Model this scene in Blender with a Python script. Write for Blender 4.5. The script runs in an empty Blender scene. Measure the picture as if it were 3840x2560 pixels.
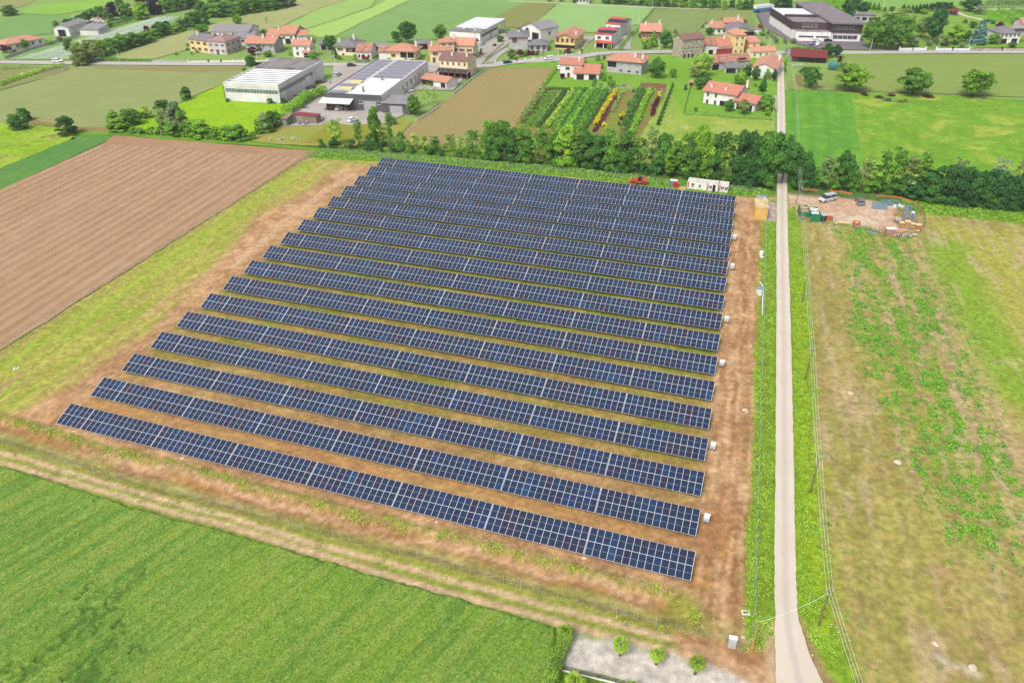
import bpy, bmesh, math, random
import numpy as np
from mathutils import Vector, Matrix
random.seed(7); RNG = np.random.default_rng(7)
sc = bpy.context.scene
COL = sc.collection
# ------------------------------------------------------------------ camera, sky, sun, exposure
FPX, PITCH, ROLL, CAMZ = 2892.6, 0.5669, -0.0138, 84.46
cam_d = bpy.data.cameras.new('camera'); cam = bpy.data.objects.new('camera', cam_d); COL.objects.link(cam)
cam_d.sensor_width = 36.0; cam_d.lens = 36.0 * FPX / 3840.0; cam_d.clip_start = 0.5; cam_d.clip_end = 6000
cam.location = (0, 0, CAMZ)
cam.matrix_world = Matrix.Translation((0, 0, CAMZ)) @ Matrix.Rotation(math.pi/2 - PITCH, 4, 'X') @ Matrix.Rotation(ROLL, 4, 'Z')
sc.camera = cam
world = bpy.data.worlds.new('World'); sc.world = world; world.use_nodes = True
SUN_EL, SUN_AZ = math.radians(52), math.radians(215)     # azimuth clockwise from +Y
wn = world.node_tree.nodes; wl = world.node_tree.links
sky = wn.new('ShaderNodeTexSky'); sky.sky_type = 'NISHITA'; sky.sun_disc = False
sky.sun_elevation = SUN_EL; sky.sun_rotation = SUN_AZ; sky.air_density = 1.0; sky.dust_density = 4.0; sky.ozone_density = 1.0
hs = wn.new('ShaderNodeHueSaturation'); hs.inputs['Saturation'].default_value = 0.38; hs.inputs['Value'].default_value = 1.0
wl.new(sky.outputs[0], hs.inputs['Color']); wl.new(hs.outputs[0], wn['Background'].inputs['Color'])
wn['Background'].inputs['Strength'].default_value = 0.138
sd = bpy.data.lights.new('sun', 'SUN'); sd.energy = 1.75; sd.angle = math.radians(18); sd.color = (1, .975, .935)
sun = bpy.data.objects.new('sun', sd); COL.objects.link(sun)
sdir = Vector((math.sin(SUN_AZ)*math.cos(SUN_EL), math.cos(SUN_AZ)*math.cos(SUN_EL), math.sin(SUN_EL)))
sun.rotation_euler = sdir.to_track_quat('Z', 'Y').to_euler(); sun.location = sdir*300
sc.view_settings.view_transform = 'Standard'; sc.view_settings.look = 'None'
sc.view_settings.exposure = 0.86; sc.view_settings.gamma = 1.0
sc.cycles.max_bounces = 6; sc.cycles.diffuse_bounces = 3; sc.cycles.transparent_max_bounces = 16
try: sc.cycles.use_denoising = True
except Exception: pass
# ------------------------------------------------------------------ measuring: a photograph pixel to a point on the ground
s1, s8, s6, sk = 1000/2352, 800/2352, 600/2352, 1.63265
def _z(ox, oy, s): return lambda x, y: (ox+x*s, oy+y*s)
A, B, Cc, D, E = _z(0,0,s1), _z(800,0,s1), _z(1700,0,s1), _z(2400,0,s8), _z(3040,0,s8)
F, G, Hh, K, M = _z(1200,400,s1), _z(2100,400,s1), _z(2840,400,s1), _z(2340,640,s6), _z(2940,660,s6)
Z0, Z2, Z3, Z4, Z5, Z6, N = _z(0,500,s1), _z(0,1200,s1), _z(0,1700,1400/2352), _z(2000,1900,1100/2352), _z(2500,1000,s1), _z(2840,1700,1000/1823), _z(0,0,sk)
MW = cam.matrix_world.to_3x3()
def px(p, z=0.0):
    r = MW @ Vector(((p[0]-1920)/FPX, -(p[1]-1280)/FPX, -1.0))
    t = (z-CAMZ)/r.z
    return Vector((r.x*t, r.y*t, z))
MWi = MW.inverted()
def toimg(w):
    v = MWi @ (Vector(w)-Vector((0,0,CAMZ)))
    return (1920-v.x/v.z*FPX, 1280+v.y/v.z*FPX)
def hpx(base, top):
    g = px(base); lo, hi = 0, 60
    for _ in range(30):
        m = (lo+hi)/2
        if toimg((g.x, g.y, m))[1] > top[1]: lo = m
        else: hi = m
    return lo
def lin(v):
    v /= 255.0
    return v/12.92 if v < .04045 else ((v+.055)/1.055)**2.4
KA = 0.62
def c(r, g, b, k=KA): return (lin(r)*k, lin(g)*k, lin(b)*k, 1)
# ------------------------------------------------------------------ materials
class NT:
    def __init__(s, name):
        s.m = bpy.data.materials.new(name); s.m.use_nodes = True
        s.t = s.m.node_tree; s.b = s.t.nodes['Principled BSDF']; s.out = s.t.nodes['Material Output']
        s.b.inputs['Roughness'].default_value = .85; s.b.inputs['Specular IOR Level'].default_value = .2
    def n(s, typ, ins=None, **kw):
        o = s.t.nodes.new('ShaderNode'+typ)
        for k, v in kw.items(): setattr(o, k, v)
        for k, v in (ins or {}).items():
            if isinstance(v, bpy.types.NodeSocket): s.t.links.new(v, o.inputs[k])
            else: o.inputs[k].default_value = v
        return o
    def noise(s, vec, scale, detail=3, rough=.55, dist=0.0):
        return s.n('TexNoise', {'Vector': vec, 'Scale': scale, 'Detail': detail, 'Roughness': rough, 'Distortion': dist}).outputs[0]
    def math(s, op, a, b=0.0, c_=None, clamp=False):
        o = s.n('Math', {0: a, 1: b}, operation=op, use_clamp=clamp)
        if c_ is not None:
            if isinstance(c_, bpy.types.NodeSocket): s.t.links.new(c_, o.inputs[2])
            else: o.inputs[2].default_value = c_
        return o.outputs[0]
    def ss(s, v, lo, hi, a=0.0, b=1.0):
        return s.n('MapRange', {0: v, 1: lo, 2: hi, 3: a, 4: b}, interpolation_type='SMOOTHSTEP').outputs[0]
    def mix(s, f, a, b, bt='MIX'):
        o = s.n('Mix', {0: f}, data_type='RGBA', blend_type=bt)
        for i, v in ((6, a), (7, b)):
            if isinstance(v, bpy.types.NodeSocket): s.t.links.new(v, o.inputs[i])
            else: o.inputs[i].default_value = v if len(v) == 4 else (*v, 1)
        return o.outputs[2]
    def pos(s): return s.n('NewGeometry').outputs['Position']
    def bump(s, h, strength=.5, dist=.1):
        o = s.n('Bump', {'Height': h, 'Strength': strength, 'Distance': dist}); s.t.links.new(o.outputs[0], s.b.inputs['Normal'])
    def col(s, v):
        if isinstance(v, bpy.types.NodeSocket): s.t.links.new(v, s.b.inputs['Base Color'])
        else: s.b.inputs['Base Color'].default_value = v
        return s.m
_MC = {}
def plain(name, col, rough=.7, var=.12, scale=1.5, metal=0.0, spec=.3, bump=0):
    """painted / plastered / metal surface with soft wear"""
    key = (name,)
    if key in _MC: return _MC[key]
    t = NT(name); p = t.n('TexCoord').outputs['Object']
    n1 = t.noise(p, scale, 4); n2 = t.noise(p, scale*7, 3)
    f = t.math('ADD', t.math('MULTIPLY', n1, .7), t.math('MULTIPLY', n2, .3))
    k = t.ss(f, .3, .7, 1-var*1.6, 1+var*.4)
    cc = t.n('VectorMath', {0: (col[0], col[1], col[2]), 'Scale': k}, operation='SCALE').outputs[0]
    t.b.inputs['Roughness'].default_value = rough; t.b.inputs['Metallic'].default_value = metal
    t.b.inputs['Specular IOR Level'].default_value = spec
    if bump: t.bump(n2, bump, .02)
    _MC[key] = t.col(cc); return t.m
def field_mat(name, c1, c2, c3, big=30, fine=1.2, stripe=None, speck=.5, bump=.3, thr=(.42,.62), patch=None, stripe2=None):
    t = NT(name); p = t.pos()
    nb = t.noise(p, 1/big, 4, .6, .4); nf = t.noise(p, 1/fine, 4, .65); nm = t.noise(p, 1/(fine*6), 3, .6)
    cc = t.mix(t.ss(nb, .35, .65), c1, c2)
    h = nf
    def stripes(cc, h, st, stretch):
        ang, per, amt, colr = st
        r = t.n('VectorRotate', {'Vector': p, 'Angle': -ang}, rotation_type='Z_AXIS').outputs[0]
        sx = t.n('SeparateXYZ', {0: r})
        wob = t.math('MULTIPLY', t.math('SUBTRACT', t.noise(p, .25, 2), .5), per*.5)
        ph = t.math('MULTIPLY', t.math('ADD', sx.outputs[1], wob), 2*math.pi/per)
        sn = t.math('ADD', t.math('MULTIPLY', t.math('SINE', ph), .5), .5)
        # long thin streaks, never quite regular
        sv = t.n('CombineXYZ', {0: t.math('MULTIPLY', sx.outputs[0], .02), 1: t.math('MULTIPLY', sx.outputs[1], .8/per), 2: 0.0}).outputs[0]
        streak = t.noise(sv, 1.0, 4, .7)
        f = t.math('MULTIPLY', t.math('ADD', t.math('MULTIPLY', sn, .6), t.math('MULTIPLY', t.ss(streak, .35, .65), .4)), amt)
        f = t.math('MULTIPLY', f, t.ss(nm, .2, .6, .45, 1.0))
        return t.mix(f, cc, colr), t.math('SUBTRACT', h, t.math('MULTIPLY', sn, .8))
    if stripe: cc, h = stripes(cc, h, stripe, 1)
    if stripe2: cc, h = stripes(cc, h, stripe2, 1)
    cc = t.mix(t.math('MULTIPLY', t.ss(t.math('ADD', t.math('MULTIPLY', nf, .6), t.math('MULTIPLY', nm, .4)), thr[0], thr[1]), speck), cc, c3)
    if patch:   # (colour, scale, lo, hi)
        pn = t.noise(p, 1/patch[1], 5, .7, .6)
        cc = t.mix(t.ss(t.math('ADD', t.math('MULTIPLY', pn, .8), t.math('MULTIPLY', nf, .2)), patch[2], patch[3]), cc, patch[0])
    vn = t.noise(p, 6.0, 2)
    cc = t.mix(t.ss(vn, .3, .7, 0, .22), cc, (0, 0, 0, 1), 'MIX')
    if bump: t.bump(h, bump, .15)
    t.b.inputs['Roughness'].default_value = .95; t.b.inputs['Specular IOR Level'].default_value = .05
    return t.col(cc)
def leaf_mat():
    t = NT('foliage'); oi = t.n('ObjectInfo')
    at = t.n('Attribute', attribute_name='var')
    rn = t.ss(oi.outputs['Random'], 0, 1, .82, 1.15)
    k = t.math('MULTIPLY', rn, t.n('MapRange', {0: at.outputs['Fac'], 1: 0, 2: 1, 3: .55, 4: 1.5}).outputs[0])
    cc = t.n('VectorMath', {0: oi.outputs['Color'], 'Scale': k}, operation='SCALE').outputs[0]
    warm = t.n('VectorMath', {0: cc, 1: (1.35, 1.12, .6)}, operation='MULTIPLY').outputs[0]
    cc = t.mix(t.ss(at.outputs['Fac'], .45, 1.0, 0, .7), cc, warm)
    t.col(cc); t.b.inputs['Roughness'].default_value = .6; t.b.inputs['Specular IOR Level'].default_value = .25
    tr = t.n('BsdfTranslucent', {'Color': cc}); mx = t.n('MixShader', {0: .22, 1: t.b.outputs[0], 2: tr.outputs[0]})
    t.t.links.new(mx.outputs[0], t.out.inputs[0]); return t.m
LEAF = leaf_mat()
BARK = plain('bark', c(118,104,86), .9, .3, 6, bump=.4)
def glass_mat():
    t = NT('window_glass'); t.b.inputs['Roughness'].default_value = .08; t.b.inputs['Specular IOR Level'].default_value = .6
    return t.col((.02, .028, .035, 1))
GLASS = glass_mat()
def tile_mat(name, c1, c2, c3, mott=.35):
    """roof tiles: courses and rolls in the surface, mottled by weather"""
    t = NT(name); uv = t.n('UVMap').outputs[0]
    v1 = t.n('TexVoronoi', {'Vector': t.n('VectorMath', {0: uv, 1: (4.0, 2.6, 1)}, operation='MULTIPLY').outputs[0], 'Scale': 1.0, 'Randomness': .25})
    nb = t.noise(uv, .45, 4, .7); nf = t.noise(uv, 3.0, 3)
    cc = t.mix(t.ss(nb, .35, .65), c1, c2)
    spv = t.n('SeparateColor', {0: v1.outputs['Color']}).outputs[0]
    cc = t.mix(t.math('MULTIPLY', t.ss(spv, .5, .95), mott), cc, c3)
    cc = t.mix(t.ss(nf, .35, .7, 0, .3), cc, (c1[0]*.4, c1[1]*.42, c1[2]*.45, 1))
    sx = t.n('SeparateXYZ', {0: uv})
    roll = t.math('SINE', t.math('MULTIPLY', sx.outputs[0], 2*math.pi/.25)); crs = t.math('FRACT', t.math('MULTIPLY', sx.outputs[1], 2.8))
    cc = t.mix(t.ss(crs, .8, 1.0, 0, .3), cc, (c1[0]*.5, c1[1]*.5, c1[2]*.5, 1))
    t.bump(t.math('ADD', roll, crs), .5, .03)
    return t.col(cc)
# ------------------------------------------------------------------ mesh builder
class MB:
    def __init__(s): s.v = []; s.f = []; s.mi = []; s.uv = []
    def quad(s, pts, mi=0, uv=None):
        i = len(s.v); s.v += [tuple(p) for p in pts]; s.f.append(tuple(range(i, i+len(pts)))); s.mi.append(mi)
        if uv is None:
            p0, p1 = Vector(pts[0]), Vector(pts[1]); ax = (p1-p0).normalized(); n = (p1-p0).cross(Vector(pts[-1])-p0)
            ay = n.cross(ax).normalized() if n.length > 1e-9 else Vector((0, 0, 1))
            uv = [((Vector(p)-p0).dot(ax), (Vector(p)-p0).dot(ay)) for p in pts]
        s.uv += uv
    def box(s, x0, x1, y0, y1, z0, z1, mi=0, M4=None, top=None):
        P = [Vector(q) for q in ((x0,y0,z0),(x1,y0,z0),(x1,y1,z0),(x0,y1,z0),(x0,y0,z1),(x1,y0,z1),(x1,y1,z1),(x0,y1,z1))]
        if M4 is not None: P = [M4 @ q for q in P]
        for k, f in enumerate(((0,1,5,4),(1,2,6,5),(2,3,7,6),(3,0,4,7),(4,5,6,7),(3,2,1,0))):
            s.quad([P[i] for i in f], top if (top is not None and k == 4) else mi)
        return s
    def bar(s, a, b, w, mi=0, h=None):
        a, b = Vector(a), Vector(b); d = b-a; L = d.length
        q = d.to_track_quat('X', 'Z').to_matrix().to_4x4(); h = h or w
        return s.box(0, L, -w/2, w/2, -h/2, h/2, mi, Matrix.Translation(a) @ q)
    def tube(s, pts, rad, n=6, mi=0, cap=True):
        pts = [Vector(p) for p in pts]; rings = []
        for i, p in enumerate(pts):
            d = (pts[min(i+1, len(pts)-1)]-pts[max(i-1, 0)]).normalized()
            q = d.to_track_quat('Z', 'Y'); r = rad[i] if isinstance(rad, (list, tuple)) else rad
            rings.append([p + q @ Vector((r*math.cos(2*math.pi*k/n), r*math.sin(2*math.pi*k/n), 0)) for k in range(n)])
        for i in range(len(rings)-1):
            for k in range(n): s.quad([rings[i][k], rings[i][(k+1)%n], rings[i+1][(k+1)%n], rings[i+1][k]], mi)
        if cap: s.quad(rings[-1], mi); s.quad(list(reversed(rings[0])), mi)
        return s
    def lathe(s, prof, n=16, mi=0, cx=0, cy=0):
        for i in range(len(prof)-1):
            (r0, z0), (r1, z1) = prof[i], prof[i+1]
            for k in range(n):
                a, b = 2*math.pi*k/n, 2*math.pi*(k+1)/n
                s.quad([(cx+r0*math.cos(a),cy+r0*math.sin(a),z0),(cx+r0*math.cos(b),cy+r0*math.sin(b),z0),(cx+r1*math.cos(b),cy+r1*math.sin(b),z1),(cx+r1*math.cos(a),cy+r1*math.sin(a),z1)], mi)
        return s
    def prism(s, prof, y0, y1, mi=0, cap=None):
        """prof in x,z (counter-clockwise seen from -y), swept in y"""
        n = len(prof)
        for i in range(n):
            a, b = prof[i], prof[(i+1)%n]
            s.quad([(a[0],y0,a[1]),(b[0],y0,b[1]),(b[0],y1,b[1]),(a[0],y1,a[1])], mi)
        cp = mi if cap is None else cap
        s.quad([(p[0],y0,p[1]) for p in reversed(prof)], cp); s.quad([(p[0],y1,p[1]) for p in prof], cp)
        return s
    def mesh(s, name, mats, weld=True):
        me = bpy.data.meshes.new(name); me.from_pydata(s.v, [], s.f)
        for m in (mats if isinstance(mats, (list, tuple)) else [mats]): me.materials.append(m)
        me.polygons.foreach_set('material_index', s.mi)
        ul = me.uv_layers.new(name='UVMap'); ul.data.foreach_set('uv', [q for u in s.uv for q in u])
        if weld:
            bm = bmesh.new(); bm.from_mesh(me); bmesh.ops.remove_doubles(bm, verts=bm.verts, dist=1e-4)
            bmesh.ops.recalc_face_normals(bm, faces=bm.faces); bm.to_mesh(me); bm.free()
        me.update(); return me
    def build(s, name, mats, parent=None, weld=True): return link(name, s.mesh(name, mats, weld), parent)
def link(name, me, parent=None, loc=None, rz=0):
    o = bpy.data.objects.new(name, me); COL.objects.link(o)
    if parent is not None: o.parent = parent
    if loc is not None: o.location = loc
    if rz: o.rotation_euler = (0, 0, rz)
    return o
def tag(o, label=None, cat=None, group=None, kind=None):
    if label: o['label'] = label
    if cat: o['category'] = cat
    if group: o['group'] = group
    if kind: o['kind'] = kind
    return o
def thing(name, label, cat, loc=(0,0,0), rz=0, group=None):
    o = bpy.data.objects.new(name, None); COL.objects.link(o); o.location = loc; o.rotation_euler = (0, 0, rz)
    o.empty_display_size = .5
    return tag(o, label, cat, group)
KIDS = {}
def copy_tree(o, parent=None, keep=True):
    q = o.copy(); COL.objects.link(q); q.parent = parent
    for ch in (KIDS.get(o.name) if o.name in KIDS else list(o.children)): copy_tree(ch, q)
    return q
ONES = ['','first','second','third','fourth','fifth','sixth','seventh','eighth','ninth','tenth','eleventh','twelfth','thirteenth','fourteenth','fifteenth','sixteenth','seventeenth','eighteenth','nineteenth']
TENS = {2:('twenty','twentieth'),3:('thirty','thirtieth'),4:('forty','fortieth'),5:('fifty','fiftieth'),6:('sixty','sixtieth'),7:('seventy','seventieth'),8:('eighty','eightieth'),9:('ninety','ninetieth')}
def nth(n):
    if n < 20: return ONES[n]
    a, b = divmod(n, 10)
    return TENS[a][1] if b == 0 else TENS[a][0]+'-'+ONES[b]
# ------------------------------------------------------------------ numpy helpers for painted ground
class VN:
    def __init__(s, seed): s.g = np.random.default_rng(seed).random((256, 256))
    def __call__(s, x, y, sc_):
        x = x/sc_+1000; y = y/sc_+1000; xi = np.floor(x).astype(int); yi = np.floor(y).astype(int)
        fx = x-xi; fy = y-yi; fx = fx*fx*(3-2*fx); fy = fy*fy*(3-2*fy); g = s.g
        a = g[xi%256, yi%256]; b = g[(xi+1)%256, yi%256]; c_ = g[xi%256, (yi+1)%256]; d = g[(xi+1)%256, (yi+1)%256]
        return (a*(1-fx)+b*fx)*(1-fy)+(c_*(1-fx)+d*fx)*fy
    def fbm(s, x, y, sc_, n=4):
        r = 0; k = 1; t = 0
        for i in range(n): r = r+k*s(x+i*17.3, y-i*9.1, sc_/2**i); t += k; k *= .55
        return r/t
vn = VN(3)
def dline(x, y, pts):
    d = np.full(x.shape, 1e9)
    for (ax, ay), (bx, by) in zip(pts[:-1], pts[1:]):
        vx, vy = bx-ax, by-ay; L = vx*vx+vy*vy+1e-9
        t = np.clip(((x-ax)*vx+(y-ay)*vy)/L, 0, 1)
        d = np.minimum(d, np.hypot(x-ax-t*vx, y-ay-t*vy))
    return d
def inpoly(x, y, pts):
    r = np.zeros(x.shape, bool); n = len(pts)
    for i in range(n):
        (ax, ay), (bx, by) = pts[i], pts[(i+1)%n]
        cnd = ((ay > y) != (by > y)) & (x < (bx-ax)*(y-ay)/((by-ay) if abs(by-ay) > 1e-9 else 1e-9)+ax)
        r ^= cnd
    return r
def sdp(x, y, pts):
    d = dline(x, y, pts+[pts[0]]); return np.where(inpoly(x, y, pts), d, -d)
def W(ps): return [(px(p).x, px(p).y) for p in ps]
def sst(v, lo, hi):
    t = np.clip((v-lo)/(hi-lo), 0, 1); return t*t*(3-2*t)
def grid_mesh(name, X, Y, Z, mask=None):
    ny, nx = X.shape; idx = np.arange(ny*nx).reshape(ny, nx)
    q = np.stack([idx[:-1,:-1], idx[:-1,1:], idx[1:,1:], idx[1:,:-1]], -1).reshape(-1, 4)
    if mask is not None:
        m = (mask[:-1,:-1] & mask[:-1,1:] & mask[1:,1:] & mask[1:,:-1]).reshape(-1); q = q[m]
    me = bpy.data.meshes.new(name); used = np.unique(q); rem = np.full(ny*nx, -1); rem[used] = np.arange(len(used)); q = rem[q]
    co = np.stack([X.reshape(-1)[used], Y.reshape(-1)[used], Z.reshape(-1)[used]], -1).astype(np.float32)
    me.vertices.add(len(used)); me.vertices.foreach_set('co', co.reshape(-1))
    me.loops.add(len(q)*4); me.loops.foreach_set('vertex_index', q.reshape(-1).astype(np.int32))
    me.polygons.add(len(q)); me.polygons.foreach_set('loop_start', (np.arange(len(q))*4).astype(np.int32))
    me.polygons.foreach_set('use_smooth', np.ones(len(q), bool))
    me.update(calc_edges=True); me.validate(); return me, used
ZL = [0.004]
def sheet(name, pts_px, mat, z, jit=.25, kind='structure', step=3.0, holes=None):
    """a field / road / yard outline measured in the photograph, laid flat on the ground with an uneven edge"""
    w = [px(p) for p in pts_px]; P = []
    for i in range(len(w)):
        a, b = w[i], w[(i+1)%len(w)]; n = max(1, min(60, int((b-a).length/step)))
        for k in range(n): P.append(a.lerp(b, k/n))
    if jit:
        P = [Vector((p.x+jit*(2*float(vn(np.array(p.x), np.array(p.y), 2.5))-1), p.y+jit*(2*float(vn(np.array(p.x+50), np.array(p.y), 2.5))-1), 0)) for p in P]
    bm = bmesh.new(); f = bm.faces.new([bm.verts.new((p.x, p.y, z)) for p in P]); f.normal_update()
    if f.normal.z < 0: f.normal_flip()
    bmesh.ops.triangulate(bm, faces=[f], ngon_method='EAR_CLIP')
    me = bpy.data.meshes.new(name); bm.to_mesh(me); bm.free(); me.materials.append(mat)
    return tag(link(name, me), kind=kind)
def ribbon(name, pts, widths, mat, z, kind='structure', jit=.06, sub=8):
    """road from a centre line in world coordinates"""
    pts = [Vector((p[0], p[1], 0)) for p in pts]; Q = []; Wd = []
    for i in range(len(pts)-1):
        p0, p1, p2, p3 = pts[max(i-1,0)], pts[i], pts[i+1], pts[min(i+2,len(pts)-1)]
        for k in range(sub):
            t = k/sub
            Q.append(.5*((2*p1)+(p2-p0)*t+(2*p0-5*p1+4*p2-p3)*t*t+(3*p1-p0-3*p2+p3)*t**3)); Wd.append(widths[i]*(1-t)+widths[i+1]*t)
    Q.append(pts[-1]); Wd.append(widths[-1]); m = MB(); L = []; R = []; run = 0; U = []
    for i, q in enumerate(Q):
        d = (Q[min(i+1,len(Q)-1)]-Q[max(i-1,0)]).normalized(); nn = Vector((-d.y, d.x, 0))
        w1 = Wd[i]/2+random.uniform(-jit, jit); w2 = Wd[i]/2+random.uniform(-jit, jit)
        L.append(q+nn*w1+Vector((0,0,z))); R.append(q-nn*w2+Vector((0,0,z)))
        if i: run += (Q[i]-Q[i-1]).length
        U.append(run)
    for i in range(len(Q)-1): m.quad([R[i], R[i+1], L[i+1], L[i]], 0, [(U[i],-Wd[i]/2),(U[i+1],-Wd[i+1]/2),(U[i+1],Wd[i+1]/2),(U[i],Wd[i]/2)])
    return tag(m.build(name, mat), kind=kind)

def ang(p, q): a, b = px(p), px(q); return math.atan2(b.y-a.y, b.x-a.x)
# ================================================================== THE GROUND
def flat(name, z, size, mat):
    m = MB(); S = size
    for a, b, c1_, d in ((-S,-S,S,44.2),(-S,261.2,S,S),(-S,44.2,-169.7,261.2),(174.2,44.2,S,261.2)): m.quad([(a,b,z),(c1_,b,z),(c1_,d,z),(a,d,z)])
    return tag(m.build(name, mat), kind='structure')
flat('terrain', -0.03, 4000, field_mat('far_grass', c(142,172,90), c(150,178,98), c(126,158,78), 60, 2.5, bump=.2))
# --- near ground: one relief sheet, its soils, grasses and gravels painted by their own outlines
GX = np.arange(-170, 175, .5); GY = np.arange(44, 262, .5)
X, Y = np.meshgrid(GX, GY)
wx = (vn.fbm(X, Y, 6)-.5); wy = (vn.fbm(X+300, Y, 6)-.5); n2 = vn.fbm(X, Y, 18); n1 = vn.fbm(X, Y, 2.2, 3)
Xw = X+wx*3.0; Yw = Y+wy*3.0
COLR = np.zeros(X.shape+(3,)); GR = np.zeros(X.shape); ST = np.zeros(X.shape); ZZ = (vn.fbm(X, Y, 5, 3)-.5)*.10
def paint(m, colr, gr=None, st=None, amt=1.0):
    m = np.clip(m, 0, 1)*amt
    for i in range(3): COLR[..., i] = COLR[..., i]*(1-m)+colr[i]*m
    if gr is not None: GR[:] = GR*(1-m)+gr*m
    if st is not None: ST[:] = ST*(1-m)+st*m
def pm(pts, soft=1.0, warp=True):
    x, y = (Xw, Yw) if warp else (X, Y)
    return sst(sdp(x, y, W(pts)), -soft, soft)
def lm(pts, hw, soft=.8, warp=.35):
    d = dline(X+wx*3*warp, Y+wy*3*warp, W(pts)); return 1-sst(d, max(hw-soft, 0), hw+soft)
def nz(lo, hi, s_=18, o=0.0): return sst(vn.fbm(X+o, Y-o, s_, 5), lo, hi)
SOIL = c(184,146,104); SOILD = c(150,108,66); SOILP = c(214,178,142); YG = c(174,166,84); GRN = c(128,156,50); OLV = c(158,140,76)
paint(np.ones(X.shape), c(128,162,56), 1.0, 0.0)
paint(nz(.45,.62,14), c(148,172,66), 1.0)
COMPOUND = [(1186,583),(2848,723),(2868,1000),(2855,1361),(2849,1600),(2837,1900),(2818,2438),(2608,2382),(2019,2225),(1309,2027),(738,1873),(106,1693),(-300,1580),(-400,1560),(0,1327),(383,1093),(787,832)]
paint(pm(COMPOUND, .5, False), SOIL, .12, .5)
paint(pm(COMPOUND, .5, False)*nz(.40,.62,7), c(208,168,122), None, None, .9)
paint(pm(COMPOUND, .5, False)*nz(.50,.64,3.5,40), c(168,126,88), None, None, .6)
# grass on the west and north-west side inside the fence
WG = [N(722,345),N(880,362),N(850,378),N(760,392),N(715,430),N(640,470),N(580,500),N(535,560),N(440,665),N(330,765),N(215,840),N(120,905),N(60,935),N(0,955),N(-300,1010),N(-300,900),N(0,805)]
mWG = pm(WG, 2.2)
def str_dir(p, q, lo, hi, o=0, w=1.3, L=14):
    a = ang(p, q); r = X*math.cos(a)+Y*math.sin(a); s_ = -X*math.sin(a)+Y*math.cos(a)
    return sst(vn.fbm(r/L+o, s_/w, 1.0, 4), lo, hi)
WD = (N(0,806), N(722,351))
paint(mWG, YG, .55, .1); paint(mWG*str_dir(*WD, .45, .6), c(160,172,72), .85, 0, .9); paint(mWG*str_dir(*WD, .5, .66, 33, 1.0, 9), c(186,182,92), .5, 0, .9)
paint(mWG*str_dir(*WD, .56, .66, 71, .8, 12), c(176,152,104), .15, .2, .8); paint(pm(COMPOUND, .5, False)*(1-mWG)*str_dir(*WD, .55, .66, 7, .7, 10)*pm([N(860,365),N(700,450),N(520,600),N(100,960),N(-200,1000),N(0,1000),N(150,1000),N(560,620),N(870,380)], 4), c(168,124,86), 0, .2, .7)
paint(mWG*lm([N(0,845),N(150,760),N(300,660),N(450,560),N(600,455),N(700,385)], 2.6, 2.5), c(160,182,66), .8, 0, .6)
for o in (0, 1.7):
    paint(lm([(Z2(300+o*16,600)),Z2(450+o*20,480),Z2(600+o*22,370),Z2(840+o*26,205),Z2(1060+o*24,70),Z0(1660+o*20,1360),Z0(1880+o*16,1200)], .38, .35, .1)*nz(.42,.54,3,5), c(156,122,80), .05, 0, .4)
    paint(lm([Z0(2352-o*30,640),Z0(2290-o*20,740),Z0(2240-o*16,830)], .4, .35, .1), c(146,106,68), .05, 0, .35)
    paint(lm([B(0,0)]+[(1200,400)], .01), SOIL)
paint(lm([K(-3900,1300),(1060,880),(1150,800),(1260,720),(1350,660)], 1.6, 1.6), c(205,170,134), .0, .3, .0)
paint(lm([(870,1000),(985,905),(1095,810),(1180,745),(1262,690),(1320,655)], 1.3, 1.3), c(214,178,142), .0, .3, .75)
paint(lm([(560,1180),(700,1070),(850,980)], 1.3, 1.5), c(200,158,118), .0, .3, .6)
# ground between and under the rows of tables
AZ_ = -.3368; UU = (math.cos(AZ_), math.sin(AZ_)); NN_ = (-math.sin(AZ_), math.cos(AZ_)); O0 = (23.7073, 70.5371)
U = (X-O0[0])*UU[0]+(Y-O0[1])*UU[1]; V = (X-O0[0])*NN_[0]+(Y-O0[1])*NN_[1]
Vw = V+wx*2; Uw = U+wy*3
inrow = sst(V, 2, 6)*sst(-V, -140.5, -138)*sst(Uw+V*.049, -112, -108)*sst(-(Uw+V*.049), -1.0, 1.5)
vr = (V % 8.381)/8.381
paint(inrow*sst(V, 10, 28), OLV, .45, .2, .85)
paint(inrow*sst(V, 25, 70), c(132,134,56), .8, .1, .85)
paint(inrow*sst(V, 75, 120), c(112,122,46), .9, 0, .8)
paint(inrow*nz(.45,.6,10,5)*sst(V, 4, 40), c(124,138,48), .9, 0, .7)
paint(inrow*np.exp(-((vr-.74)/.07)**2)*sst(-V, -75, -50)*nz(.35,.5,20), c(170,118,68), .0, .3, .8)
paint(inrow*sst(-V, -14, -6), c(182,138,90), .1, .4, .7)
paint(inrow*sst(-V, -14, -4)*nz(.45,.6,5,3), c(196,150,92), .0, .1, .7)
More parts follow.
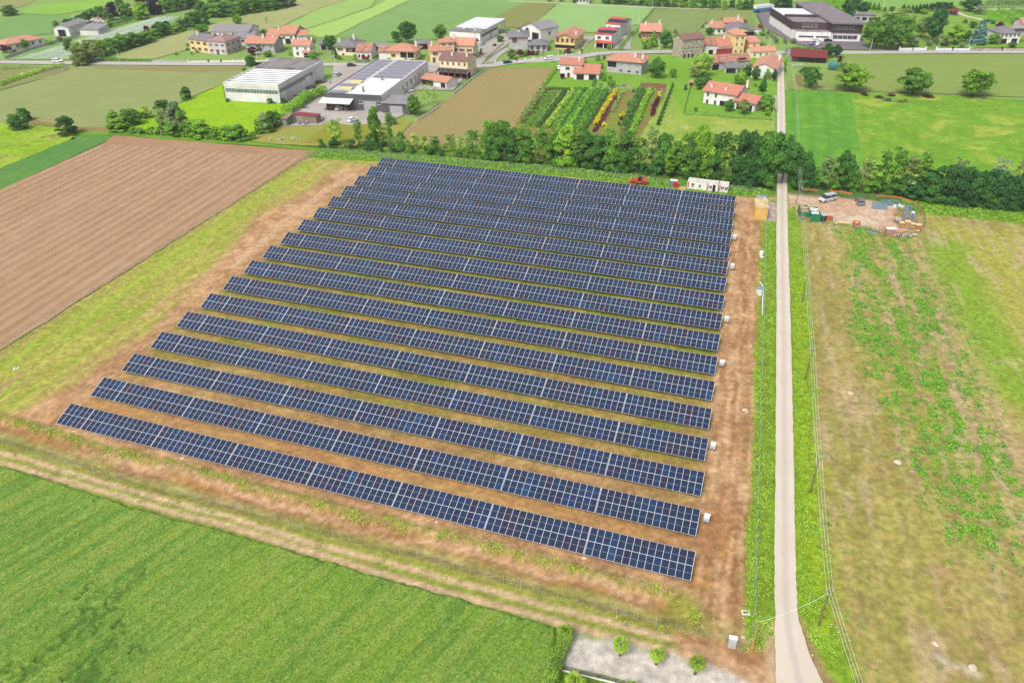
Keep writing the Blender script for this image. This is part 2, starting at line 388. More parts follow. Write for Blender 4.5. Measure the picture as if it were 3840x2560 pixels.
# south strip: berm, ditch, verge
Z7 = _z(1000,1500,s1)
BERM = [Z2(-300,800),Z2(0,870),Z2(300,950),Z2(560,1040),Z2(1000,1160),Z2(1400,1260),Z7(0,800),Z7(500,930),Z7(1000,1070),Z7(1500,1180),Z4(0,410),Z4(500,560),Z4(900,640),Z4(1150,725),Z4(1290,840),Z4(1240,930)]
paint(lm(BERM, 1.0, 1.0, .6), c(152,150,74), .8, 0, .8); ZZ += lm(BERM, .7, .9, .2)*.3
DITCH = [Z2(-300,880),Z2(0,965),Z2(500,1105),Z2(900,1230),Z3(700,70),Z3(1100,185),Z3(1600,310),Z3(2100,430),Z3(2400,510),Z4(0,525),Z4(500,680),Z4(900,790),Z4(1130,825)]
mD = lm(DITCH, 1.9, 1.1, .3); paint(mD, c(166,120,80), 0, .1); ZZ -= mD*.75
BANK = [Z2(600,1110),Z2(900,1190),Z7(0,860),Z7(300,960),Z7(700,1060),Z7(1200,1200),Z7(1900,1350),Z4(0,480),Z4(400,560),Z4(600,640),Z4(880,705)]
paint(lm(BANK, .35, .45, 1.4), c(206,168,132), 0, 1.0, .8)
paint(lm([Z4(1130,760),Z4(1180,830),Z4(1140,870)], .5, .5, 1), c(205,155,112), 0, 1.0, .9)
VERGE = [Z2(-300,960),Z2(0,1075),Z2(400,1180),Z2(900,1320),Z3(400,90),Z3(900,215),Z3(1400,345),Z3(1900,480),Z3(2352,590),Z4(300,730),Z4(700,850),Z4(1100,940),Z4(1500,1030),Z4(1620,1060)]
paint(lm(VERGE, 2.4, 1.3, .8), c(168,166,86), .7, .1); paint(lm(VERGE, 2.0, 1.2)*nz(.45,.6,5,8), c(184,180,110), .4, .3, .8)
VERG2 = [Z2(-300,1030),Z2(0,1110),Z3(300,110),Z3(900,270),Z3(1400,400),Z3(1900,530),Z4(100,780),Z4(700,920),Z4(1200,1030)]
paint(lm(VERG2, 1.0, .9, .8), c(146,164,58), .9, 0, .85)
paint(lm([Z4(1180,760),Z4(1300,860),Z4(1300,960),Z4(1150,960)], 2.0, 1.4), c(150,152,66), .85, 0, .9)
TRK = [Z2(-300,1130),Z2(0,1205),Z3(100,35),Z3(500,165),Z3(900,275),Z3(1400,415),Z3(1900,570),Z3(2352,690),Z4(0,800),Z4(500,925),Z4(1000,1075),Z4(1500,1170),Z4(1850,1240),Z4(2050,1300)]
paint(lm(TRK, 2.2, 1.2, .5), c(150,150,70), .7, .2)
R1 = [Z2(-300,1100),Z2(0,1170),Z3(150,30),Z3(500,140),Z3(900,255),Z3(1400,390),Z3(1900,545),Z3(2352,660),Z4(200,820),Z4(600,925),Z4(1050,1050),Z4(1400,1100),Z4(1750,1190)]
R2 = [Z2(-300,1180),Z2(0,1250),Z3(0,55),Z3(300,140),Z3(600,225),Z3(1000,340),Z3(1500,480),Z3(2000,630),Z3(2352,745),Z4(100,900),Z4(400,985),Z4(800,1090),Z4(1200,1195),Z4(1700,1290)]
paint(lm(TRK, .5, .5, .3)*nz(.36,.5,4,9), c(146,158,66), .9, 0, .9)
for R_ in (R1, R2): paint(lm(R_, .48, .32, .18), c(214,182,146), 0, .5, .95); ZZ -= lm(R_, .5, .5, .2)*.06
paint(pm([Z4(1150,1050),Z4(1500,1080),Z4(1850,1170),Z4(1930,1100),Z4(1960,1280),Z4(1980,1411),Z4(1980,1600),Z4(1700,1500),Z4(1200,1240)], 1.0), c(196,156,118), .05, .4, .95)
paint(lm([Z4(1200,1060),Z4(1500,1110),Z4(1750,1180)], 1.0, 1.0, 1.2), c(156,108,68), 0, .2, .7)
# east corridor
EC = [Z4(1250,0),Z4(1750,0),Z4(1740,1000),Z4(1400,1000),Z4(1300,700)]
paint(pm(EC, 2)*nz(.4,.6,4,1), c(166,116,74), .0, .5, .7)
for T_ in ([Z5(700,30),Z5(690,250),Z5(670,450),Z5(680,650),Z5(650,850),Z5(610,1100),Z5(580,1400),Z4(1500,0)],[Z5(600,700),Z5(560,900),Z5(510,1150),Z5(500,1260)],[K(1820,800),K(1840,1000),K(1790,1300),Z5(700,0)],[K(1600,650),K(1750,700),K(1830,850)],[Z4(1520,250),Z4(1540,420),Z4(1480,620)],[Z4(1620,150),Z4(1630,400),Z4(1600,640)],[Z4(1290,460),Z4(1290,640),Z4(1380,660),Z4(1400,900),Z4(1500,960)],[Z4(1700,100),Z4(1690,500),Z4(1640,800)]):
    paint(lm(T_, .30, .35, .8)*nz(.40,.54,2.5,12), c(146,100,60), 0, .1, .7); ZZ -= lm(T_, .3, .4, .5)*.06
paint(lm([Z4(1585,220),Z4(1570,330),Z4(1520,380)], .6, .6, .6), c(205,160,92), 0, 0, .8)
paint(lm([Z4(1340,480),Z4(1350,580),Z4(1400,620)], 1.2, 1.0, 1), c(182,134,72), 0, 0, .8); paint(lm([Z4(1415,480),Z4(1420,640)], .25, .25, .2), c(214,176,112), 0, 0, .8)
paint(pm([K(1650,330),K(2250,330),K(2250,440),K(1900,420),K(1850,700),K(1650,620)], 1.5), c(204,164,130), 0, .7, .8)
paint(pm([K(2110,430),K(2230,470),K(2240,700),K(2210,770),K(2100,755)], .5), c(196,176,168), 0, 1.0)
paint(pm([K(1960,790),K(2085,800),Z5(850,200),Z5(840,500),Z5(790,520),Z5(790,60),K(1900,1300)], 1.0), c(158,136,66), .5, .2, .9)
paint(lm([Z5(830,500),Z5(815,900),Z5(800,1411),Z4(1755,400),Z4(1740,700)], .8, .7, 1), c(136,142,56), .85, .1, .8)
ECD = (Z5(1036,1400), Z5(1022,0)); ec = pm([(2700,830),(2850,830),(2850,1500),(2835,1900),(2815,2400),(2640,2380),(2600,2150),(2660,1500),(2720,900)], 1.5)
paint(ec*str_dir(*ECD, .50, .62, 3, .5, 7), c(156,114,76), 0, .3, .5); paint(ec*str_dir(*ECD, .54, .66, 50, .6, 6), c(222,184,142), 0, .6, .6)
rst = sst(vn.fbm(U/10, V/.5, 1.0, 4), .50, .64)
paint(inrow*rst, c(168,124,74), .1, .3, .45); paint(inrow*sst(vn.fbm(U/8+40, V/.6, 1.0, 4), .54, .66), c(196,170,104), .3, .3, .4)
ss_ = sst(-V, -1.5, 1.5)*sst(V, -26, -22)*pm(COMPOUND, .6, False)
paint(ss_*sst(vn.fbm(U/9, (V+U*.03)/.5, 1.0, 4), .50, .62), c(152,112,74), 0, .5, .4); paint(ss_*sst(vn.fbm(U/7+90, (V+U*.03)/.4, 1.0, 4), .55, .66), c(208,172,132), 0, .8, .45)
# verges of the lane
paint(lm([K(2160,800),Z5(905,0),Z5(895,600),Z5(880,1200),Z4(1850,0),Z4(1845,500),Z4(1835,1000)], 2.0, .6, .3), c(132,164,54), 1.0, 0)
paint(lm([Z5(905,0),Z5(898,600),Z5(885,1200),Z4(1848,0),Z4(1840,500),Z4(1830,1000)], .25, .4, .5), c(134,128,58), .4, 0, .6)
RF = [Hh(400,1010),Hh(900,1060),Hh(1300,1130),Hh(1460,1060),Hh(1440,930),Hh(2352,1010),(4300,930),(4300,3000),(3300,3000),Z6(640,1568),Z6(560,1411),Z6(500,1200),Z6(470,900),Z6(440,600),Z6(410,250),Z6(400,0),Z5(1280,1411),Z5(1280,800),Z5(1240,300),Z5(1230,0)]
mRF = pm(RF, 1.4); paint(mRF, c(168,150,90), .35, .35)
paint(mRF*nz(.44,.6,12,21), c(172,162,86), .5, .2, .8); paint(mRF*nz(.55,.68,5,31), c(170,146,98), .15, .5, .8); paint(mRF*nz(.5,.66,2.4,35), c(160,146,80), .3, .3, .5)
def str_noise(lo, hi, o=0): # streaks along the old rows of the field
    a = math.atan2(73, 18); r = X*math.cos(a)+Y*math.sin(a); s_ = -X*math.sin(a)+Y*math.cos(a)
    return sst(vn.fbm(r/9+o, s_, 1.6, 4), lo, hi)
WB1 = [N(1975,540),N(2010,640),N(2030,760),N(2080,900),N(2140,1010),N(2200,1120),N(2260,1230)]
WB2 = [N(2040,560),N(2110,700),N(2170,850),N(2230,1000),N(2300,1150)]
mW = np.clip(lm(WB1, 4.5, 3.5, 1.5)+lm(WB2, 4, 3, 1.5), 0, 1)*mRF
paint(lm([N(2090,600),N(2190,820),N(2290,1050)], 7, 5)*mRF, c(190,164,126), .2, .3, .7)
paint(mW*str_noise(.46,.60), c(142,164,68), .85, 0, .6); paint(mRF*str_noise(.50,.62,130), c(186,170,106), .3, .3, .55); paint(mRF*str_noise(.52,.62,170), c(148,140,74), .5, .1, .5); paint(np.clip(mW+.25*mRF, 0, 1)*nz(.52,.64,1.6,55), c(132,164,58), .95, 0, .6)
paint(mRF*pm([N(2130,500),N(2352,540),N(2600,600),N(2600,1100),N(2352,1000),N(2290,900),N(2200,720)], 4)*1, c(176,176,82), .6, .1, .7)
paint(mRF*lm([N(2170,560),N(2230,700),N(2290,800),N(2352,900)], 5.0, 3.5), c(138,172,58), .9, 0, .8)
paint(mRF*str_noise(.60,.68,50), c(196,172,138), .1, .5, .5)
paint(mRF*lm([Z6(420,0),Z6(440,400),Z6(500,900),Z6(540,1300),Z6(600,1568)], 1.6, 1.6, 2), c(164,168,72), .8, 0, .5)
paint(lm([Z5(1140,0),Z5(1150,600),Z5(1165,1200),Z6(290,0),Z6(300,500),Z6(330,900),Z6(390,1200),Z6(480,1411),Z6(560,1568)], 2.3, 1.1, .6), c(140,170,54), 1.0, 0)
paint(lm([Z5(1190,0),Z5(1210,600),Z5(1225,1200),Z6(350,0),Z6(370,500),Z6(410,900),Z6(440,1200)], 1.3, .8, .8), c(156,176,44), 1.0, 0, .75)
paint(lm([Z6(275,1100),Z6(330,1330),Z6(430,1500),Z6(520,1600)], .7, .6, .8), c(168,134,102), 0, .5, .9)
paint(lm([Z6(100,1180),Z6(70,1350),Z6(120,1500)], 1.0, .9, .8), c(204,174,140), 0, .6, .9)
# construction compound east of the lane
SITE = [Hh(262,755),Hh(560,775),Hh(1000,830),Hh(1180,875),Hh(1230,900),Hh(1400,900),Hh(1460,1060),Hh(1300,1120),Hh(1130,1100),Hh(900,1040),Hh(560,1000),Hh(360,1000),Hh(345,870),Hh(270,890)]
paint(pm(SITE, .7), c(216,186,162), .0, .8); paint(pm(SITE, .7)*nz(.45,.6,5,61), c(206,166,132), .0, .4, .7)
paint(pm([Hh(1190,885),Hh(1400,890),Hh(1460,1060),Hh(1240,1070)], .8), c(140,118,66), .5, .3, .8)
# white gravel court by the palms, mud patches of the south-east corner
paint(pm([Z4(300,1035),Z4(640,1095),Z4(960,1195),Z4(1250,1265),Z4(1500,1330),Z4(1800,1400),Z4(1900,1600),Z4(900,1455),Z4(520,1355),Z4(225,1290),Z4(260,1150)], .7), c(208,200,188), .08, 1.0)
paint(pm([Z4(225,1302),Z4(520,1362),Z4(900,1462),Z4(1000,1700),Z4(100,1700)], .3), c(112,146,46), 1.0, 0)
paint(lm([Z6(1180,1400),Z6(1300,1410),Z6(1420,1440)], .4, 1.0, 2.5)*mRF, c(214,204,188), 0, 1.0, .6)
# north strip and floor of the tree line
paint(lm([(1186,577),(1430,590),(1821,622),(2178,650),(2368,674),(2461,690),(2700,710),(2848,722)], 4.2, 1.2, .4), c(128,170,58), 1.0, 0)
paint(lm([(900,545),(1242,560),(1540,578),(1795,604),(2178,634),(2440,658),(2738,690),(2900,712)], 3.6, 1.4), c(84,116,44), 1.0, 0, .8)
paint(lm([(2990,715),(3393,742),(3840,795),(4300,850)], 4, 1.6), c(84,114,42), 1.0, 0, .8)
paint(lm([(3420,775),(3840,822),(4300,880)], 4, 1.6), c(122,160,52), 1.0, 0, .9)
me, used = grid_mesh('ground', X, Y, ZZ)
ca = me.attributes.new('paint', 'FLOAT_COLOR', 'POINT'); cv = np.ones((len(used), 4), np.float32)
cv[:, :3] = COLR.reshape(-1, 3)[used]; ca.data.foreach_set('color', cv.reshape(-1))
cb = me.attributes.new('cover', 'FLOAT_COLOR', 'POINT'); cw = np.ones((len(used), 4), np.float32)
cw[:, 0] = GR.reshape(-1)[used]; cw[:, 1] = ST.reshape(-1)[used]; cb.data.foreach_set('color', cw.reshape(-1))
def ground_mat():
    t = NT('soil_and_grass'); p = t.pos(); a = t.n('Attribute', attribute_name='paint').outputs['Color']
    cvr = t.n('SeparateColor', {0: t.n('Attribute', attribute_name='cover').outputs['Color']})
    gr, st = cvr.outputs[0], cvr.outputs[1]
    n05 = t.noise(p, 2.2, 4, .7); n2_ = t.noise(p, .45, 4, .65); n8 = t.noise(p, 7.0, 2)
    cc = t.n('VectorMath', {0: a, 'Scale': t.math('MULTIPLY', t.ss(n2_, .32, .68, .80, 1.15), t.ss(t.noise(p, 1.1, 3, .75), .34, .66, .78, 1.18))}, operation='SCALE').outputs[0]
    # bare soil: clods and small stones
    dk = t.n('VectorMath', {0: cc, 'Scale': .56}, operation='SCALE').outputs[0]
    cl = t.ss(t.math('ADD', t.math('MULTIPLY', n05, .6), t.math('MULTIPLY', n8, .4)), .48, .60)
    cc = t.mix(t.math('MULTIPLY', cl, .62), cc, dk)
    vor = t.n('TexVoronoi', {'Vector': p, 'Scale': 2.3}); vs = t.n('SeparateColor', {0: vor.outputs['Color']}).outputs[0]
    stone = t.math('MULTIPLY', t.math('MULTIPLY', t.ss(vor.outputs['Distance'], .10, .22, 1, 0), t.ss(vs, .45, .6)), st)
    vor2 = t.n('TexVoronoi', {'Vector': p, 'Scale': 6.0}); vs2 = t.n('SeparateColor', {0: vor2.outputs['Color']}).outputs[0]
    stone2 = t.math('MULTIPLY', t.math('MULTIPLY', t.ss(vor2.outputs['Distance'], .2, .4, 1, 0), t.ss(vs2, .55, .7)), st)
    # grass: tufts lighter and darker, gaps where the cover is thin
    g1 = t.ss(t.math('ADD', t.math('ADD', t.math('MULTIPLY', n05, .7), t.math('MULTIPLY', n2_, .5)), t.math('MULTIPLY', gr, .55)), .82, 1.02)
    tuft = t.ss(t.math('ADD', t.math('MULTIPLY', n8, .5), t.math('MULTIPLY', n05, .5)), .35, .65)
    gcol = t.mix(tuft, t.n('VectorMath', {0: cc, 1: (.58,.72,.55)}, operation='MULTIPLY').outputs[0], t.n('VectorMath', {0: cc, 1: (1.22,1.2,1.05)}, operation='MULTIPLY').outputs[0])
    cc = t.mix(t.math('MULTIPLY', g1, gr), cc, gcol)
    cc = t.mix(t.math('MULTIPLY', stone, .8), cc, c(232,214,196)); cc = t.mix(t.math('MULTIPLY', stone2, .55), cc, c(222,204,184))
    t.bump(t.math('ADD', t.math('MULTIPLY', n05, 1.0), t.math('MULTIPLY', n8, .5)), .55, .14)
    t.b.inputs['Roughness'].default_value = .95; t.b.inputs['Specular IOR Level'].default_value = .05
    return t.col(cc)
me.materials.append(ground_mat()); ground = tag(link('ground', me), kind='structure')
def gz(x, y):
    i = int(round((y-GY[0])/.5)); j = int(round((x-GX[0])/.5))
    return float(ZZ[i, j]) if 0 <= i < ZZ.shape[0] and 0 <= j < ZZ.shape[1] else 0.0
def gp(p):
    w = px(p); w.z = gz(w.x, w.y) if 0 else 0.0; return w
# --- fields (outlines measured in the photograph)
fur = ang(Z0(0,1210), Z0(1560,330))
bfm = field_mat('ploughed_soil', c(194,160,127), c(200,166,134), c(180,146,113), 40, .7, (fur, 3.3, .75, c(146,112,80)), .4, .6, (.45,.60), None, (fur, 1.1, .14, c(160,126,94)))
ZF = .16
sheet('ploughed_field', [N(270,316),N(722,351),N(0,806),N(-300,996),N(-420,618),N(0,437)], bfm, ZF, .35)
sheet('ploughed_headland', [N(262,312),N(725,348),N(712,362),N(400,342),N(262,331),N(230,340)], field_mat('headland_soil', c(178,142,110), c(186,150,118), c(162,126,96), 20, .8, bump=.5), ZF+.02, .3)
sheet('crop_strip', [N(200,305),N(268,315),N(0,437),N(-420,618),N(-420,560),N(0,387)], field_mat('crop_green', c(98,148,72), c(110,156,76), c(82,130,62), 25, 1.2, (ang(N(0,437),N(268,316)), 2.4, .25, c(60,100,44)), .5, .6), ZF, .3)
weeds = field_mat('weedy_meadow', c(152,190,40), c(176,190,70), c(110,150,44), 16, 1.6, None, .6, .6, (.42,.6), (c(118,132,84), 22, .52, .60))
sheet('meadow', [A(-900,1130),A(0,1095),A(280,1095),A(700,1170),A(630,1230),(0,632),(-500,900)], weeds, .17, .5)
cropm = field_mat('young_crop', c(160,170,108), c(166,170,112), c(144,158,96), 45, 2.0, (ang(A(0,1000),A(1300,700)), 3.2, .75, c(138,152,88)), .6, .4, (.42,.58), (c(176,150,112), 60, .58, .68))
sheet('crop_field', [A(-900,1010),A(0,812),A(400,690),A(690,590),A(2150,594),A(2210,640),A(1960,748),A(1620,885),A(1480,990),A(970,1168),A(700,1162),A(280,1090),A(0,1095),A(-900,1130)], cropm, .18, .4)
sheet('crop_field', [A(280,1062),A(700,1118),A(980,1140),A(975,1168),A(700,1165),A(280,1092)], field_mat('bare_headland', c(166,136,96), c(150,140,84), c(150,116,80), 18, 1.5), .21, .6)
sheet('crop_field', [A(740,590),A(2150,596),A(2190,620),A(1700,640),A(900,612)], field_mat('bare_headland2', c(162,140,98), c(150,150,92), c(140,140,80), 18, 1.5), .21, .6)
lotm = field_mat('lush_lot', c(150,196,24), c(164,200,40), c(112,158,36), 14, 1.4, None, .45, .6, (.45,.62), (c(134,150,84), 20, .60, .68))
sheet('meadow', [A(1975,742),A(1700,868),A(1400,1000),A(1180,1070),A(990,1170),A(1600,1215),B(330,1250),B(430,1120),B(660,960),B(640,890),B(100,880),B(90,800)], lotm, .22, .4)
sheet('verge', [A(700,1165),A(990,1165),A(1600,1215),B(330,1252),B(950,1320),B(900,1335),B(400,1290),A(1500,1240),A(1080,1195),A(640,1200)], field_mat('verge_grass', c(112,160,46), c(130,172,52), c(90,136,40), 12, 1.3), .2, .4)
sheet('lawn', [B(340,1250),B(440,1120),B(720,1100),B(960,1108),B(1010,1085),B(1200,1112),B(1500,1100),B(1680,1040),B(1750,1080),B(1650,1200),B(1300,1300),B(930,1292),B(560,1275)], field_mat('dry_lawn', c(164,162,80), c(142,160,60), c(176,160,102), 12, 1.2, patch=(c(186,168,116), 14, .58, .68)), .2, .4)
sheet('lawn', [B(1000,1110),B(1400,1100),B(1380,1240),B(900,1275),B(780,1265)], field_mat('olive_lawn', c(156,150,62), c(140,158,44), c(150,130,66), 9, 1.2), .23, .4)
sheet('meadow', [A(-500,610),A(0,578),A(620,592),A(540,650),A(0,800),A(-500,1000)], field_mat('rough_meadow', c(140,146,86), c(128,160,64), c(160,146,108), 18, 2, patch=(c(146,134,108), 24, .52, .6)), .19, .4)
sheet('field', [A(-700,-60),A(370,-20),A(200,62),A(0,92),A(-500,180)], field_mat('tan_field', c(160,150,98), c(150,160,92), c(170,156,110), 60, 3), .2, 1)  # distant field colours are paled, with some haze mixed into the paint
sheet('field', [A(170,100),A(420,40),A(1000,-10),A(1100,0),A(900,60),A(620,120),A(480,138),A(250,132)], field_mat('bright_field', c(142,190,72), c(134,182,70), c(156,192,92), 30, 3), .21, 1)
sheet('field', [A(-600,330),A(0,200),A(230,136),A(600,145),A(640,180),A(470,215),A(460,300),A(200,330),A(0,385),A(-600,520)], field_mat('mid_green_field', c(124,166,94), c(132,170,98), c(114,154,84), 60, 3), .22, 1)
sheet('field', [A(1000,520),A(1180,435),A(1500,330),A(1830,238),A(2352,70),B(640,-10),B(1220,-10),B(900,90),B(620,228),B(440,285),B(0,312),A(1660,440),A(1350,525)], field_mat('pale_field', c(170,174,112), c(180,178,122), c(152,166,100), 35, 3, patch=(c(186,172,122), 30, .56, .66)), .2, 1)
sA = ang(B(640,230),B(1300,0))
sheet('field', [B(640,235),B(900,92),B(1230,-10),B(1440,-10),B(1380,70),B(1000,205),B(740,280),B(600,265)], field_mat('striped_field', c(160,194,106), c(168,198,112), c(150,184,96), 60, 3, (sA, 9, .2, c(120,168,66))), .21, .8)
sheet('field', [B(750,285),B(1000,210),B(1400,72),B(1560,-10),B(1760,-10),B(1400,160),B(1080,318),B(940,335)], field_mat('lime_field', c(172,204,106), c(166,200,104), c(178,206,118), 60, 3), .22, .8)
sheet('field', [B(1080,325),B(1400,165),B(1770,-10),Cc(150,-10),Cc(560,10),Cc(900,32),Cc(660,236),Cc(470,248),Cc(440,200),Cc(60,345),B(2000,352),B(1350,385)], field_mat('green_rows_field', c(136,174,102), c(142,178,108), c(124,162,92), 60, 3, (sA, 5, .22, c(92,140,58))), .21, .8)
sheet('field', [Cc(440,240),Cc(380,150),Cc(530,70),Cc(700,14),Cc(915,30),Cc(700,236),Cc(560,252)], field_mat('brown_green_field', c(146,146,88), c(136,150,80), c(156,146,98), 40, 3, (sA, 5, .3, c(120,130,70))), .24, .8)
sheet('field', [Cc(675,240),Cc(940,36),Cc(1400,52),Cc(1745,72),Cc(1735,112),Cc(1640,215),Cc(1520,245),Cc(1330,262),Cc(1240,292),Cc(860,292)], field_mat('light_green_field', c(152,192,114), c(158,194,120), c(142,182,104), 50, 3), .23, .8)
sV = ang(Cc(1850,250),Cc(2000,100))
vine = field_mat('row_crop_field', c(142,164,98), c(150,168,102), c(156,156,108), 40, 2.5, (sV, 3.0, .55, c(84,124,52)), .4, .4)
sheet('field', [Cc(1650,238),Cc(1775,78),Cc(2265,84),Cc(2200,220),Cc(2130,302),Cc(1990,312),Cc(1850,262)], vine, .24, .6)
sheet('field', [D(770,112),D(1230,130),D(1280,300),D(1180,310),D(1000,262),D(760,240),D(700,280)], field_mat('row_crop_field2', c(146,156,92), c(136,164,80), c(162,150,112), 30, 2, (sV, 5, .4, c(110,140,60))), .24, .6)
rowa = ang(Cc(640,650), Cc(210,1150))
sheet('row_crop', [Cc(320,606),Cc(925,560),Cc(780,780),Cc(560,1095),Cc(480,1300),F(1450,372),F(900,352),F(640,335),B(1700,1150),B(1790,1062),Cc(0,842)], field_mat('drilled_soil', c(180,150,110), c(170,148,102), c(188,158,122), 30, 1.2, (rowa, 1.5, .85, c(138,146,76)), .35, .5, (.45,.62), (c(150,160,78), 26, .60, .68)), .21, .4)
sheet('nursery', [Cc(780,792),Cc(1870,802),Cc(1800,1100),Cc(1700,1330),G(200,480),G(0,480),Cc(560,1320),Cc(540,1130),Cc(640,980)], field_mat('nursery_soil', c(144,128,74), c(128,148,60), c(158,124,86), 14, 1.3, patch=(c(122,158,58), 16, .5, .6)), .23, .4)
sheet('garden_lawn', [Cc(320,600),Cc(800,545),Cc(930,555),Cc(1350,522),Cc(2000,490),D(440,655),D(760,600),D(1500,600),D(1500,1411),D(1460,1330),D(480,1265),D(320,1000),Cc(1890,800),Cc(1230,795),Cc(780,790),Cc(900,600)], field_mat('lawn_grass', c(126,174,56), c(138,180,66), c(110,158,52), 12, 1.3, patch=(c(150,160,80), 12, .62, .70)), .25, .25)
sheet('meadow', [D(330,1000),D(545,1005),D(480,1268),D(1455,1335),G(1895,130),G(1895,630),G(1500,620),G(900,520),G(600,500),G(760,180)], field_mat('hay_meadow', c(154,180,66), c(174,188,92), c(124,164,60), 12, 1.4, (rowa, 2.2, .25, c(120,160,60)), .6, .6, (.42,.58), (c(188,190,112), 10, .52, .66)), .24, .4)
mead2 = field_mat('mown_meadow', c(120,176,56), c(136,186,66), c(92,150,52), 5, 1.0, (ang(Hh(330,600), Hh(330,60)), 5.5, .8, c(92,152,62)), .75, .9, (.42,.55))
mead = field_mat('green_meadow', c(132,176,48), c(148,186,62), c(104,152,44), 9, 1.3, (ang(Hh(1400,500), Hh(1400,0)), 4.5, .7, c(112,164,58)), .7, .9, (.42,.55), (c(172,186,76), 16, .50, .62))
sheet('meadow', [D(1590,1000),D(1900,985),E(0,1010),E(500,1030),E(1500,1062),E(2400,1110),(4700,520),(4700,860),Hh(2352,880),Hh(1900,800),Hh(1200,752),Hh(270,690),Hh(232,300),Hh(240,0)], mead, .23, .3)
sheet('meadow', [D(1600,1000),D(1900,990),E(0,1015),E(440,1040),Hh(900,330),Hh(960,560),Hh(800,700),Hh(270,685),Hh(238,300),Hh(245,0)], mead2, .25, .6)
sheet('crop_field', [E(350,602),E(2352,600),E(3600,598),E(3600,1130),E(2352,1078),E(1500,1045),E(450,1008),E(0,1000),D(1640,990),D(1620,900),E(60,850),E(250,760),E(380,690)], field_mat('young_crop_east', c(148,168,90), c(156,168,96), c(134,158,76), 45, 2.0, (ang(E(400,800),E(2000,800)), 3.4, .7, c(122,150,70)), .6, .4, patch=(c(160,146,94), 50, .60, .70)), .22, .4)
sheet('meadow', [E(0,0),E(560,-10),E(700,60),E(860,130),E(500,160),E(300,150),D(2000,60),D(1860,0)], field_mat('vine_meadow', c(124,178,44), c(134,186,50), c(100,150,40), 20, 2, (ang(D(1900,0),D(2250,120)), 3, .4, c(86,130,40))), .21, .5)
sheet('field', [E(540,-10),E(1650,-20),E(1660,100),E(1300,110),E(860,125),E(700,60)], field_mat('far_light_field', c(132,176,84), c(140,182,92), c(122,166,76), 30, 3), .22, .6)
sheet('garden_lawn', [E(1000,160),E(1700,110),E(2352,300),E(2352,530),E(650,540),E(540,430)], field_mat('park_lawn', c(128,170,62), c(142,176,80), c(112,150,54), 10, 1.6), .2, .4)
sheet('vineyard', [E(1900,110),E(2700,95),E(2700,330),E(2352,320),E(1950,200)], field_mat('vine_rows', c(118,174,44), c(130,184,56), c(92,140,36), 12, 1.5, (ang(E(1950,120),E(2352,260)), 2.5, .4, c(84,130,40))), .21, .4)
conc = field_mat('concrete_yard', c(196,188,180), c(186,178,168), c(172,162,152), 18, 3, None, .5, .1, patch=(c(168,156,144), 15, .58, .68))
sheet('yard', [B(1060,560),B(1440,556),B(1900,560),B(2352,585),Cc(200,610),Cc(100,690),Cc(0,800),B(2110,800),B(1780,800),B(1700,1010),B(1500,1096),B(1200,1110),B(1000,1085),B(960,1108),B(600,1120),B(640,960),B(860,960),B(690,925),B(700,860),B(1050,705)], conc, .27, .1)
sheet('yard', [Cc(0,500),Cc(240,400),Cc(400,300),Cc(470,300),Cc(500,350),Cc(480,400),Cc(300,520),Cc(230,590),Cc(0,590)], conc, .28, .1)
sheet('driveway', [Cc(290,560),Cc(380,480),Cc(470,425),Cc(500,440),Cc(400,510),Cc(370,560)], conc, .29, .1)
sheet('driveway', [Cc(1400,440),Cc(1500,330),Cc(1520,270),Cc(1600,280),Cc(1560,400),Cc(1570,440)], conc, .29, .1)
sheet('driveway', [Cc(1120,330),Cc(1245,325),Cc(1240,350),Cc(1080,440),Cc(1060,430)], conc, .29, .1)
sheet('yard', [D(1270,165),D(1440,110),D(1500,220),D(1720,455),D(2352,395),E(560,425),E(650,560),E(100,545),D(1760,500),D(1700,490),D(1400,330)], field_mat('asphalt_yard', c(136,128,132), c(126,120,122), c(150,142,144), 14, 3, None, .4, .1), .28, .1)
sheet('driveway', [D(1190,1075),D(1300,1080),D(1310,1140),D(1190,1190)], conc, .3, .1)
sheet('yard', [D(1480,1060),D(1520,1060),D(1520,1230),D(1490,1220)], conc, .3, .1)
# --- roads
def road_mat(name, c1, c2, c3, lane=True):
    t = NT(name); p = t.pos(); uv = t.n('SeparateXYZ', {0: t.n('UVMap').outputs[0]})
    nb = t.noise(p, .12, 4, .6); nf = t.noise(p, 3.5, 4, .7)
    cc = t.mix(t.ss(nb, .35, .65), c1, c2)
    ax = t.math('ABSOLUTE', uv.outputs[1])
    lanew = t.math('ADD', ax, t.math('MULTIPLY', t.math('SUBTRACT', t.noise(p, .5, 3), .5), .35))
    if lane: cc = t.mix(t.math('MULTIPLY', t.ss(lanew, .15, .7, 1, 0), .55), cc, c3)     # worn crown of the lane between the wheel paths
    cc = t.mix(t.ss(nf, .5, .75, 0, .25), cc, (c3[0]*.7, c3[1]*.7, c3[2]*.7, 1))
    t.bump(nf, .3, .03); return t.col(cc)
lane_m = road_mat('lane_surface', c(210,197,178), c(216,204,187), c(186,174,166))
asph = road_mat('road_surface', c(184,176,174), c(192,184,180), c(170,162,160), False)
LP = [D(1520,575),D(1530,640),D(1543,720),D(1548,850),D(1552,1000),D(1555,1180),D(1556,1411),G(1948,270),G(1957,520),G(1957,760),G(1958,1100),Z5(1022,0),Z5(1028,400),Z5(1033,900),Z5(1036,1411),Z6(186,0),Z6(186,300),Z6(186,520),Z6(188,760),Z6(192,950),Z6(200,1120),Z6(218,1260),Z6(250,1420),Z6(290,1600),Z6(350,1800)]
seen = []; 
for q in LP:
    w = px(q)
    if not seen or (w.xy-seen[-1].xy).length > 4: seen.append(w)
wl_ = []
for w in seen: 
    wl_.append(2.85 if w.y > 64 else min(9.5, 2.85+(64-w.y)**1.25*.19))
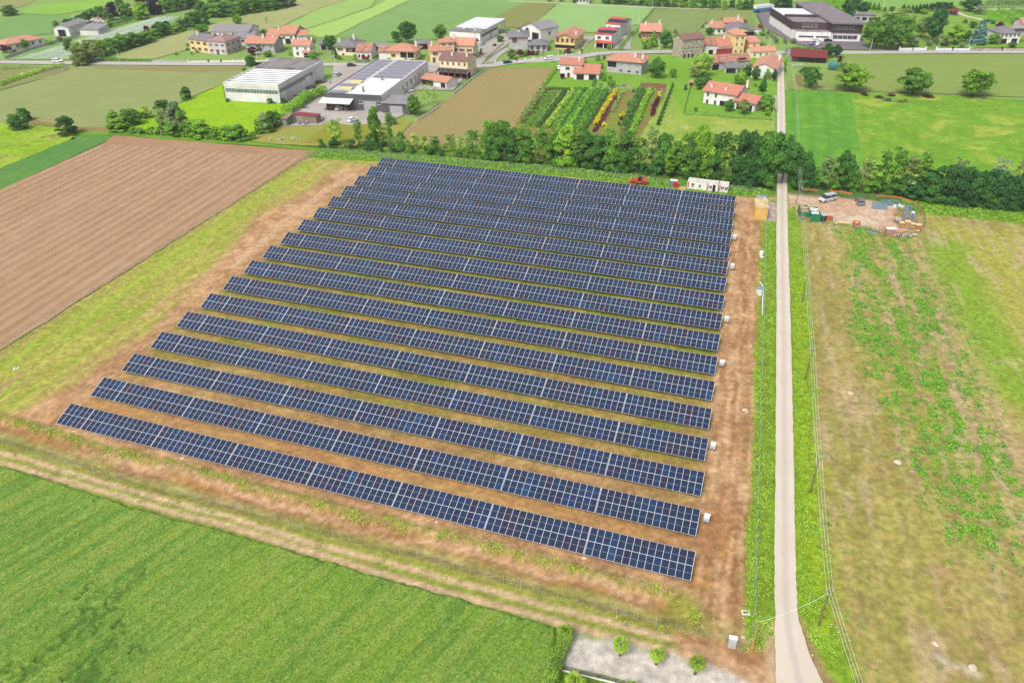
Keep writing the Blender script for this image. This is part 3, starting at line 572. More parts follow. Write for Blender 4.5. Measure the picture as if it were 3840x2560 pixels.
ribbon('lane', seen, wl_, lane_m, .26)
RP = [A(-900,560),A(0,555),A(600,562),A(1200,566),A(1800,570),A(2352,572),B(300,572),B(700,575),B(1060,575),B(1500,565),B(2000,575),B(2352,590),Cc(150,598),Cc(300,578),Cc(560,552),Cc(850,535),Cc(1150,500),Cc(1300,478),Cc(1600,468),Cc(1990,462),D(430,592),D(800,590),D(1200,592),D(1530,585),D(1900,592),E(350,588),E(900,584),E(1500,580),E(2352,580),E(3600,578)]
seen2 = []
for q in RP:
    w = px(q)
    if not seen2 or (w.xy-seen2[-1].xy).length > 9: seen2.append(w)
ribbon('main_road', seen2, [6.2]*len(seen2), asph, .30, jit=.05)
cfar = [px(p) for p in (E(1590,130),E(1700,180),E(1850,215),E(2000,260))]
ribbon('path', cfar, [3]*4, lane_m, .25)
ribbon('path', [px(p) for p in (E(1900,110),E(2352,100),E(3000,90))], [3]*3, lane_m, .25)
ribbon('path', [px(p) for p in (Cc(500,15),Cc(900,32),Cc(1740,70),Cc(2352,84),D(1230,100))], [2.5]*5, lane_m, .26)
# --- the standing crop in the foreground: a thick canopy with tramlines and lodged patches
WPX = [(-260,1665),(0,1742),(250,1815),(536,1910),(893,2000),(1400,2150),(1800,2262),(2080,2345),(2088,2400),(2058,2520),(2020,2760),(-500,2900),(-700,2100)]
wp = [(px(p, .58).x, px(p, .58).y) for p in WPX]; xs = [p[0] for p in wp]; ys = [p[1] for p in wp]
XX, YY = np.meshgrid(np.arange(min(xs), max(xs), .22), np.arange(max(min(ys), 44), max(ys), .22))
sd_ = sdp(XX+(vn.fbm(XX, YY, 1.5)-.5)*.8, YY+(vn.fbm(XX+9, YY, 1.5)-.5)*.8, wp)
wa = ang(Z3(0,960), Z3(640,560)); r_ = XX*math.cos(wa)+YY*math.sin(wa); t_ = -XX*math.sin(wa)+YY*math.cos(wa)
H_ = .60+(vn.fbm(r_/3, t_, 1.1, 4)-.5)*.24+(vn.fbm(XX, YY, 9, 3)-.5)*.35
tram = np.abs(((t_+(vn(XX, YY, 6)-.5)*.8) % 2.9)-1.45); H_ -= (1-sst(tram, .0, .55))*.28*sst(vn.fbm(XX+70, YY, 12, 3), .38, .58)
def wl2(pts, hw, warp=1.0): return dline(XX+(vn.fbm(XX, YY, 2, 3)-.5)*3*warp, YY+(vn.fbm(XX+99, YY, 2, 3)-.5)*3*warp, W(pts)) < hw
lod = np.zeros(XX.shape)
for pts, hw in (([Z3(950,745),Z3(860,830),Z3(730,950)], .45),([Z3(700,960),Z3(600,1070),Z3(560,1140)], .4),([Z3(590,1000),Z3(480,1130),Z3(400,1200),Z3(260,1300)], .5),([Z3(590,830),Z3(535,920)], .35),([Z3(200,1380),Z3(140,1440),Z3(60,1520)], .6),([Z3(700,1180),Z3(560,1290),Z3(430,1411)], .5),([Z3(740,1200),Z3(640,1300),Z3(560,1420)], .5),([Z3(300,1250),Z3(240,1320)], .4),([Z3(910,1180),Z3(895,1230)], .25),([Z3(80,1350),Z3(20,1420)], .4),([Z3(740,1400),Z3(700,1440)], .3),([Z3(430,1010),Z3(390,1030)], .3),([Z3(800,1030),Z3(700,1110)], .35),([Z3(640,1340),Z3(600,1420)], .5)):
    d = dline(XX+(vn.fbm(XX, YY, 1.6, 3)-.5)*3.5, YY+(vn.fbm(XX+99, YY, 1.6, 3)-.5)*3.5, W(pts)); lod = np.maximum(lod, 1-sst(d, hw*.4, hw*1.5))
H_ = H_*(1-lod*.6)+lod*.06
H_ += RNG.random(XX.shape)*.12+(vn.fbm(r_/1.4, t_, .6, 2)-.5)*.22
H_ *= sst(sd_, -.15, .35); H_ = np.maximum(H_, .03)
me, used = grid_mesh('wheat_field', XX, YY, H_, sd_ > -.3)
at = me.attributes.new('lodge', 'FLOAT', 'POINT'); at.data.foreach_set('value', lod.reshape(-1)[used].astype(np.float32))
def wheat_mat():
    t = NT('standing_crop'); p = t.pos()
    r = t.n('VectorRotate', {'Vector': p, 'Angle': -wa}, rotation_type='Z_AXIS').outputs[0]
    st = t.n('VectorMath', {0: r, 1: (.75, 1.7, 1)}, operation='MULTIPLY').outputs[0]
    na = t.noise(p, .05, 4, .6, .5); nb = t.noise(st, 1.3, 5, .75, 1.2); nf = t.noise(p, 3.6, 4, .75, 1.0); row = t.n('VectorMath', {0: r, 1: (.025, .62, 1)}, operation='MULTIPLY').outputs[0]
    nr = t.noise(row, 1.0, 3, .6)
    cc = t.mix(t.ss(na, .38, .62), c(110,156,50), c(134,170,50))
    cc = t.mix(t.ss(nr, .46, .62, 0, .7), cc, c(160,176,76))
    cc = t.mix(t.ss(nr, .34, .46, .55, 0), cc, c(88,134,52))
    cc = t.mix(t.ss(nb, .48, .66, 0, .75), cc, c(172,194,104)); cc = t.mix(t.ss(nf, .48, .62, 0, .8), cc, c(66,112,34))
    cc = t.mix(t.ss(nf, .34, .46, .55, 0), cc, c(170,196,104))
    lo = t.n('Attribute', attribute_name='lodge').outputs['Fac']
    tl = t.math('FRACT', t.math('MULTIPLY', t.math('ADD', t.n('SeparateXYZ', {0: r}).outputs[1], t.math('MULTIPLY', t.noise(p, .15, 2), 1.2)), 1/2.9)); tl = t.math('ABSOLUTE', t.math('SUBTRACT', tl, .5)); cc = t.mix(t.math('MULTIPLY', t.ss(tl, .0, .16, 1, 0), t.ss(t.noise(p, .08, 3), .40, .62, 0, .42)), cc, c(84,124,44)); cc = t.mix(t.math('MULTIPLY', lo, .55), cc, c(56,104,40))
    t.bump(t.math('ADD', nf, t.math('MULTIPLY', nb, .8)), 1.0, .22)
    t.b.inputs['Roughness'].default_value = .8; t.b.inputs['Specular IOR Level'].default_value = .15; return t.col(cc)
me.materials.append(wheat_mat()); tag(link('wheat_field', me), kind='structure')
# ================================================================== SOLAR TABLES
TILT = .3381; SL = 4.2859; PW = 1.058; ROWL = 110.0; DROW = (-.4106, 8.3814)
def cell_mat():
    t = NT('solar_cells'); oi = t.n('ObjectInfo'); uv = t.n('SeparateXYZ', {0: t.n('UVMap').outputs[0]}); p = t.pos()
    r = oi.outputs['Random']
    cr = t.t.nodes.new('ShaderNodeValToRGB'); t.t.links.new(r, cr.inputs[0]); e = cr.color_ramp; e.interpolation = 'CONSTANT'
    e.elements[0].position = 0; e.elements[0].color = (.0075,.0165,.042,1); e.elements[1].position = .3; e.elements[1].color = (.0095,.0145,.035,1)
    for q, k in ((.55,(.0065,.017,.044,1)),(.72,(.012,.012,.032,1)),(.84,(.007,.020,.058,1)),(.94,(.018,.013,.030,1)),(.985,(.009,.030,.070,1))):
        z = e.elements.new(q); z.color = k
    base = cr.outputs[0]
    bx = t.math('ABSOLUTE', t.math('SUBTRACT', t.math('FRACT', t.math('MULTIPLY', uv.outputs[0], 6/.998)), .5))
    by = t.math('ABSOLUTE', t.math('SUBTRACT', t.math('FRACT', t.math('MULTIPLY', uv.outputs[1], 12/1.02)), .5))
    cell = t.math('MAXIMUM', t.ss(bx, .465, .485), t.math('MULTIPLY', t.ss(by, .45, .475), .5))
    bar = t.ss(t.math('ABSOLUTE', t.math('SUBTRACT', t.math('FRACT', t.math('MULTIPLY', uv.outputs[0], 54/.998)), .5)), .38, .48)
    cc = t.mix(t.math('MULTIPLY', cell, .30), base, (.10,.13,.2,1)); cc = t.mix(t.math('MULTIPLY', bar, .03), cc, (.3,.33,.4,1))
    d = t.n('SeparateXYZ', {0: p})
    t.b.inputs['Roughness'].default_value = .5; t.b.inputs['Specular IOR Level'].default_value = .08
    t.b.inputs['Coat Weight'].default_value = .55; t.b.inputs['Coat Roughness'].default_value = .05; t.b.inputs['Coat IOR'].default_value = 1.22
    return t.col(cc)
ALU = plain('aluminium_frame', c(232,238,240,.8), .4, .05, 2, .0, .5); STEEL = plain('galvanised_steel', c(168,174,178), .45, .2, 3, .6, .5)
CELL = cell_mat(); BACK = plain('panel_backsheet', c(210,212,212), .6, .05)
PL, PWID, TH = 2.13, 1.036, .035
def panel_mesh():
    m = MB(); w, l, f = PWID, PL, .017; z = 0.0
    m.box(0, w, 0, l, -TH, z-.004, 0)
    m.quad([(0,0,z),(w,0,z),(w,f,z),(0,f,z)]); m.quad([(0,l-f,z),(w,l-f,z),(w,l,z),(0,l,z)])
    m.quad([(0,f,z),(f,f,z),(f,l-f,z),(0,l-f,z)]); m.quad([(w-f,f,z),(w,f,z),(w,l-f,z),(w-f,l-f,z)])
    g = .006; h = l/2
    m.quad([(f,h-g,z),(w-f,h-g,z),(w-f,h+g,z),(f,h+g,z)], 0)
    for a, b in ((f, h-g), (h+g, l-f)):
        m.quad([(f,a,z),(w-f,a,z),(w-f,b,z),(f,b,z)], 1, [(0,0),(w-2*f,0),(w-2*f,b-a),(0,b-a)])
    return m.mesh('solar_panel', [ALU, CELL], weld=False)
PM = panel_mesh()
postm = MB().box(-.05,.05,-.04,.04,-.3,1.0,0).mesh('post', STEEL)
rear_h = .8+math.sin(TILT)*3.2-.16; front_h = .8+math.sin(TILT)*1.0-.16
pf = MB().box(-.05,.05,-.04,.04,-.3,front_h,0).mesh('post', STEEL); prr = MB().box(-.05,.05,-.04,.04,-.3,rear_h,0).mesh('post', STEEL)
ct, st_ = math.cos(TILT), math.sin(TILT)
def make_table(nc):
    root = thing('solar_table', 'solar table', 'solar table'); w = nc*PW
    for j in range(2):
        for i in range(nc):
            o = link('solar_panel', PM, root); s_ = j*(PL+.022)
            o.location = (i*PW+.011, s_*ct, .8+s_*st_); o.rotation_euler = (TILT, 0, 0)
    for y in (1.0, 3.2):
        npst = 4 if nc > 6 else 2
        for k in range(npst): link('post', pf if y < 2 else prr, root, (.8+k*(w-1.6)/(npst-1), y*ct, 0))
    for x_ in (-.022, w-.004):
        m = MB().box(0, .022, 0, 2*PL+.02, -.06, -.005, 0); o = m.build('end_profile', ALU, root); o.location = (x_, 0, .8); o.rotation_euler = (TILT, 0, 0)
    for s_ in (.5, 1.65, 2.65, 3.8):
        m = MB(); m.box(.02, w-.02, -.03, .03, -.11, -.04, 0); o = m.build('rail', STEEL, root); o.location = (0, s_*ct, .8+s_*st_); o.rotation_euler = (TILT, 0, 0)
    return root
T14, T5 = make_table(14), make_table(5)
FREE = {14: [T14], 5: [T5]}
gap = (ROWL-103*PW)/7
for k_ in (T14, T5): KIDS[k_.name] = list(k_.children)
usedproto = set()
for r in range(17):
    bx = O0[0]+r*(DROW[0]*UU[0]+DROW[1]*NN_[0]); by = O0[1]+r*(DROW[0]*UU[1]+DROW[1]*NN_[1]); s = -ROWL
    for k in range(8):
        nc = 5 if k == 0 else 14; proto = T5 if k == 0 else T14
        if proto.name in usedproto: o = copy_tree(proto)
        else: o = proto; usedproto.add(proto.name)
        o.location = (bx+s*UU[0], by+s*UU[1], 0); o.rotation_euler = (0, 0, AZ_)
        rw = 'nearest row' if r == 0 else ('farthest row' if r == 16 else nth(r+1)+' row')
        if k == 0: lb = 'short five-column solar table at the left end of the '+rw+(' from the camera' if 0 < r < 16 else '')
        elif k == 7: lb = 'solar table at the right end of the '+rw+(' from the camera' if 0 < r < 16 else '')
        else: lb = 'solar table, '+nth(k+1)+' from the left in the '+rw+(' from the camera' if 0 < r < 16 else '')
        tag(o, lb, 'solar table', 'solar tables standing in rows'); s += nc*PW+gap
# ================================================================== TREES, SHRUBS, HEDGES
def leaf_arrays(P, Nn, S, var, asp=1.5):
    """one bent-square leaf spray per point"""
    n = len(P); r = RNG.normal(size=(n, 3)); T = np.cross(Nn, r); T /= np.linalg.norm(T, axis=1, keepdims=True)+1e-9
    Bt = np.cross(Nn, T); S = S[:, None]
    q = np.stack([P-T*S*.5*asp, P-Bt*S*.5+Nn*S*.12, P+T*S*.5*asp, P+Bt*S*.5+Nn*S*.12], 1)
    return q.reshape(-1, 3), np.repeat(var, 4)
def leaf_mesh(name, parts):
    V = np.concatenate([p[0] for p in parts]).astype(np.float32); va = np.concatenate([p[1] for p in parts]).astype(np.float32)
    n = len(V)//4; me = bpy.data.meshes.new(name)
    me.vertices.add(len(V)); me.vertices.foreach_set('co', V.reshape(-1))
    me.loops.add(n*4); me.loops.foreach_set('vertex_index', np.arange(n*4, dtype=np.int32))
    me.polygons.add(n); me.polygons.foreach_set('loop_start', (np.arange(n)*4).astype(np.int32)); me.update(calc_edges=True)
    a = me.attributes.new('var', 'FLOAT', 'POINT'); a.data.foreach_set('value', np.clip(va, 0, 1)); me.materials.append(LEAF); return me
def clump(cx, cy, cz, r, n, leaf, sq=.85, v=None):
    d = RNG.normal(size=(n, 3)); d /= np.linalg.norm(d, axis=1, keepdims=True); d[:, 2] = np.where(d[:, 2] < -.3, -d[:, 2]*.6, d[:, 2])
    rr = r*(.55+.5*RNG.random(n)**.6)
    P = d*rr[:, None]; P[:, 2] *= sq; P += (cx, cy, cz)
    N3 = d*.7+RNG.normal(size=(n, 3))*.75+(0, 0, .2); N3 /= np.linalg.norm(N3, axis=1, keepdims=True)
    v = RNG.random() if v is None else v
    return leaf_arrays(P, N3, leaf*(.6+.8*RNG.random(n)), .5*v+.5*RNG.random(n))
def trunk_mesh(H, r, branches, lean=0.0, seed=0):
    m = MB(); rg = random.Random(seed); n = 7; pts = []; rad = []
    for i in range(n):
        t = i/(n-1); pts.append((lean*t*t*H+rg.uniform(-.12,.12)*t, rg.uniform(-.12,.12)*t, H*t)); rad.append(r*(1-.75*t)*(1.35 if i == 0 else 1))
    m.tube(pts, rad, 7)
    for (z0, dx, dy, dz, rr) in branches:
        t = z0/H; b = Vector((lean*t*t*H, 0, z0)); e = b+Vector((dx, dy, dz)); mid = b.lerp(e, .5)+Vector((0, 0, -.08*dz+rg.uniform(-.1,.1)))
        m.tube([b, mid, e], [rr, rr*.7, rr*.3], 5)
    return m.mesh('trunk', BARK)
PROTO = {}
def reg(kind, H, Wd, tm, cm):
    co = np.zeros(len(cm.vertices)*3, np.float32); cm.vertices.foreach_get('co', co); co = co.reshape(-1, 3)
    Wd = 2*float(np.percentile(np.hypot(co[:, 0], co[:, 1]), 98.5)); H = float(np.percentile(co[:, 2], 99.7))
    PROTO.setdefault(kind, []).append((H, Wd, tm, cm))
def mk_round(seed, H=10, Rx=4.3, low=.07, dens=1.0, top=1.0):
    rg = random.Random(seed); cl = []; cz = H*(.5+low/2); rz = H*(1-low)/2
    N_ = 40
    for i in range(N_):
        z = 1-2*(i+.5)/N_; ph = i*2.39996+rg.uniform(-.4,.4); rr = math.sqrt(max(0, 1-z*z)); f = rg.uniform(.50,.92)
        x, y, zz = rr*math.cos(ph)*Rx*f, rr*math.sin(ph)*Rx*f, cz+z*rz*f*(.95)
        r = rg.uniform(.16,.34)*Rx
        cl.append(clump(x, y, zz, r, int(250*dens*(r/1.2)**1.4), .30))
    for i in range(10): cl.append(clump(rg.uniform(-.35,.35)*Rx, rg.uniform(-.35,.35)*Rx, cz+rg.uniform(-.4,.5)*rz, .42*Rx, 170, .42))
    br = [(H*low*1.1+k*.5, math.cos(k*1.9)*Rx*.6, math.sin(k*1.9)*Rx*.6, H*.35, .12) for k in range(6)]
    return H, 2*Rx, trunk_mesh(H*.7, .28, br, 0, seed), leaf_mesh('crown', cl)
for s_ in (1, 2, 3): reg('round', *mk_round(s_))
def mk_dense(seed, H=10, Rx=4.4):
    rg = random.Random(seed); cl = []
    for i in range(46):
        t = rg.random()**.8; z = .6+t*(H-1.6); R = Rx*(1-.55*max(0, (t-.45))/.55)*rg.uniform(.35,.8); a = rg.uniform(0, 6.28)
        r = rg.uniform(.9,1.5); cl.append(clump(R*math.cos(a), R*math.sin(a), z, r, int(230*r), .30))
    br = [(H*.3+k*.5, math.cos(k*2.1)*Rx*.5, math.sin(k*2.1)*Rx*.5, H*.3, .1) for k in range(5)]
    return H, 2*Rx*.95, trunk_mesh(H*.8, .22, br, .02, seed), leaf_mesh('crown', cl)
for s_ in (11, 12, 13): reg('dense', *mk_dense(s_))
def mk_airy(seed, H=10, Rx=2.4, lowc=.3, k=17):
    rg = random.Random(seed); cl = []; br = []; lean = rg.uniform(-.06,.06)
    for i in range(k):
        t = lowc+(1-lowc)*((i+.5)/k); a = i*2.4+rg.uniform(-.6,.6); R = Rx*rg.uniform(.2,.85)*(1.15-.5*t); z = H*t*.95; r = rg.uniform(.6,1.15)
        x, y = R*math.cos(a)+lean*t*t*H, R*math.sin(a); cl.append(clump(x, y, z, r, int(130*r), .26, .8))
        br.append((max(.3, z-1.2-.3*R), x-lean*t*t*H, y, 1.1+.3*R, .05))
    return H, 2*Rx, trunk_mesh(H*.93, .13, br, lean, seed), leaf_mesh('crown', cl)
for s_ in (21, 22, 23, 24): reg('airy', *mk_airy(s_))
def mk_bush(seed, H=3, R=2.0, leaf=.24, n=16):
    rg = random.Random(seed); cl = []
    for i in range(n):
        t = rg.random(); a = rg.uniform(0, 6.28); q = R*rg.uniform(.1,.7)*(1.1-.6*t); r = rg.uniform(.45,.8)
        cl.append(clump(q*math.cos(a), q*math.sin(a), .35+t*(H-.9), r, int(90*r), leaf))
    return H, 2*R, trunk_mesh(H*.6, .06, [(.3, .5, .3, 1, .03), (.3, -.5, .2, 1, .03)], 0, seed), leaf_mesh('crown', cl)
for s_ in (31, 32, 33): reg('bush', *mk_bush(s_))
def mk_cone(seed, H=8, R=2.0, p=.9, base=.06, leaf=.34, n=44):
    rg = random.Random(seed); cl = []
    for i in range(n):
        t = base+(1-base)*(i/n); a = i*2.4; q = R*(1-t)**p*.72; r = (.35+.55*(1-t))*(R/2)
        cl.append(clump(q*math.cos(a), q*math.sin(a), t*H, r, int(80*r+20), leaf, 1.1))
    return H, 2*R, trunk_mesh(H*.8, .16, [], 0, seed), leaf_mesh('crown', cl)
reg('cone', *mk_cone(41)); reg('cone', *mk_cone(42, R=2.3)); reg('column', *mk_cone(43, 4, .75, .25, .04, .17, 36)); reg('column', *mk_cone(44, 4, .8, .3, .04, .17, 36))
TREEROOT = {}
def depth_of(g): return -(MWi @ (Vector(g)-Vector((0,0,CAMZ)))).z
TN = {'round': 'tree', 'dense': 'tree', 'airy': 'tree', 'bush': 'shrub', 'cone': 'conifer_tree', 'column': 'conical_shrub'}
def tree(kind, p, h, w, colr, label, cat=None, group=None, world=None):
    v = PROTO[kind]; H, Wd, tm, cm = v[random.randrange(len(v))]
    g = world if world is not None else px(p); root = thing(TN[kind], label, cat or ('shrub' if kind in ('bush', 'column') else 'tree'), (g.x, g.y, 0), random.uniform(0, 6.28), group)
    sx_ = random.uniform(.86, 1.12) if kind in ('round', 'dense', 'airy') else 1; root.scale = (w/Wd*sx_, w/Wd/sx_, h/H*random.uniform(.96, 1.04)); link('trunk', tm, root); cr = link('crown', cm, root)
    j = random.uniform(-.08, .08); cr.color = (colr[0]*(1+j), colr[1]*(1+j*.4), colr[2]*(1-j), 1); return root
KL = .93
CL = dict(m=c(96,144,52,KL), d=c(58,104,50,KL), l=c(140,176,70,KL), y=c(206,198,44,KL), p=c(92,38,58,KL), k=c(46,38,58,KL), g=c(126,148,106,KL), b=c(108,146,134,KL), o=c(130,152,86,KL), e=c(116,162,50,KL), v=c(74,122,50,KL))
AD = dict(m='green', d='dark green', l='light green', y='yellow', p='purple-leaved', k='blackish purple', g='grey-green', b='blue-grey', o='olive-green', e='bright green', v='deep green')
KN = {'R': 'round', 'D': 'dense', 'A': 'airy', 'B': 'bush', 'C': 'cone', 'K': 'column'}
KD = {'round': 'round tree', 'dense': 'leafy tree', 'airy': 'slender tree', 'bush': 'shrub', 'cone': 'conical tree', 'column': 'narrow shrub'}
def grove(Z, spec, where, group):
    items = []
    for s in spec.split(';'):
        s = s.strip()
        if not s: continue
        a = s.split(); items.append((float(a[0]), float(a[1]), float(a[2]), float(a[3]), KN[a[4][0]], a[4][1]))
    items.sort(key=lambda q: q[0])
    for i, (x, yb, yt, w, k, cl) in enumerate(items):
        b = Z(x, yb); t = Z(x, yt); g = px(b); h = max(.8, hpx(b, t)); sc_ = abs(Z(1, 0)[0]-Z(0, 0)[0])
        wm = w*sc_/FPX*math.sqrt(g.y*g.y*.75+CAMZ**2*.6+g.x**2*.1)
        wm = w*sc_*depth_of(g)/FPX
        g = g+Vector((g.x, g.y, 0)).normalized()*wm*.15
        tree(k, None, h, max(wm, .6), CL[cl], f'{AD[cl]} {KD[k]} {where}, {nth(i+1)} from left', None, group, world=g)
random.seed(11)
# the tree line along the ditch behind the solar rows
TL = '''150 350 120 150 Al;345 360 130 95 Am;500 365 20 140 Dm;560 365 175 90 Al;630 372 62 80 Am;850 385 245 100 Al;925 390 255 90 Al;1010 398 262 110 Am;1160 412 240 120 Al;1240 425 265 75 Al;1350 440 205 150 Am;1425 445 245 90 Al;
1500 468 128 160 Dm;1600 480 135 230 Dv;1700 485 190 170 Dv;1800 500 215 180 Dm;1925 520 195 190 Am;2040 520 235 190 Dm;2155 540 180 240 De;2280 540 225 160 Am;
2330 548 240 200 Dv;2450 560 255 210 Dv;2550 565 225 200 Dm;2680 580 230 210 Dv;2790 590 270 170 Am;2910 600 195 150 Ao;3020 600 255 200 Dv;3120 612 325 160 Dm;3240 620 230 200 Dm;3360 632 200 220 De;3450 640 265 180 Dv;3550 650 210 160 Am;3650 672 245 150 Am;
1290 430 330 90 Al;1095 405 330 80 Al;780 380 290 60 Al;3080 640 420 120 Ae;3300 650 400 130 Dv;2620 590 400 150 Dv;2240 560 380 130 Am'''
grove(F, TL, 'behind the solar rows', 'trees in the line behind the solar rows')
grove(G, '1600 690 235 210 Dd;1720 705 275 230 Dd;1800 715 240 240 Dv;1870 700 262 240 Rv;1950 690 268 230 Rv;2040 705 320 180 Rv;2110 735 400 190 Dv;2140 745 480 170 Dd;1660 715 480 160 Dd;1560 700 520 120 Dd', 'arching over the lane', 'trees over the lane')
grove(Hh, '480 738 540 170 Am;600 742 452 180 Ao;735 745 412 215 Rv;900 762 440 150 Ao;990 768 480 150 Al;1070 775 412 140 Am;1175 790 392 200 Am;1300 805 450 210 Ao;1420 820 402 190 Am;1700 830 480 180 Ag;2060 870 455 190 Ag;2240 880 440 180 Ao;390 730 450 170 Dv;850 760 560 120 Am;1010 770 600 130 Dm', 'in the open row east of the lane', 'trees east of the lane')
grove(Hh, '1230 800 625 190 Dv;1340 815 600 220 Dd;1470 835 590 240 Dd;1610 850 540 260 Dd;1760 868 560 260 Dd;1910 885 600 260 Dd;2060 898 590 260 Dd;2200 908 625 240 Dd;2340 918 610 250 Dd;2470 930 620 250 Dd;1540 845 650 200 Dv;1690 860 640 200 Dd;1840 880 660 200 Dd;1990 893 660 200 Dv;2130 905 670 200 Dd;2280 915 670 200 Dd', 'in the dense hedgerow on the right', 'dense hedgerow trees')
grove(F, '130 352 270 110 Bd;440 352 250 120 Bd;545 355 240 150 Bd;720 368 232 110 Bm;1010 395 300 90 Bm;1680 490 310 130 Bd;1480 480 380 80 Bd;2100 545 440 140 Bm;2240 552 480 130 Be;2430 562 490 120 Bd;2600 575 480 120 Bd;2860 600 500 110 Bd', 'with white blossom below the tree line', 'blossoming shrubs')
# low undergrowth along the foot of the line
def along(pts, step, fn):
    w = [px(p) for p in pts]; run = 0; k = 0
    for a, b in zip(w[:-1], w[1:]):
        L = (b-a).length; n = max(1, int(L/step))
        for i in range(n): fn(a.lerp(b, (i+random.uniform(.1,.9))/n), k); k += 1
under = []
along([(1190,557),(1310,562),(1560,578),(1795,602),(2178,634),(2440,658),(2738,692),(2890,708)], 2.6, lambda q, k: under.append((q, 0)))
along([(2975,706),(3200,722),(3400,742)], 3.0, lambda q, k: under.append((q, 1)))
for i, (q, wh) in enumerate(under):
    q = q+Vector((random.uniform(-1,1), random.uniform(0,3.5), 0)); h = random.uniform(1.5,3.2)
    tree('bush', None, h, h*1.25, CL[random.choice('dvmd')], 'dark undergrowth bush at the foot of the trees, '+nth(i+1)+' from left', 'bush', 'undergrowth bushes below the tree line', world=q)
# white umbels on the blossoming shrubs
def blossom_mat():
    t = NT('blossom'); return t.col(c(236,236,214,.85))
# single field trees
grove(E, '1110 1070 775 375 Rm;1780 1085 785 385 Re;430 1022 735 370 Re', 'standing along the field edge on the right', 'round field trees')
grove(D, '1862 992 742 215 Rv;680 865 600 240 Rl;600 870 690 150 Ro;170 875 648 205 Rv;362 868 765 85 Re;650 1000 855 130 Rv;730 985 850 120 Rv;1092 945 825 170 Re;1192 850 722 130 Rv;1262 900 742 110 Rv;1395 885 762 75 Re;1357 965 835 75 Cv;1345 1020 940 100 Rd;1470 905 762 75 Rd;972 1242 1105 120 Rv;1130 1272 1102 140 Ro;1385 1235 1062 190 Rm;1398 1290 1185 72 Re;1340 1095 1030 95 Re;612 1240 1180 42 Re;1215 1170 1115 50 Bd;1250 1150 1120 36 Bd;1272 965 920 32 Bd;1240 965 930 40 Bg;500 1000 928 42 Kv', 'left of the lane', 'garden trees left of the lane')
grove(D, '145 520 340 100 Ce;280 540 340 150 Rv;60 545 420 110 Rl;35 470 420 60 Ry;370 545 460 70 Rd;5 420 375 60 Rd;760 392 305 90 Rv;1118 285 210 125 Rv;1040 410 302 85 Cd;1318 575 460 120 Rm;1432 575 520 80 Rm;1210 510 450 80 Bp;690 310 275 36 Bv;390 375 330 30 Ag;1500 482 425 62 Rg;1602 482 430 60 Rg;1690 482 422 64 Rg;1440 420 370 50 Rg;1480 450 390 50 Rg;1410 380 340 50 Ro;1345 395 345 90 Re;1260 410 360 60 Re', 'near the farmhouses', 'village trees by the main road')
grove(D, '2052 640 492 155 Rd;2165 640 500 115 Rd;1985 625 560 80 Be;1800 805 742 110 Bd;1870 800 750 90 Bd;2200 690 620 70 Bp;2230 750 680 90 Ro;1605 690 650 50 Be;1600 730 680 50 Be;1600 800 740 50 Bm;2090 640 580 60 Be;1640 610 545 60 Bd;1700 608 540 60 Bm;1770 605 540 60 Bd;1840 605 545 60 Bv;1900 605 550 60 Bd', 'round the dark red shed', 'trees round the dark red shed')
grove(E, '650 545 205 260 Rm;800 560 178 310 Rm;960 545 188 260 Rm;720 540 260 240 Rv;880 555 240 260 Rm;1000 300 98 280 Ro;1210 430 195 190 Ro;1330 490 118 220 Rd;1580 505 272 220 Re;1700 470 340 120 Rd;1830 500 225 190 Cb;1110 525 398 150 Rg;1300 512 445 80 Rg;1450 515 388 160 Ro;2012 495 378 150 Rm;2070 335 240 85 Rp;2215 532 462 85 Rv;1750 135 0 230 Rd;1850 165 60 130 Rg;1245 165 98 90 Re;900 125 76 70 Rv;460 165 0 160 Rd;570 175 25 130 Rd;1540 100 25 60 Cd;985 525 475 60 Rg;1660 530 470 70 Rg;1950 250 210 90 Rm;2000 270 225 70 Rv;2250 280 220 90 Rm;1700 260 215 60 Cv;1780 320 240 90 Rv;1380 420 330 100 Rd;1640 420 330 100 Rv', 'in the park at the right', 'park trees behind the east road')
grove(E, '1020 110 55 60 Cd;1065 140 60 60 Cd;1110 150 60 60 Cd;1150 155 60 60 Cd;1190 150 50 60 Cd;1230 140 50 60 Cd;1270 110 45 60 Cd;1330 130 40 80 Rd;1390 135 25 90 Rd;1450 140 30 90 Rd;1505 140 35 90 Rd;1560 140 70 70 Rd;650 70 20 40 Cv;690 115 32 46 Cv;740 120 38 50 Cv;810 130 80 40 Bk;600 80 20 60 Rd;520 60 -20 80 Rm', 'in the far row at top right', 'far row of dark evergreens')
grove(D, '1470 75 -20 130 Dm;1560 105 -20 190 Dd;1620 95 -10 120 Dd;2290 140 0 150 Dd;2230 200 110 100 Dv;2150 130 70 80 Dm;2330 230 130 90 Dd', 'behind the factory', 'trees behind the factory')
grove(A, '95 142 48 125 Dv;175 1148 1008 165 Dv;225 1072 955 125 Dv;602 1198 1033 185 Dv;640 1232 1212 50 Bd;1440 992 888 140 Dv;1650 885 775 90 Dv;1625 900 830 60 Bm', 'standing free in the left fields', 'free-standing trees in the left fields')
grove(A, '1020 1130 988 120 De;1060 1168 1045 190 De;1160 1110 975 170 Dm;1230 1100 985 90 Rm;1290 1052 945 135 Rl;1180 1180 1130 120 Bm;1260 1190 1130 120 Bm;1340 1192 1125 110 Be;1400 1195 1110 110 Be;1470 1195 960 125 Do;1580 1205 905 175 Dg;1530 1215 1060 140 De;1640 1208 970 120 Dm;1700 1218 1070 120 De;1780 1222 1075 190 De;1850 1228 1130 100 Be;1920 1235 1120 120 De;2010 1240 1110 150 De;2100 1248 1110 190 Dm;2180 1245 1150 110 Be;2240 1235 1160 90 Be', 'in the hedge below the white factory', 'hedge trees below the white factory')
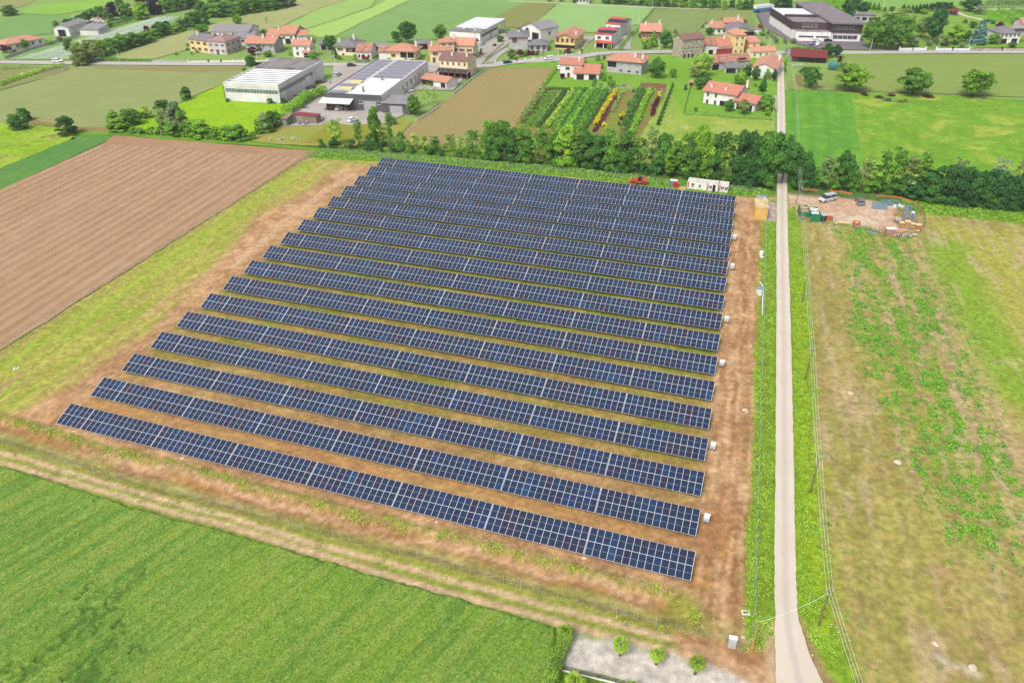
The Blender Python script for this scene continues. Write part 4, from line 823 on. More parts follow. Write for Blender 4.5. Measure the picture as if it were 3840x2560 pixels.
grove(B, '455 1180 1008 125 Dg;420 1185 1060 110 De;520 1140 990 120 Dv;560 1110 970 110 De;500 1175 1080 80 Dm;830 885 800 110 Rl;770 910 840 90 Re;340 622 495 100 Rv;275 640 590 40 Re;220 232 138 92 Re;470 210 150 22 Ae;870 528 460 85 Re;480 505 450 90 Re;352 492 418 92 Rp;422 470 388 62 Rv;1040 448 325 122 Rv;1720 395 205 162 Rv;1612 375 278 85 Rv;1640 395 340 70 Rv;2000 358 220 128 Rm;1770 1022 845 135 Rm;1070 492 418 46 Cv;1110 530 485 60 Be;1250 365 320 40 Ae;360 300 228 90 Rm;130 905 870 50 Bd;510 915 870 110 Bd;620 920 868 60 Bd;1080 520 440 30 Cv;1150 490 465 36 Bp;1250 530 480 40 Be;1340 530 500 40 Bp;1360 530 500 36 Bp;1560 555 510 60 Be;1640 515 485 50 Bp;1700 550 510 50 Be;1900 525 490 50 By;1850 540 520 60 Be;1760 550 525 60 Bv;680 490 455 50 Be', 'around the workshops', 'trees around the workshops and villas')
grove(B, '1560 1100 1000 90 Am;1590 1110 1040 70 Am', 'by the grey workshop wall', 'thin trees by the workshop wall')
grove(Cc, '415 375 320 75 Rv;490 330 258 60 Rm;578 318 250 75 Rd;515 525 430 92 Ro;590 505 440 62 Rp;630 500 450 60 Re;660 490 445 60 Rp;700 490 450 60 Bp;740 490 450 50 Bp;365 412 388 46 Bp;400 378 362 30 Bd;245 482 430 42 Be;1270 545 485 60 Ag;1330 540 492 32 Rv;1400 505 468 36 Bv;1165 560 530 36 Re;1010 480 430 90 Bp;1060 480 450 50 Be;960 705 650 55 Rp;1130 460 430 32 Bd;1390 780 698 85 Re;1325 725 672 46 Re;1300 790 735 46 Re;1300 612 560 52 Re;1380 712 670 46 Re;1590 820 785 34 Bd;1625 810 775 30 Bd;1370 440 395 40 Re;1960 300 262 36 Ag;940 475 440 40 Be', 'in the gardens of the middle villas', 'garden plants of the middle villas')
grove(A, '620 450 345 110 Dm;720 580 400 165 Do;830 545 370 200 Do;690 480 380 110 De;900 500 360 140 De;1000 470 340 150 Dm;1090 445 310 140 Dm;1180 420 295 140 Dv;1290 385 285 160 De;1240 400 300 120 Dm;1370 345 260 110 Dm;1430 320 200 120 Dv;1490 310 215 110 Dv;1560 285 210 110 Dl;1610 270 180 110 Dv;1700 240 110 130 Dv;1790 225 100 120 Dv;1740 205 110 90 Dv;1300 290 230 60 Dp;1050 350 300 60 Dp;1370 280 225 60 Dp;1480 270 190 70 Dk', 'beside the pale field', 'trees of the wooded band at the left')
grove(A, '1840 150 40 130 Dv;1920 160 30 140 Dm;1990 150 25 130 Dv;2070 145 15 140 Dm;2150 130 5 130 Dv;2230 120 -5 140 Dm;2310 105 -10 140 Dv;2390 95 -15 140 Dm;2470 80 -25 140 Dv;2550 60 -40 140 Dv;1780 120 20 110 Dv;2350 40 -60 140 Dv;2200 60 -60 140 Dm;2050 70 -50 140 Dv;1900 80 -40 140 Dm;1600 90 -30 150 Dv;1500 110 -10 140 Dm;1700 70 -30 120 Dd', 'in the far wood at the top left', 'trees of the far wood')
grove(A, '970 185 70 110 Dg;1010 180 22 100 Dk;1130 165 40 140 Dm;1265 175 28 145 De;1370 132 -5 155 Dk;1235 40 -40 120 Dp;900 175 60 90 Dm;880 150 60 80 Dv;820 185 85 90 Dv;760 205 110 90 Dv;700 205 140 80 Dv;490 232 185 62 De;590 210 170 80 Dv;640 210 165 60 Dv;960 245 180 60 De;1060 70 -10 80 Dv;1450 90 10 100 Dm', 'in the park at the top left', 'park trees at the top left')
grove(A, '228 435 352 82 Rm;45 470 400 90 Rp;80 450 410 60 Rp;140 480 440 50 Bp;100 480 450 60 Be;420 400 350 50 Be;455 395 350 40 Be;530 370 318 60 Rg;1660 415 385 50 Be;1650 445 420 36 Be;1735 470 430 46 Be;1690 485 458 40 Be;1555 490 458 40 Be;1790 310 220 130 Rm;2240 290 230 100 Rv;2100 228 140 90 Re;2100 120 70 40 Ae;2330 310 260 60 Rg', 'beside the farm at the left', 'farm trees at the left')
grove(Cc, '1080 30 -20 60 Dv;1350 35 -30 90 Dv;1420 38 -30 90 Dv;1490 42 -30 90 Dd;1560 45 -40 90 Dm;1640 50 -40 90 Dv;1710 55 -40 90 Dm;1790 62 -40 90 Dv;1870 65 -40 90 Dd;1950 68 -40 90 Dm;2030 72 -30 90 De;2110 74 -30 90 Dm;2190 78 -30 90 Dm;2270 80 -20 90 Dv;850 15 -30 50 Dm;950 20 -30 40 Dm', 'in the far top hedge', 'far hedge trees')
grove(D, '780 100 10 70 De;850 100 0 80 Dm;930 105 10 80 De;1010 105 0 80 Dv;1090 110 0 80 Dm;1160 112 0 80 Dv;1220 112 0 60 Dv', 'at the end of the far hedge', 'trees at the end of the far hedge')
# hedges and planted rows
def hedge(name, Z, pts, w, h, colr, label, cat='hedge', group=None, dens=26, leaf=.3, bumpy=.25):
    P = [px(Z(*p)) for p in pts]; o = P[0]; cl = []
    for a, b in zip(P[:-1], P[1:]):
        L = (b-a).length; n = max(1, int(L/(w*.55))); d = (b-a).normalized(); s = Vector((-d.y, d.x, 0))
        for i in range(n):
            q = a.lerp(b, (i+.5)/n)-o+s*random.uniform(-.1,.1)*w; v = random.random()
            for z in ([h*.35, h*.72] if h > w*.8 else [h*.55]):
                r = w*.58*random.uniform(1-bumpy, 1+bumpy*.6); cl.append(clump(q.x, q.y, z, r, max(8, int(dens*r*r*.9/(leaf/.3)**2+6)), leaf, min(1.1, h*.5/r), v))
    oo = link(name, leaf_mesh(name, cl)); oo.location = (o.x, o.y, 0); oo.color = colr; return tag(oo, label, cat, group)
NG = 'planted rows of the nursery plot'
def row_(pts, w, h, cl, lb): hedge('shrub_row', Cc, pts, w, h, CL[cl], lb, 'shrub row', NG, 22, .42, .35)
row_([(805,800),(600,1100)], 2.6, 2.4, 'o', 'tall mixed olive shrub row at the left edge of the nursery')
for i, (a, b) in enumerate([((842,812),(630,1125)),((872,815),(668,1128)),((905,818),(700,1130))]): row_([a, b], .9, .7, 'm', 'low thin plant row in the nursery, '+nth(i+1)+' right of the tall olive row')
row_([(950,815),(730,1120)], .8, 1.0, 'o', 'brown-green twiggy row left of the leafy row in the nursery')
row_([(990,812),(745,1135)], 1.6, 1.5, 'v', 'leafy green shrub row left of the lime row in the nursery')
row_([(1055,820),(825,1140)], 2.0, 1.9, 'l', 'bright lime-green shrub row in the nursery')
for i in range(9):
    x = 1105+i*31; row_([(x, 812+i*1.5), (x-225, 1165+i*4)], 1.6, 2.2, 'mev'[i % 3], 'tall green maple row in the nursery block, '+nth(i+1)+' from the lime row')
row_([(1430,815),(1385,885),(1330,975),(1250,1110)], 1.6, 1.3, 'y', 'golden yellow shrub row in the nursery')
row_([(1435,865),(1365,985),(1310,1085),(1240,1175)], 1.7, 1.1, 'p', 'dark red shrub row beside the golden row')
row_([(1500,820),(1440,920),(1395,1000)], 2.0, 1.6, 'o', 'olive shrub row right of the golden row')
row_([(1665,810),(1600,930),(1505,1165)], 2.6, 2.6, 'v', 'thick deep green shrub row in the right part of the nursery')
row_([(1740,810),(1650,1000),(1575,1200)], 2.2, 2.0, 'e', 'fresh green shrub row right of the thick deep green row')
row_([(1812,880),(1765,960),(1757,1035)], 1.5, 1.5, 'p', 'short dark red row under the yellow bush')
grove(Cc, '1815 865 808 44 By;1490 1050 990 62 By;1330 1125 1080 80 By;1460 1110 1070 30 Bp;1480 1065 1035 46 Bp;1545 935 885 36 Kv;1690 1275 1225 50 Bp;1500 1170 1110 50 Bo', 'standing alone in the nursery plot', 'single nursery shrubs')
grove(Cc, ';'.join(f'{1932-i*12.4:.0f} {778+i*33:.0f} {728+i*32:.0f} {30+i*1.3:.0f} Kv' for i in range(11)), 'in the line of clipped thujas', 'clipped thujas in a line')
GH = 'garden hedges'
hedge('hedge', Cc, [(935,580),(860,680),(785,785)], 1.4, 1.5, CL['e'], 'clipped green hedge on the left of the terracotta-roofed villa', group=GH)
hedge('hedge', Cc, [(790,795),(1000,802),(1220,805)], 1.3, 1.3, CL['v'], 'clipped green hedge below the villa lawn', group=GH)
hedge('hedge', Cc, [(1285,650),(1250,720),(1225,800)], 1.2, 1.3, CL['v'], 'clipped hedge on the right of the villa lawn', group=GH)
hedge('hedge', Cc, [(1585,300),(1530,370),(1470,445)], 2.0, 1.6, CL['m'], 'hedge along the driveway of the red-roofed houses', group=GH)
hedge('hedge', B, [(640,1110),(660,1010),(740,960),(860,880),(990,830)], 3.6, 3.2, CL['e'], 'tall bright green hedge between the two factories', group=GH, dens=60, leaf=.36, bumpy=.12)
hedge('hedge', B, [(1255,560),(1330,562),(1390,555)], 1.5, 1.6, CL['o'], 'reddish-green hedge before the mottled-roof house', group=GH)
hedge('hedge', B, [(1845,935),(1975,930)], 6.0, 8.2, CL['e'], 'huge clipped green hedge block beside the workshop', group=GH, dens=22, leaf=.45, bumpy=.08)
hedge('hedge', A, [(930,540),(1130,545),(1340,548)], 1.2, 1.4, CL['m'], 'low clipped hedge along the main road at the left', group=GH)
hedge('hedge', A, [(0,765),(200,690),(400,625),(570,590)], 2.2, 1.9, CL['l'], 'yellow-green vine row at the far left', group=GH)
hedge('hedge', A, [(0,625),(130,612),(240,600)], 2.0, 1.6, CL['e'], 'short green vine row by the road at the far left', group=GH)
hedge('hedge', A, [(810,285),(960,245),(1180,185)], 2.6, 2.2, CL['v'], 'dark green hedge between the barn and the white stakes', group=GH)
hedge('hedge', D, [(1600,600),(1720,590),(1960,605)], 2.5, 2.8, CL['d'], 'dark hedge behind the dark red shed', group=GH)
hedge('hedge', E, [(1910,95),(2130,88),(2500,80)], 3, 4.2, CL['d'], 'tall dark hedge at the top right', group=GH)
for i in range(5): hedge('hedge', E, [(1950+i*85,130-i*3),(2130+i*85,215),(2352+i*60,300)], 3, 2.2, CL['em'[i%2]], 'leafy green vine row at the upper right, '+nth(i+1)+' from the left', group='vine rows at the upper right', dens=10, leaf=.5)
hedge('hedge', D, [(1890,0),(2100,60),(2260,110)], 5, 3, CL['e'], 'broad green vine row behind the factory', group='vine rows behind the factory', dens=8, leaf=.6)
hedge('hedge', D, [(2000,0),(2180,60),(2300,90)], 5, 3, CL['e'], 'second green vine row behind the factory, farther right', group='vine rows behind the factory', dens=8, leaf=.6)
hedge('hedge', Z4, [(262,1030),(240,1130),(200,1250),(160,1370),(110,1500),(80,1620)], 1.7, 1.9, CL['l'], 'yellow-green clipped hedge between the crop and the gravel court', group=GH, dens=90, leaf=.13, bumpy=.12)
# palms
def palm(p, top, w, label):
    g = px(p); h = hpx(p, top); root = thing('palm_tree', label, 'palm', (g.x, g.y, 0), 0, 'small fan palms')
    th = h*.5; m = MB(); m.tube([(0,0,0),(0.02,0,th*.5),(0,0.02,th*1.05)], [.22,.17,.15], 9); m.build('trunk', plain('palm_bark', c(122,100,78), .9, .4, 9, bump=.6), root)
    V = []; v2 = []; n = 30
    R = w/2
    for i in range(n):
        a = i*2.4; el = math.radians(78-95*(i/n)**1.1); d = np.array([math.cos(a)*math.cos(el), math.sin(a)*math.cos(el), math.sin(el)])
        base = np.array([0, 0, th]); L = R*random.uniform(.85,1.1); stalk = base+d*L*.45
        for k in range(13):
            u = (k-6)/6*1.15; sd_ = np.cross(d, [0,0,1]); sd_ /= np.linalg.norm(sd_)+1e-6
            dd = d*math.cos(u)+sd_*math.sin(u); e = stalk+dd*L*.55*(1-.15*abs(u))+np.array([0,0,-.28*L*(.5+abs(u))]); q = np.cross(dd, [0,0,1]); q /= np.linalg.norm(q)+1e-6; wd = .045
            mid = stalk+dd*L*.3
            V += [stalk, mid-q*wd, e, mid+q*wd]; v2 += [.2+.6*random.random()]*4
    cr = link('crown', leaf_mesh('crown', [(np.array(V), np.array(v2))]), root); cr.color = c(126,156,50,.9); return root
palm(Z4(697,1186), Z4(700,1030), 2.7, 'largest of the fan palms on the gravel court, left of the other two')
palm(Z4(985,1257), Z4(998,1108), 2.3, 'fan palm in the middle of the gravel court')
palm(Z4(1296,1335), Z4(1318,1165), 2.4, 'fan palm on the right of the gravel court')
palm(Z4(255,1080), Z4(250,928), 2.3, 'fan palm rising at the head of the yellow-green hedge')
palm(Z4(330,1490), Z4(345,1318), 3.0, 'fan palm cut by the bottom edge, left one')
palm(Z4(775,1540), Z4(790,1385), 2.6, 'fan palm cut by the bottom edge, right one')
# ground cover: weeds and tufts
def scatter(name, mask, n, leaf, hh, colr, label, per=9, rr=.35):
    m = mask.reshape(-1)**1.5; m = m/m.sum(); idx = RNG.choice(m.size, n, p=m); x = X.reshape(-1)[idx]+RNG.uniform(-.25,.25,n); y = Y.reshape(-1)[idx]+RNG.uniform(-.25,.25,n); z = ZZ.reshape(-1)[idx]
    s = .5+1.0*RNG.random(n)**2; R = np.repeat(rr*s, per)
    P = np.stack([np.repeat(x, per)+RNG.normal(size=n*per)*R*.6, np.repeat(y, per)+RNG.normal(size=n*per)*R*.6, np.repeat(z, per)+RNG.random(n*per)*np.repeat(hh*s, per)], 1)
    N3 = RNG.normal(size=(n*per, 3))*.6+(0, 0, .8); N3 /= np.linalg.norm(N3, axis=1, keepdims=True)
    o = link(name, leaf_mesh(name, [leaf_arrays(P, N3, leaf*(.6+.8*RNG.random(n*per))*np.repeat(s, per)**.4, .6*np.repeat(RNG.random(n), per)+.4*RNG.random(n*per))])); o.color = colr
    return tag(o, label, name.replace('_', ' '), kind='stuff')
LANEC = [(w.x, w.y) for w in seen]; offl = sst(dline(X, Y, LANEC), 1.75, 2.2)*sst(Y, 56, 62)
cl_ = sst(vn.fbm(X+31, Y, 1.5, 2), .52, .70)
far_ = sst(mRF*(lm(WB1, 7, 6, 2)+lm(WB2, 8, 7, 2)), 0, 1)
scatter('weeds', (np.clip(mW*(.22+cl_*.9), 0, 1)+far_*(.06+cl_*.25))*(.12+str_noise(.40,.56))+mRF*cl_*.03+mRF*.005, 12000, .14, .28, c(122,170,58,.95), 'green weeds growing in bands across the stubble field', 9, .18)
scatter('weeds', np.clip(far_*(.1+cl_), 0, 1)*.5+mRF*lm([Z6(470,0),Z6(480,500),Z6(560,1300)], 4, 4)*.10, 2200, .14, .34, c(92,140,72,.95), 'darker green weeds among the stubble', 10, .24)
vg = lm([K(2160,800),Z5(905,0),Z5(895,600),Z5(880,1200),Z4(1850,0),Z4(1845,500),Z4(1835,1000)], 2.2, .8, .3)+lm([Z5(1180,0),Z5(1190,600),Z5(1205,1200),Z6(330,0),Z6(350,500),Z6(380,900),Z6(430,1200),Z6(520,1411)], 2.4, 1.1, .6)
scatter('grass', np.clip(vg, 0, 1)*offl*(.25+cl_), 9000, .13, .16, c(132,166,54,.95), 'lush grass of the verges along the lane', 6, .22)
scatter('grass', np.clip(lm([(1186,577),(1430,590),(1821,622),(2178,650),(2368,674),(2461,690),(2700,710),(2848,722)], 4.0, 1.2, .4)+lm([(3420,772),(3840,818)], 4, 1.4), 0, 1), 9000, .26, .3, c(118,160,54,.95), 'tall grass between the fence and the tree line', 6, .4)
scatter('grass', np.clip(lm(BERM, .8, .7, .6)*(.2+cl_)+lm(VERG2, .8, .8, .8)*.3*cl_+lm(VERGE, 2.2, 1.2, .8)*.12*cl_, 0, 1), 3800, .11, .14, c(146,162,66,.95), 'weedy grass of the bank and verge before the nearest row', 6, .22)
# ================================================================== BUILDINGS
TER = tile_mat('terracotta_tiles', c(204,142,116), c(212,156,132), c(184,118,96)); SAL = tile_mat('salmon_tiles', c(212,150,124), c(220,164,140), c(188,122,98))
MAU = tile_mat('brown_tiles', c(152,116,108), c(138,104,98), c(118,86,80)); MOT = tile_mat('mottled_tiles', c(176,118,98), c(150,98,84), c(222,188,164), .9)
GRY = tile_mat('grey_tiles', c(146,140,142), c(132,128,132), c(112,108,112)); ROS = tile_mat('rose_tiles', c(206,138,116), c(196,124,104), c(224,160,134), .5)
PNK = tile_mat('mauve_tiles', c(178,142,140), c(168,134,134), c(150,118,118)); DRD = tile_mat('dark_red_tiles', c(134,60,60), c(120,50,52), c(150,76,72))
def sheetmetal(name, col, per=.35, var=.1):
    t = NT(name); uv = t.n('SeparateXYZ', {0: t.n('UVMap').outputs[0]}); p = t.pos()
    w = t.math('SINE', t.math('MULTIPLY', uv.outputs[0], 2*math.pi/per)); k = t.ss(t.noise(p, .4, 4), .3, .7, 1-var, 1+var*.5)
    cc = t.n('VectorMath', {0: (col[0],col[1],col[2]), 'Scale': k}, operation='SCALE').outputs[0]
    cc = t.mix(t.ss(w, .6, 1, 0, .22), cc, (col[0]*.5, col[1]*.5, col[2]*.5, 1)); t.bump(w, .5, .04); t.b.inputs['Roughness'].default_value = .5
    return t.col(cc)
RDM = sheetmetal('red_sheet_roof', c(206,92,88)); WHM = sheetmetal('white_sheet_roof', c(226,228,228,.66), 1.0, .16); GYM = sheetmetal('grey_sheet_roof', c(150,146,148), .6); FLT = plain('flat_roof_felt', c(150,144,142), .9, .3, .25)
def wall(name, col, var=.14): return plain(name, col, .85, var, .5)
WHT = wall('white_plaster', c(238,232,228,.72)); CRM = wall('cream_plaster', c(244,228,186,.7)); YEL = wall('yellow_plaster', c(240,212,148,.7)); PIN = wall('pink_plaster', c(222,202,202,.68)); STO = plain('old_rubble_wall', c(206,192,170,.66), .95, .5, 1.4, bump=.3)
GPL = wall('grey_plaster', c(192,188,190,.66)); CON = plain('precast_concrete', c(222,218,216,.74), .85, .14, .2); DGR = plain('dark_grey_panels', c(98,96,100), .6, .15, .4); BRW = plain('dark_brown_cladding', c(82,62,68), .6, .15, .4)
FRM = plain('window_frame', c(226,224,220,.7), .5, .05); SHB = plain('brown_shutter', c(128,76,58), .7, .15, 3); SHR = plain('red_shutter', c(130,34,52), .7, .15, 3); SHG = plain('grey_roller_shutter', c(176,174,176), .6, .1, 3); WOD = plain('timber', c(170,124,80), .8, .3, 4)
WHP = plain('white_paint', c(236,238,238,.66), .5, .06); BLKM = plain('black_and_shade_fill', (.012,.012,.013,1), .9, .1)  # BLKM: black parts, and the painted shade of openings
BANDG = plain('milky_factory_glass', c(128,146,146), .25, .35, .8, 0, .5)
_WM = {}
def win_mesh(w, h, sh, style):
    k = (round(w,2), round(h,2), sh.name if sh else '', style)
    if k in _WM: return _WM[k]
    m = MB(); f = .07
    if style in ('door', 'garage', 'band', 'open'):
        if style == 'open': m.box(0, w, -.03, .0, 0, h, 1)  # open bay: black sheet on the wall, painted in place of inside shade
        elif style == 'garage':
            n = max(2, int(h/.6)); m.box(0, w, -.05, 0, 0, h, 0)
            for i in range(n): m.box(.05, w-.05, -.08, -.05, i*h/n+.03, (i+1)*h/n-.03, 2)
        elif style == 'band':
            n = max(2, int(w/1.3)); m.box(0, w, -.04, 0, 0, h, 0)
            for i in range(n): m.box(i*w/n+.05, (i+1)*w/n-.05, -.06, -.04, .07, h-.07, 2 if sh else 1)
        else: m.box(0, w, -.05, 0, 0, h, 0); m.box(f, w-f, -.07, -.05, .02, h-f, 2 if sh else 1)
    else:
        m.box(0, w, -.05, 0, 0, h, 0); m.box(f, w/2-f/2, -.065, -.05, f, h-f, 1); m.box(w/2+f/2, w-f, -.065, -.05, f, h-f, 1)
        m.box(-.1, w+.1, -.16, -.0, -.09, -.01, 0)
        if style == 'shut' and sh: m.box(.02, w-.02, -.09, -.066, .02, h-.02, 2)
        elif sh: m.box(-w*.5, -.03, -.1, -.03, 0, h, 2); m.box(w+.03, w*1.5, -.1, -.03, 0, h, 2)
    _WM[k] = m.mesh('window', [FRM, GLASS if style != 'open' else BLKM, sh or SHG]); return _WM[k]
def slab(m, q, th=.18, mi=0):
    q = [Vector(v) for v in q]; lo = [v-Vector((0,0,th)) for v in q]; m.quad(q, mi); m.quad(list(reversed(lo)), mi)
    for i in range(len(q)): j = (i+1)%len(q); m.quad([lo[i], lo[j], q[j], q[i]], mi)
def roofgeo(m, x0, x1, y0, y1, z, kind, rh, ov, mi=0):
    X0, X1, Y0, Y1 = x0-ov, x1+ov, y0-ov, y1+ov; w, d = X1-X0, Y1-Y0; cx, cy = (X0+X1)/2, (Y0+Y1)/2; t = z+rh; zo = z-.02
    if kind == 'gx': slab(m, [(X0,Y0,zo),(X1,Y0,zo),(X1,cy,t),(X0,cy,t)]); slab(m, [(X1,Y1,zo),(X0,Y1,zo),(X0,cy,t),(X1,cy,t)])
    elif kind == 'gy': slab(m, [(X0,Y1,zo),(X0,Y0,zo),(cx,Y0,t),(cx,Y1,t)]); slab(m, [(X1,Y0,zo),(X1,Y1,zo),(cx,Y1,t),(cx,Y0,t)])
    elif kind == 'hip':
        if w >= d: a, b = (X0+d/2, cy, t), (X1-d/2, cy, t); Q = [[(X0,Y0,zo),(X1,Y0,zo),b,a],[(X1,Y1,zo),(X0,Y1,zo),a,b],[(X1,Y0,zo),(X1,Y1,zo),b],[(X0,Y1,zo),(X0,Y0,zo),a]]
        else: a, b = (cx, Y0+w/2, t), (cx, Y1-w/2, t); Q = [[(X0,Y1,zo),(X0,Y0,zo),a,b],[(X1,Y0,zo),(X1,Y1,zo),b,a],[(X0,Y0,zo),(X1,Y0,zo),a],[(X1,Y1,zo),(X0,Y1,zo),b]]
        for q in Q: slab(m, q, .18)
    elif kind == 'shed': slab(m, [(X0,Y0,zo),(X1,Y0,zo),(X1,Y1,t),(X0,Y1,t)])
    elif kind == 'flat': m.box(X0, X1, Y0, Y1, z, z+.12, mi)
def bodygeo(m, x0, x1, y0, y1, z0, z, kind, rh, mi=0):
    m.box(x0, x1, y0, y1, z0, z, mi); cx, cy = (x0+x1)/2, (y0+y1)/2
    if kind == 'gx':
        for x in (x0, x1): m.quad([(x,y0,z),(x,y1,z),(x,cy,z+rh-.1)], mi)
    elif kind == 'gy':
        for y in (y0, y1): m.quad([(x0,y,z),(x1,y,z),(cx,y,z+rh-.1)], mi)
    elif kind == 'shed': m.quad([(x0,y0,z),(x0,y1,z),(x0,y1,z+rh-.1)], mi); m.quad([(x1,y0,z),(x1,y1,z),(x1,y1,z+rh-.1)], mi); m.quad([(x0,y1,z),(x1,y1,z),(x1,y1,z+rh-.1),(x0,y1,z+rh-.1)], mi)
def frame_of(Z, a, b):
    A_, B_ = px(Z(*a)), px(Z(*b)); L = (B_-A_).length; return A_, B_, L, math.atan2(B_.y-A_.y, B_.x-A_.x)
def put_win(root, L, Dp, specs, x0=0, y0=0):
    for s in specs:
        face, n, zb, w, h = s[:5]; sh = s[5] if len(s) > 5 else None; style = s[6] if len(s) > 6 else 'win'; lo, hi = (s[7], s[8]) if len(s) > 8 else (0.0, 1.0)
        me = win_mesh(w, h, sh, style); span = L if face in 'fb' else Dp
        for i in range(n):
            q = (lo+(hi-lo)*(i+.5)/n)*span-w/2; o = link('door' if style in ('door', 'garage') else 'window', me, root)
            if face == 'f': o.location = (x0+q, y0-.004, zb)
            elif face == 'r': o.location = (x0+L+.004, y0+q, zb); o.rotation_euler = (0, 0, math.pi/2)
            elif face == 'l': o.location = (x0-.004, y0+Dp-q, zb); o.rotation_euler = (0, 0, -math.pi/2)
def house(Z, a, b, depth, he, roof, rh, wm, rm, wins, name, label, cat='house', ov=.5, chim=(), wings=(), porch=None, group=None, L=None):
    A_, B_, L0, rz = frame_of(Z, a, b); L = L or L0
    if isinstance(depth, tuple): q = px(Z(*depth))-A_; depth = max(3, -q.x*math.sin(rz)+q.y*math.cos(rz))
    root = thing(name, label, cat, (A_.x, A_.y, 0), rz, group); m = MB(); r = MB()
    bodygeo(m, 0, L, 0, depth, -.3, he, roof, rh); roofgeo(r, 0, L, 0, depth, he, roof, rh, ov)
    for wg in wings:   # (x0,x1,y0,y1,he,roof,rh)
        bodygeo(m, wg[0], wg[1], wg[2], wg[3], -.3, wg[4], wg[5], wg[6]); roofgeo(r, wg[0], wg[1], wg[2], wg[3], wg[4], wg[5], wg[6], ov-.03)
        if len(wg) > 7: put_win(root, wg[1]-wg[0], wg[3]-wg[2], wg[7], wg[0], wg[2])
    m.build('wall', wm, root); ro = r.build('roof', rm, root)
    for (cx_, cy_, ct_) in chim:
        k = MB().box(-.35,.35,-.35,.35,-1.6,1.0,0).box(-.45,.45,-.45,.45,1.0,1.15,0).box(-.3,.3,-.3,.3,1.15,1.4,1).build('chimney', [WHT if wm is not STO else STO, TER], ro); k.location = (min(cx_, L-.8) if not wings else cx_, min(cy_, depth-1), ct_)
    put_win(root, L, depth, wins)
    if porch:  # (x0,x1,depth,h)
        for (x0, x1, dp, h, colm) in [porch]:
            m = MB(); n = max(2, int((x1-x0)/3)+1)
            for i in range(n): m.box(x0+i*(x1-x0-.3)/(n-1), x0+.3+i*(x1-x0-.3)/(n-1), -dp, -dp+.3, 0, h, 0)
            m.build('porch_column', colm, root, weld=False); r2 = MB(); slab(r2, [(x0-.3,-dp-.3,h),(x1+.3,-dp-.3,h),(x1+.3,-.01,h+.7),(x0-.3,-.01,h+.7)], .15); r2.build('porch_roof', rm, root)
            MB().box(x0, x1, -.06, -.012, 0, h-.2, 0).build('porch_shade', BLKM, root)  # dark sheet stands in for the shade under the porch roof
    return root
PVM = None
def pv_array(root, cx_, y0, y1, z0, z1, n, w=1.05, rows=1):
    """black photovoltaic panels lying on a roof slope"""
    m = MB(); 
    for j in range(rows):
        for i in range(n):
            x = cx_+(i-n/2)*w; ya, yb = y0+(y1-y0)*j/rows, y0+(y1-y0)*(j+1)/rows-.04; za, zb = z0+(z1-z0)*j/rows, z0+(z1-z0)*(j+1)/rows-.02
            m.quad([(x+.03,ya,za+.1),(x+w-.03,ya,za+.1),(x+w-.03,yb,zb+.1),(x+.03,yb,zb+.1)], 0)
            m.quad([(x,ya-.02,za+.08),(x+w,ya-.02,za+.08),(x+w,yb+.02,zb+.08),(x,yb+.02,zb+.08)], 1)
    return m.build('rooftop_panels', [plain('black_cells', (.012,.014,.024,1), .25, .1, 1, 0, .6), STEEL], root, weld=False)
W3 = [('f',3,3.6,1.0,1.3,SHB),('f',3,.9,1.0,1.3,SHB),('r',3,3.6,1.0,1.3,SHB),('r',3,.9,1.0,1.3,SHB)]
def W2(n=3, sh=None, r=2, z2=3.7, z1=.9): return [('f',n,z2,1.1,1.3,sh),('f',n,z1,1.1,1.4,sh),('r',r,z2,1.0,1.2,sh),('r',r,z1,1.0,1.2,sh)]
def W1(n=3, sh=None, r=2): return [('f',n,.9,1.2,1.4,sh),('r',r,.9,1.1,1.3,sh)]
# ---- left end
house(A, (60,455), (395,392), 11, 3.2, 'hip', 2.0, WHT, SAL, W1(5), 'farmhouse', 'long low white farmhouse with pale salmon hipped roof at the far left', L=None)
h = house(A, (490,322), (622,322), (740,262), 4.6, 'gy', 1.6, CON, GYM, [('f',1,0,4.2,3.4,None,'open')], 'barn', 'grey concrete barn with a wide dark doorway at the far left', 'barn', ov=.4, wings=[(13.5,24,2,14,3.2,'shed',1.0)])
house(A, (1685,452), (1850,472), 12, 6.0, 'gx', 1.9, YEL, GRY, W2(3,SHB), 'house', 'yellow half of the two-storey double house with grey roof', chim=[(3,4,8)])
house(A, (1850,474), (2003,484), (2100,432), 6.2, 'hip', 2.3, PIN, PNK, W2(3,SHG,3)+[('f',1,0,1.6,2.2,None,'door')], 'house', 'pink two-storey house with mauve hipped roof', chim=[(6,5,8)])
house(A, (1880,372), (2205,372), 16, 5.2, 'gx', 2.2, CON, GYM, [('f',6,3.6,1.6,.9)], 'warehouse', 'long grey-roofed shed behind the pink house', 'warehouse', ov=.3)
house(A, (2085,402), (2255,392), 12, 3.4, 'shed', 1.6, WHT, GYM, [('f',4,1.4,1.8,1.2)], 'shed', 'low white workshop with grey sloping roof beside the pink house', 'shed', ov=.3)
house(B, (300,468), (545,474), (628,432), 4.8, 'gx', 2.4, GPL, TER, [('f',4,2.6,1.1,1.3),('f',3,.6,1.1,1.3),('r',2,2.4,.9,1.1)], 'house', 'grey-walled house with broad orange gabled roof', ov=.9, chim=[(8,4,7.2),(13,5,6.6)])
house(B, (600,388), (728,390), 13, 5.0, 'gx', 3.0, WHT, TER, [('f',2,2.6,1.2,1.4),('f',1,0,3.0,2.6,None,'open')], 'house', 'white house with steep orange roof and a round dormer', ov=.8, wings=[(-8,0.2,3,12,3.6,'gx',2.6,[('f',2,1.2,1.2,1.3)])], chim=[(-3,7,6.5)])
house(B, (748,388), (835,384), 10, 4.2, 'gx', 1.8, WHT, TER, [('f',1,.8,1.2,1.4),('r',2,1,1,1.2)], 'house', 'small white annexe with orange roof beside the steep-roofed house', ov=.7)
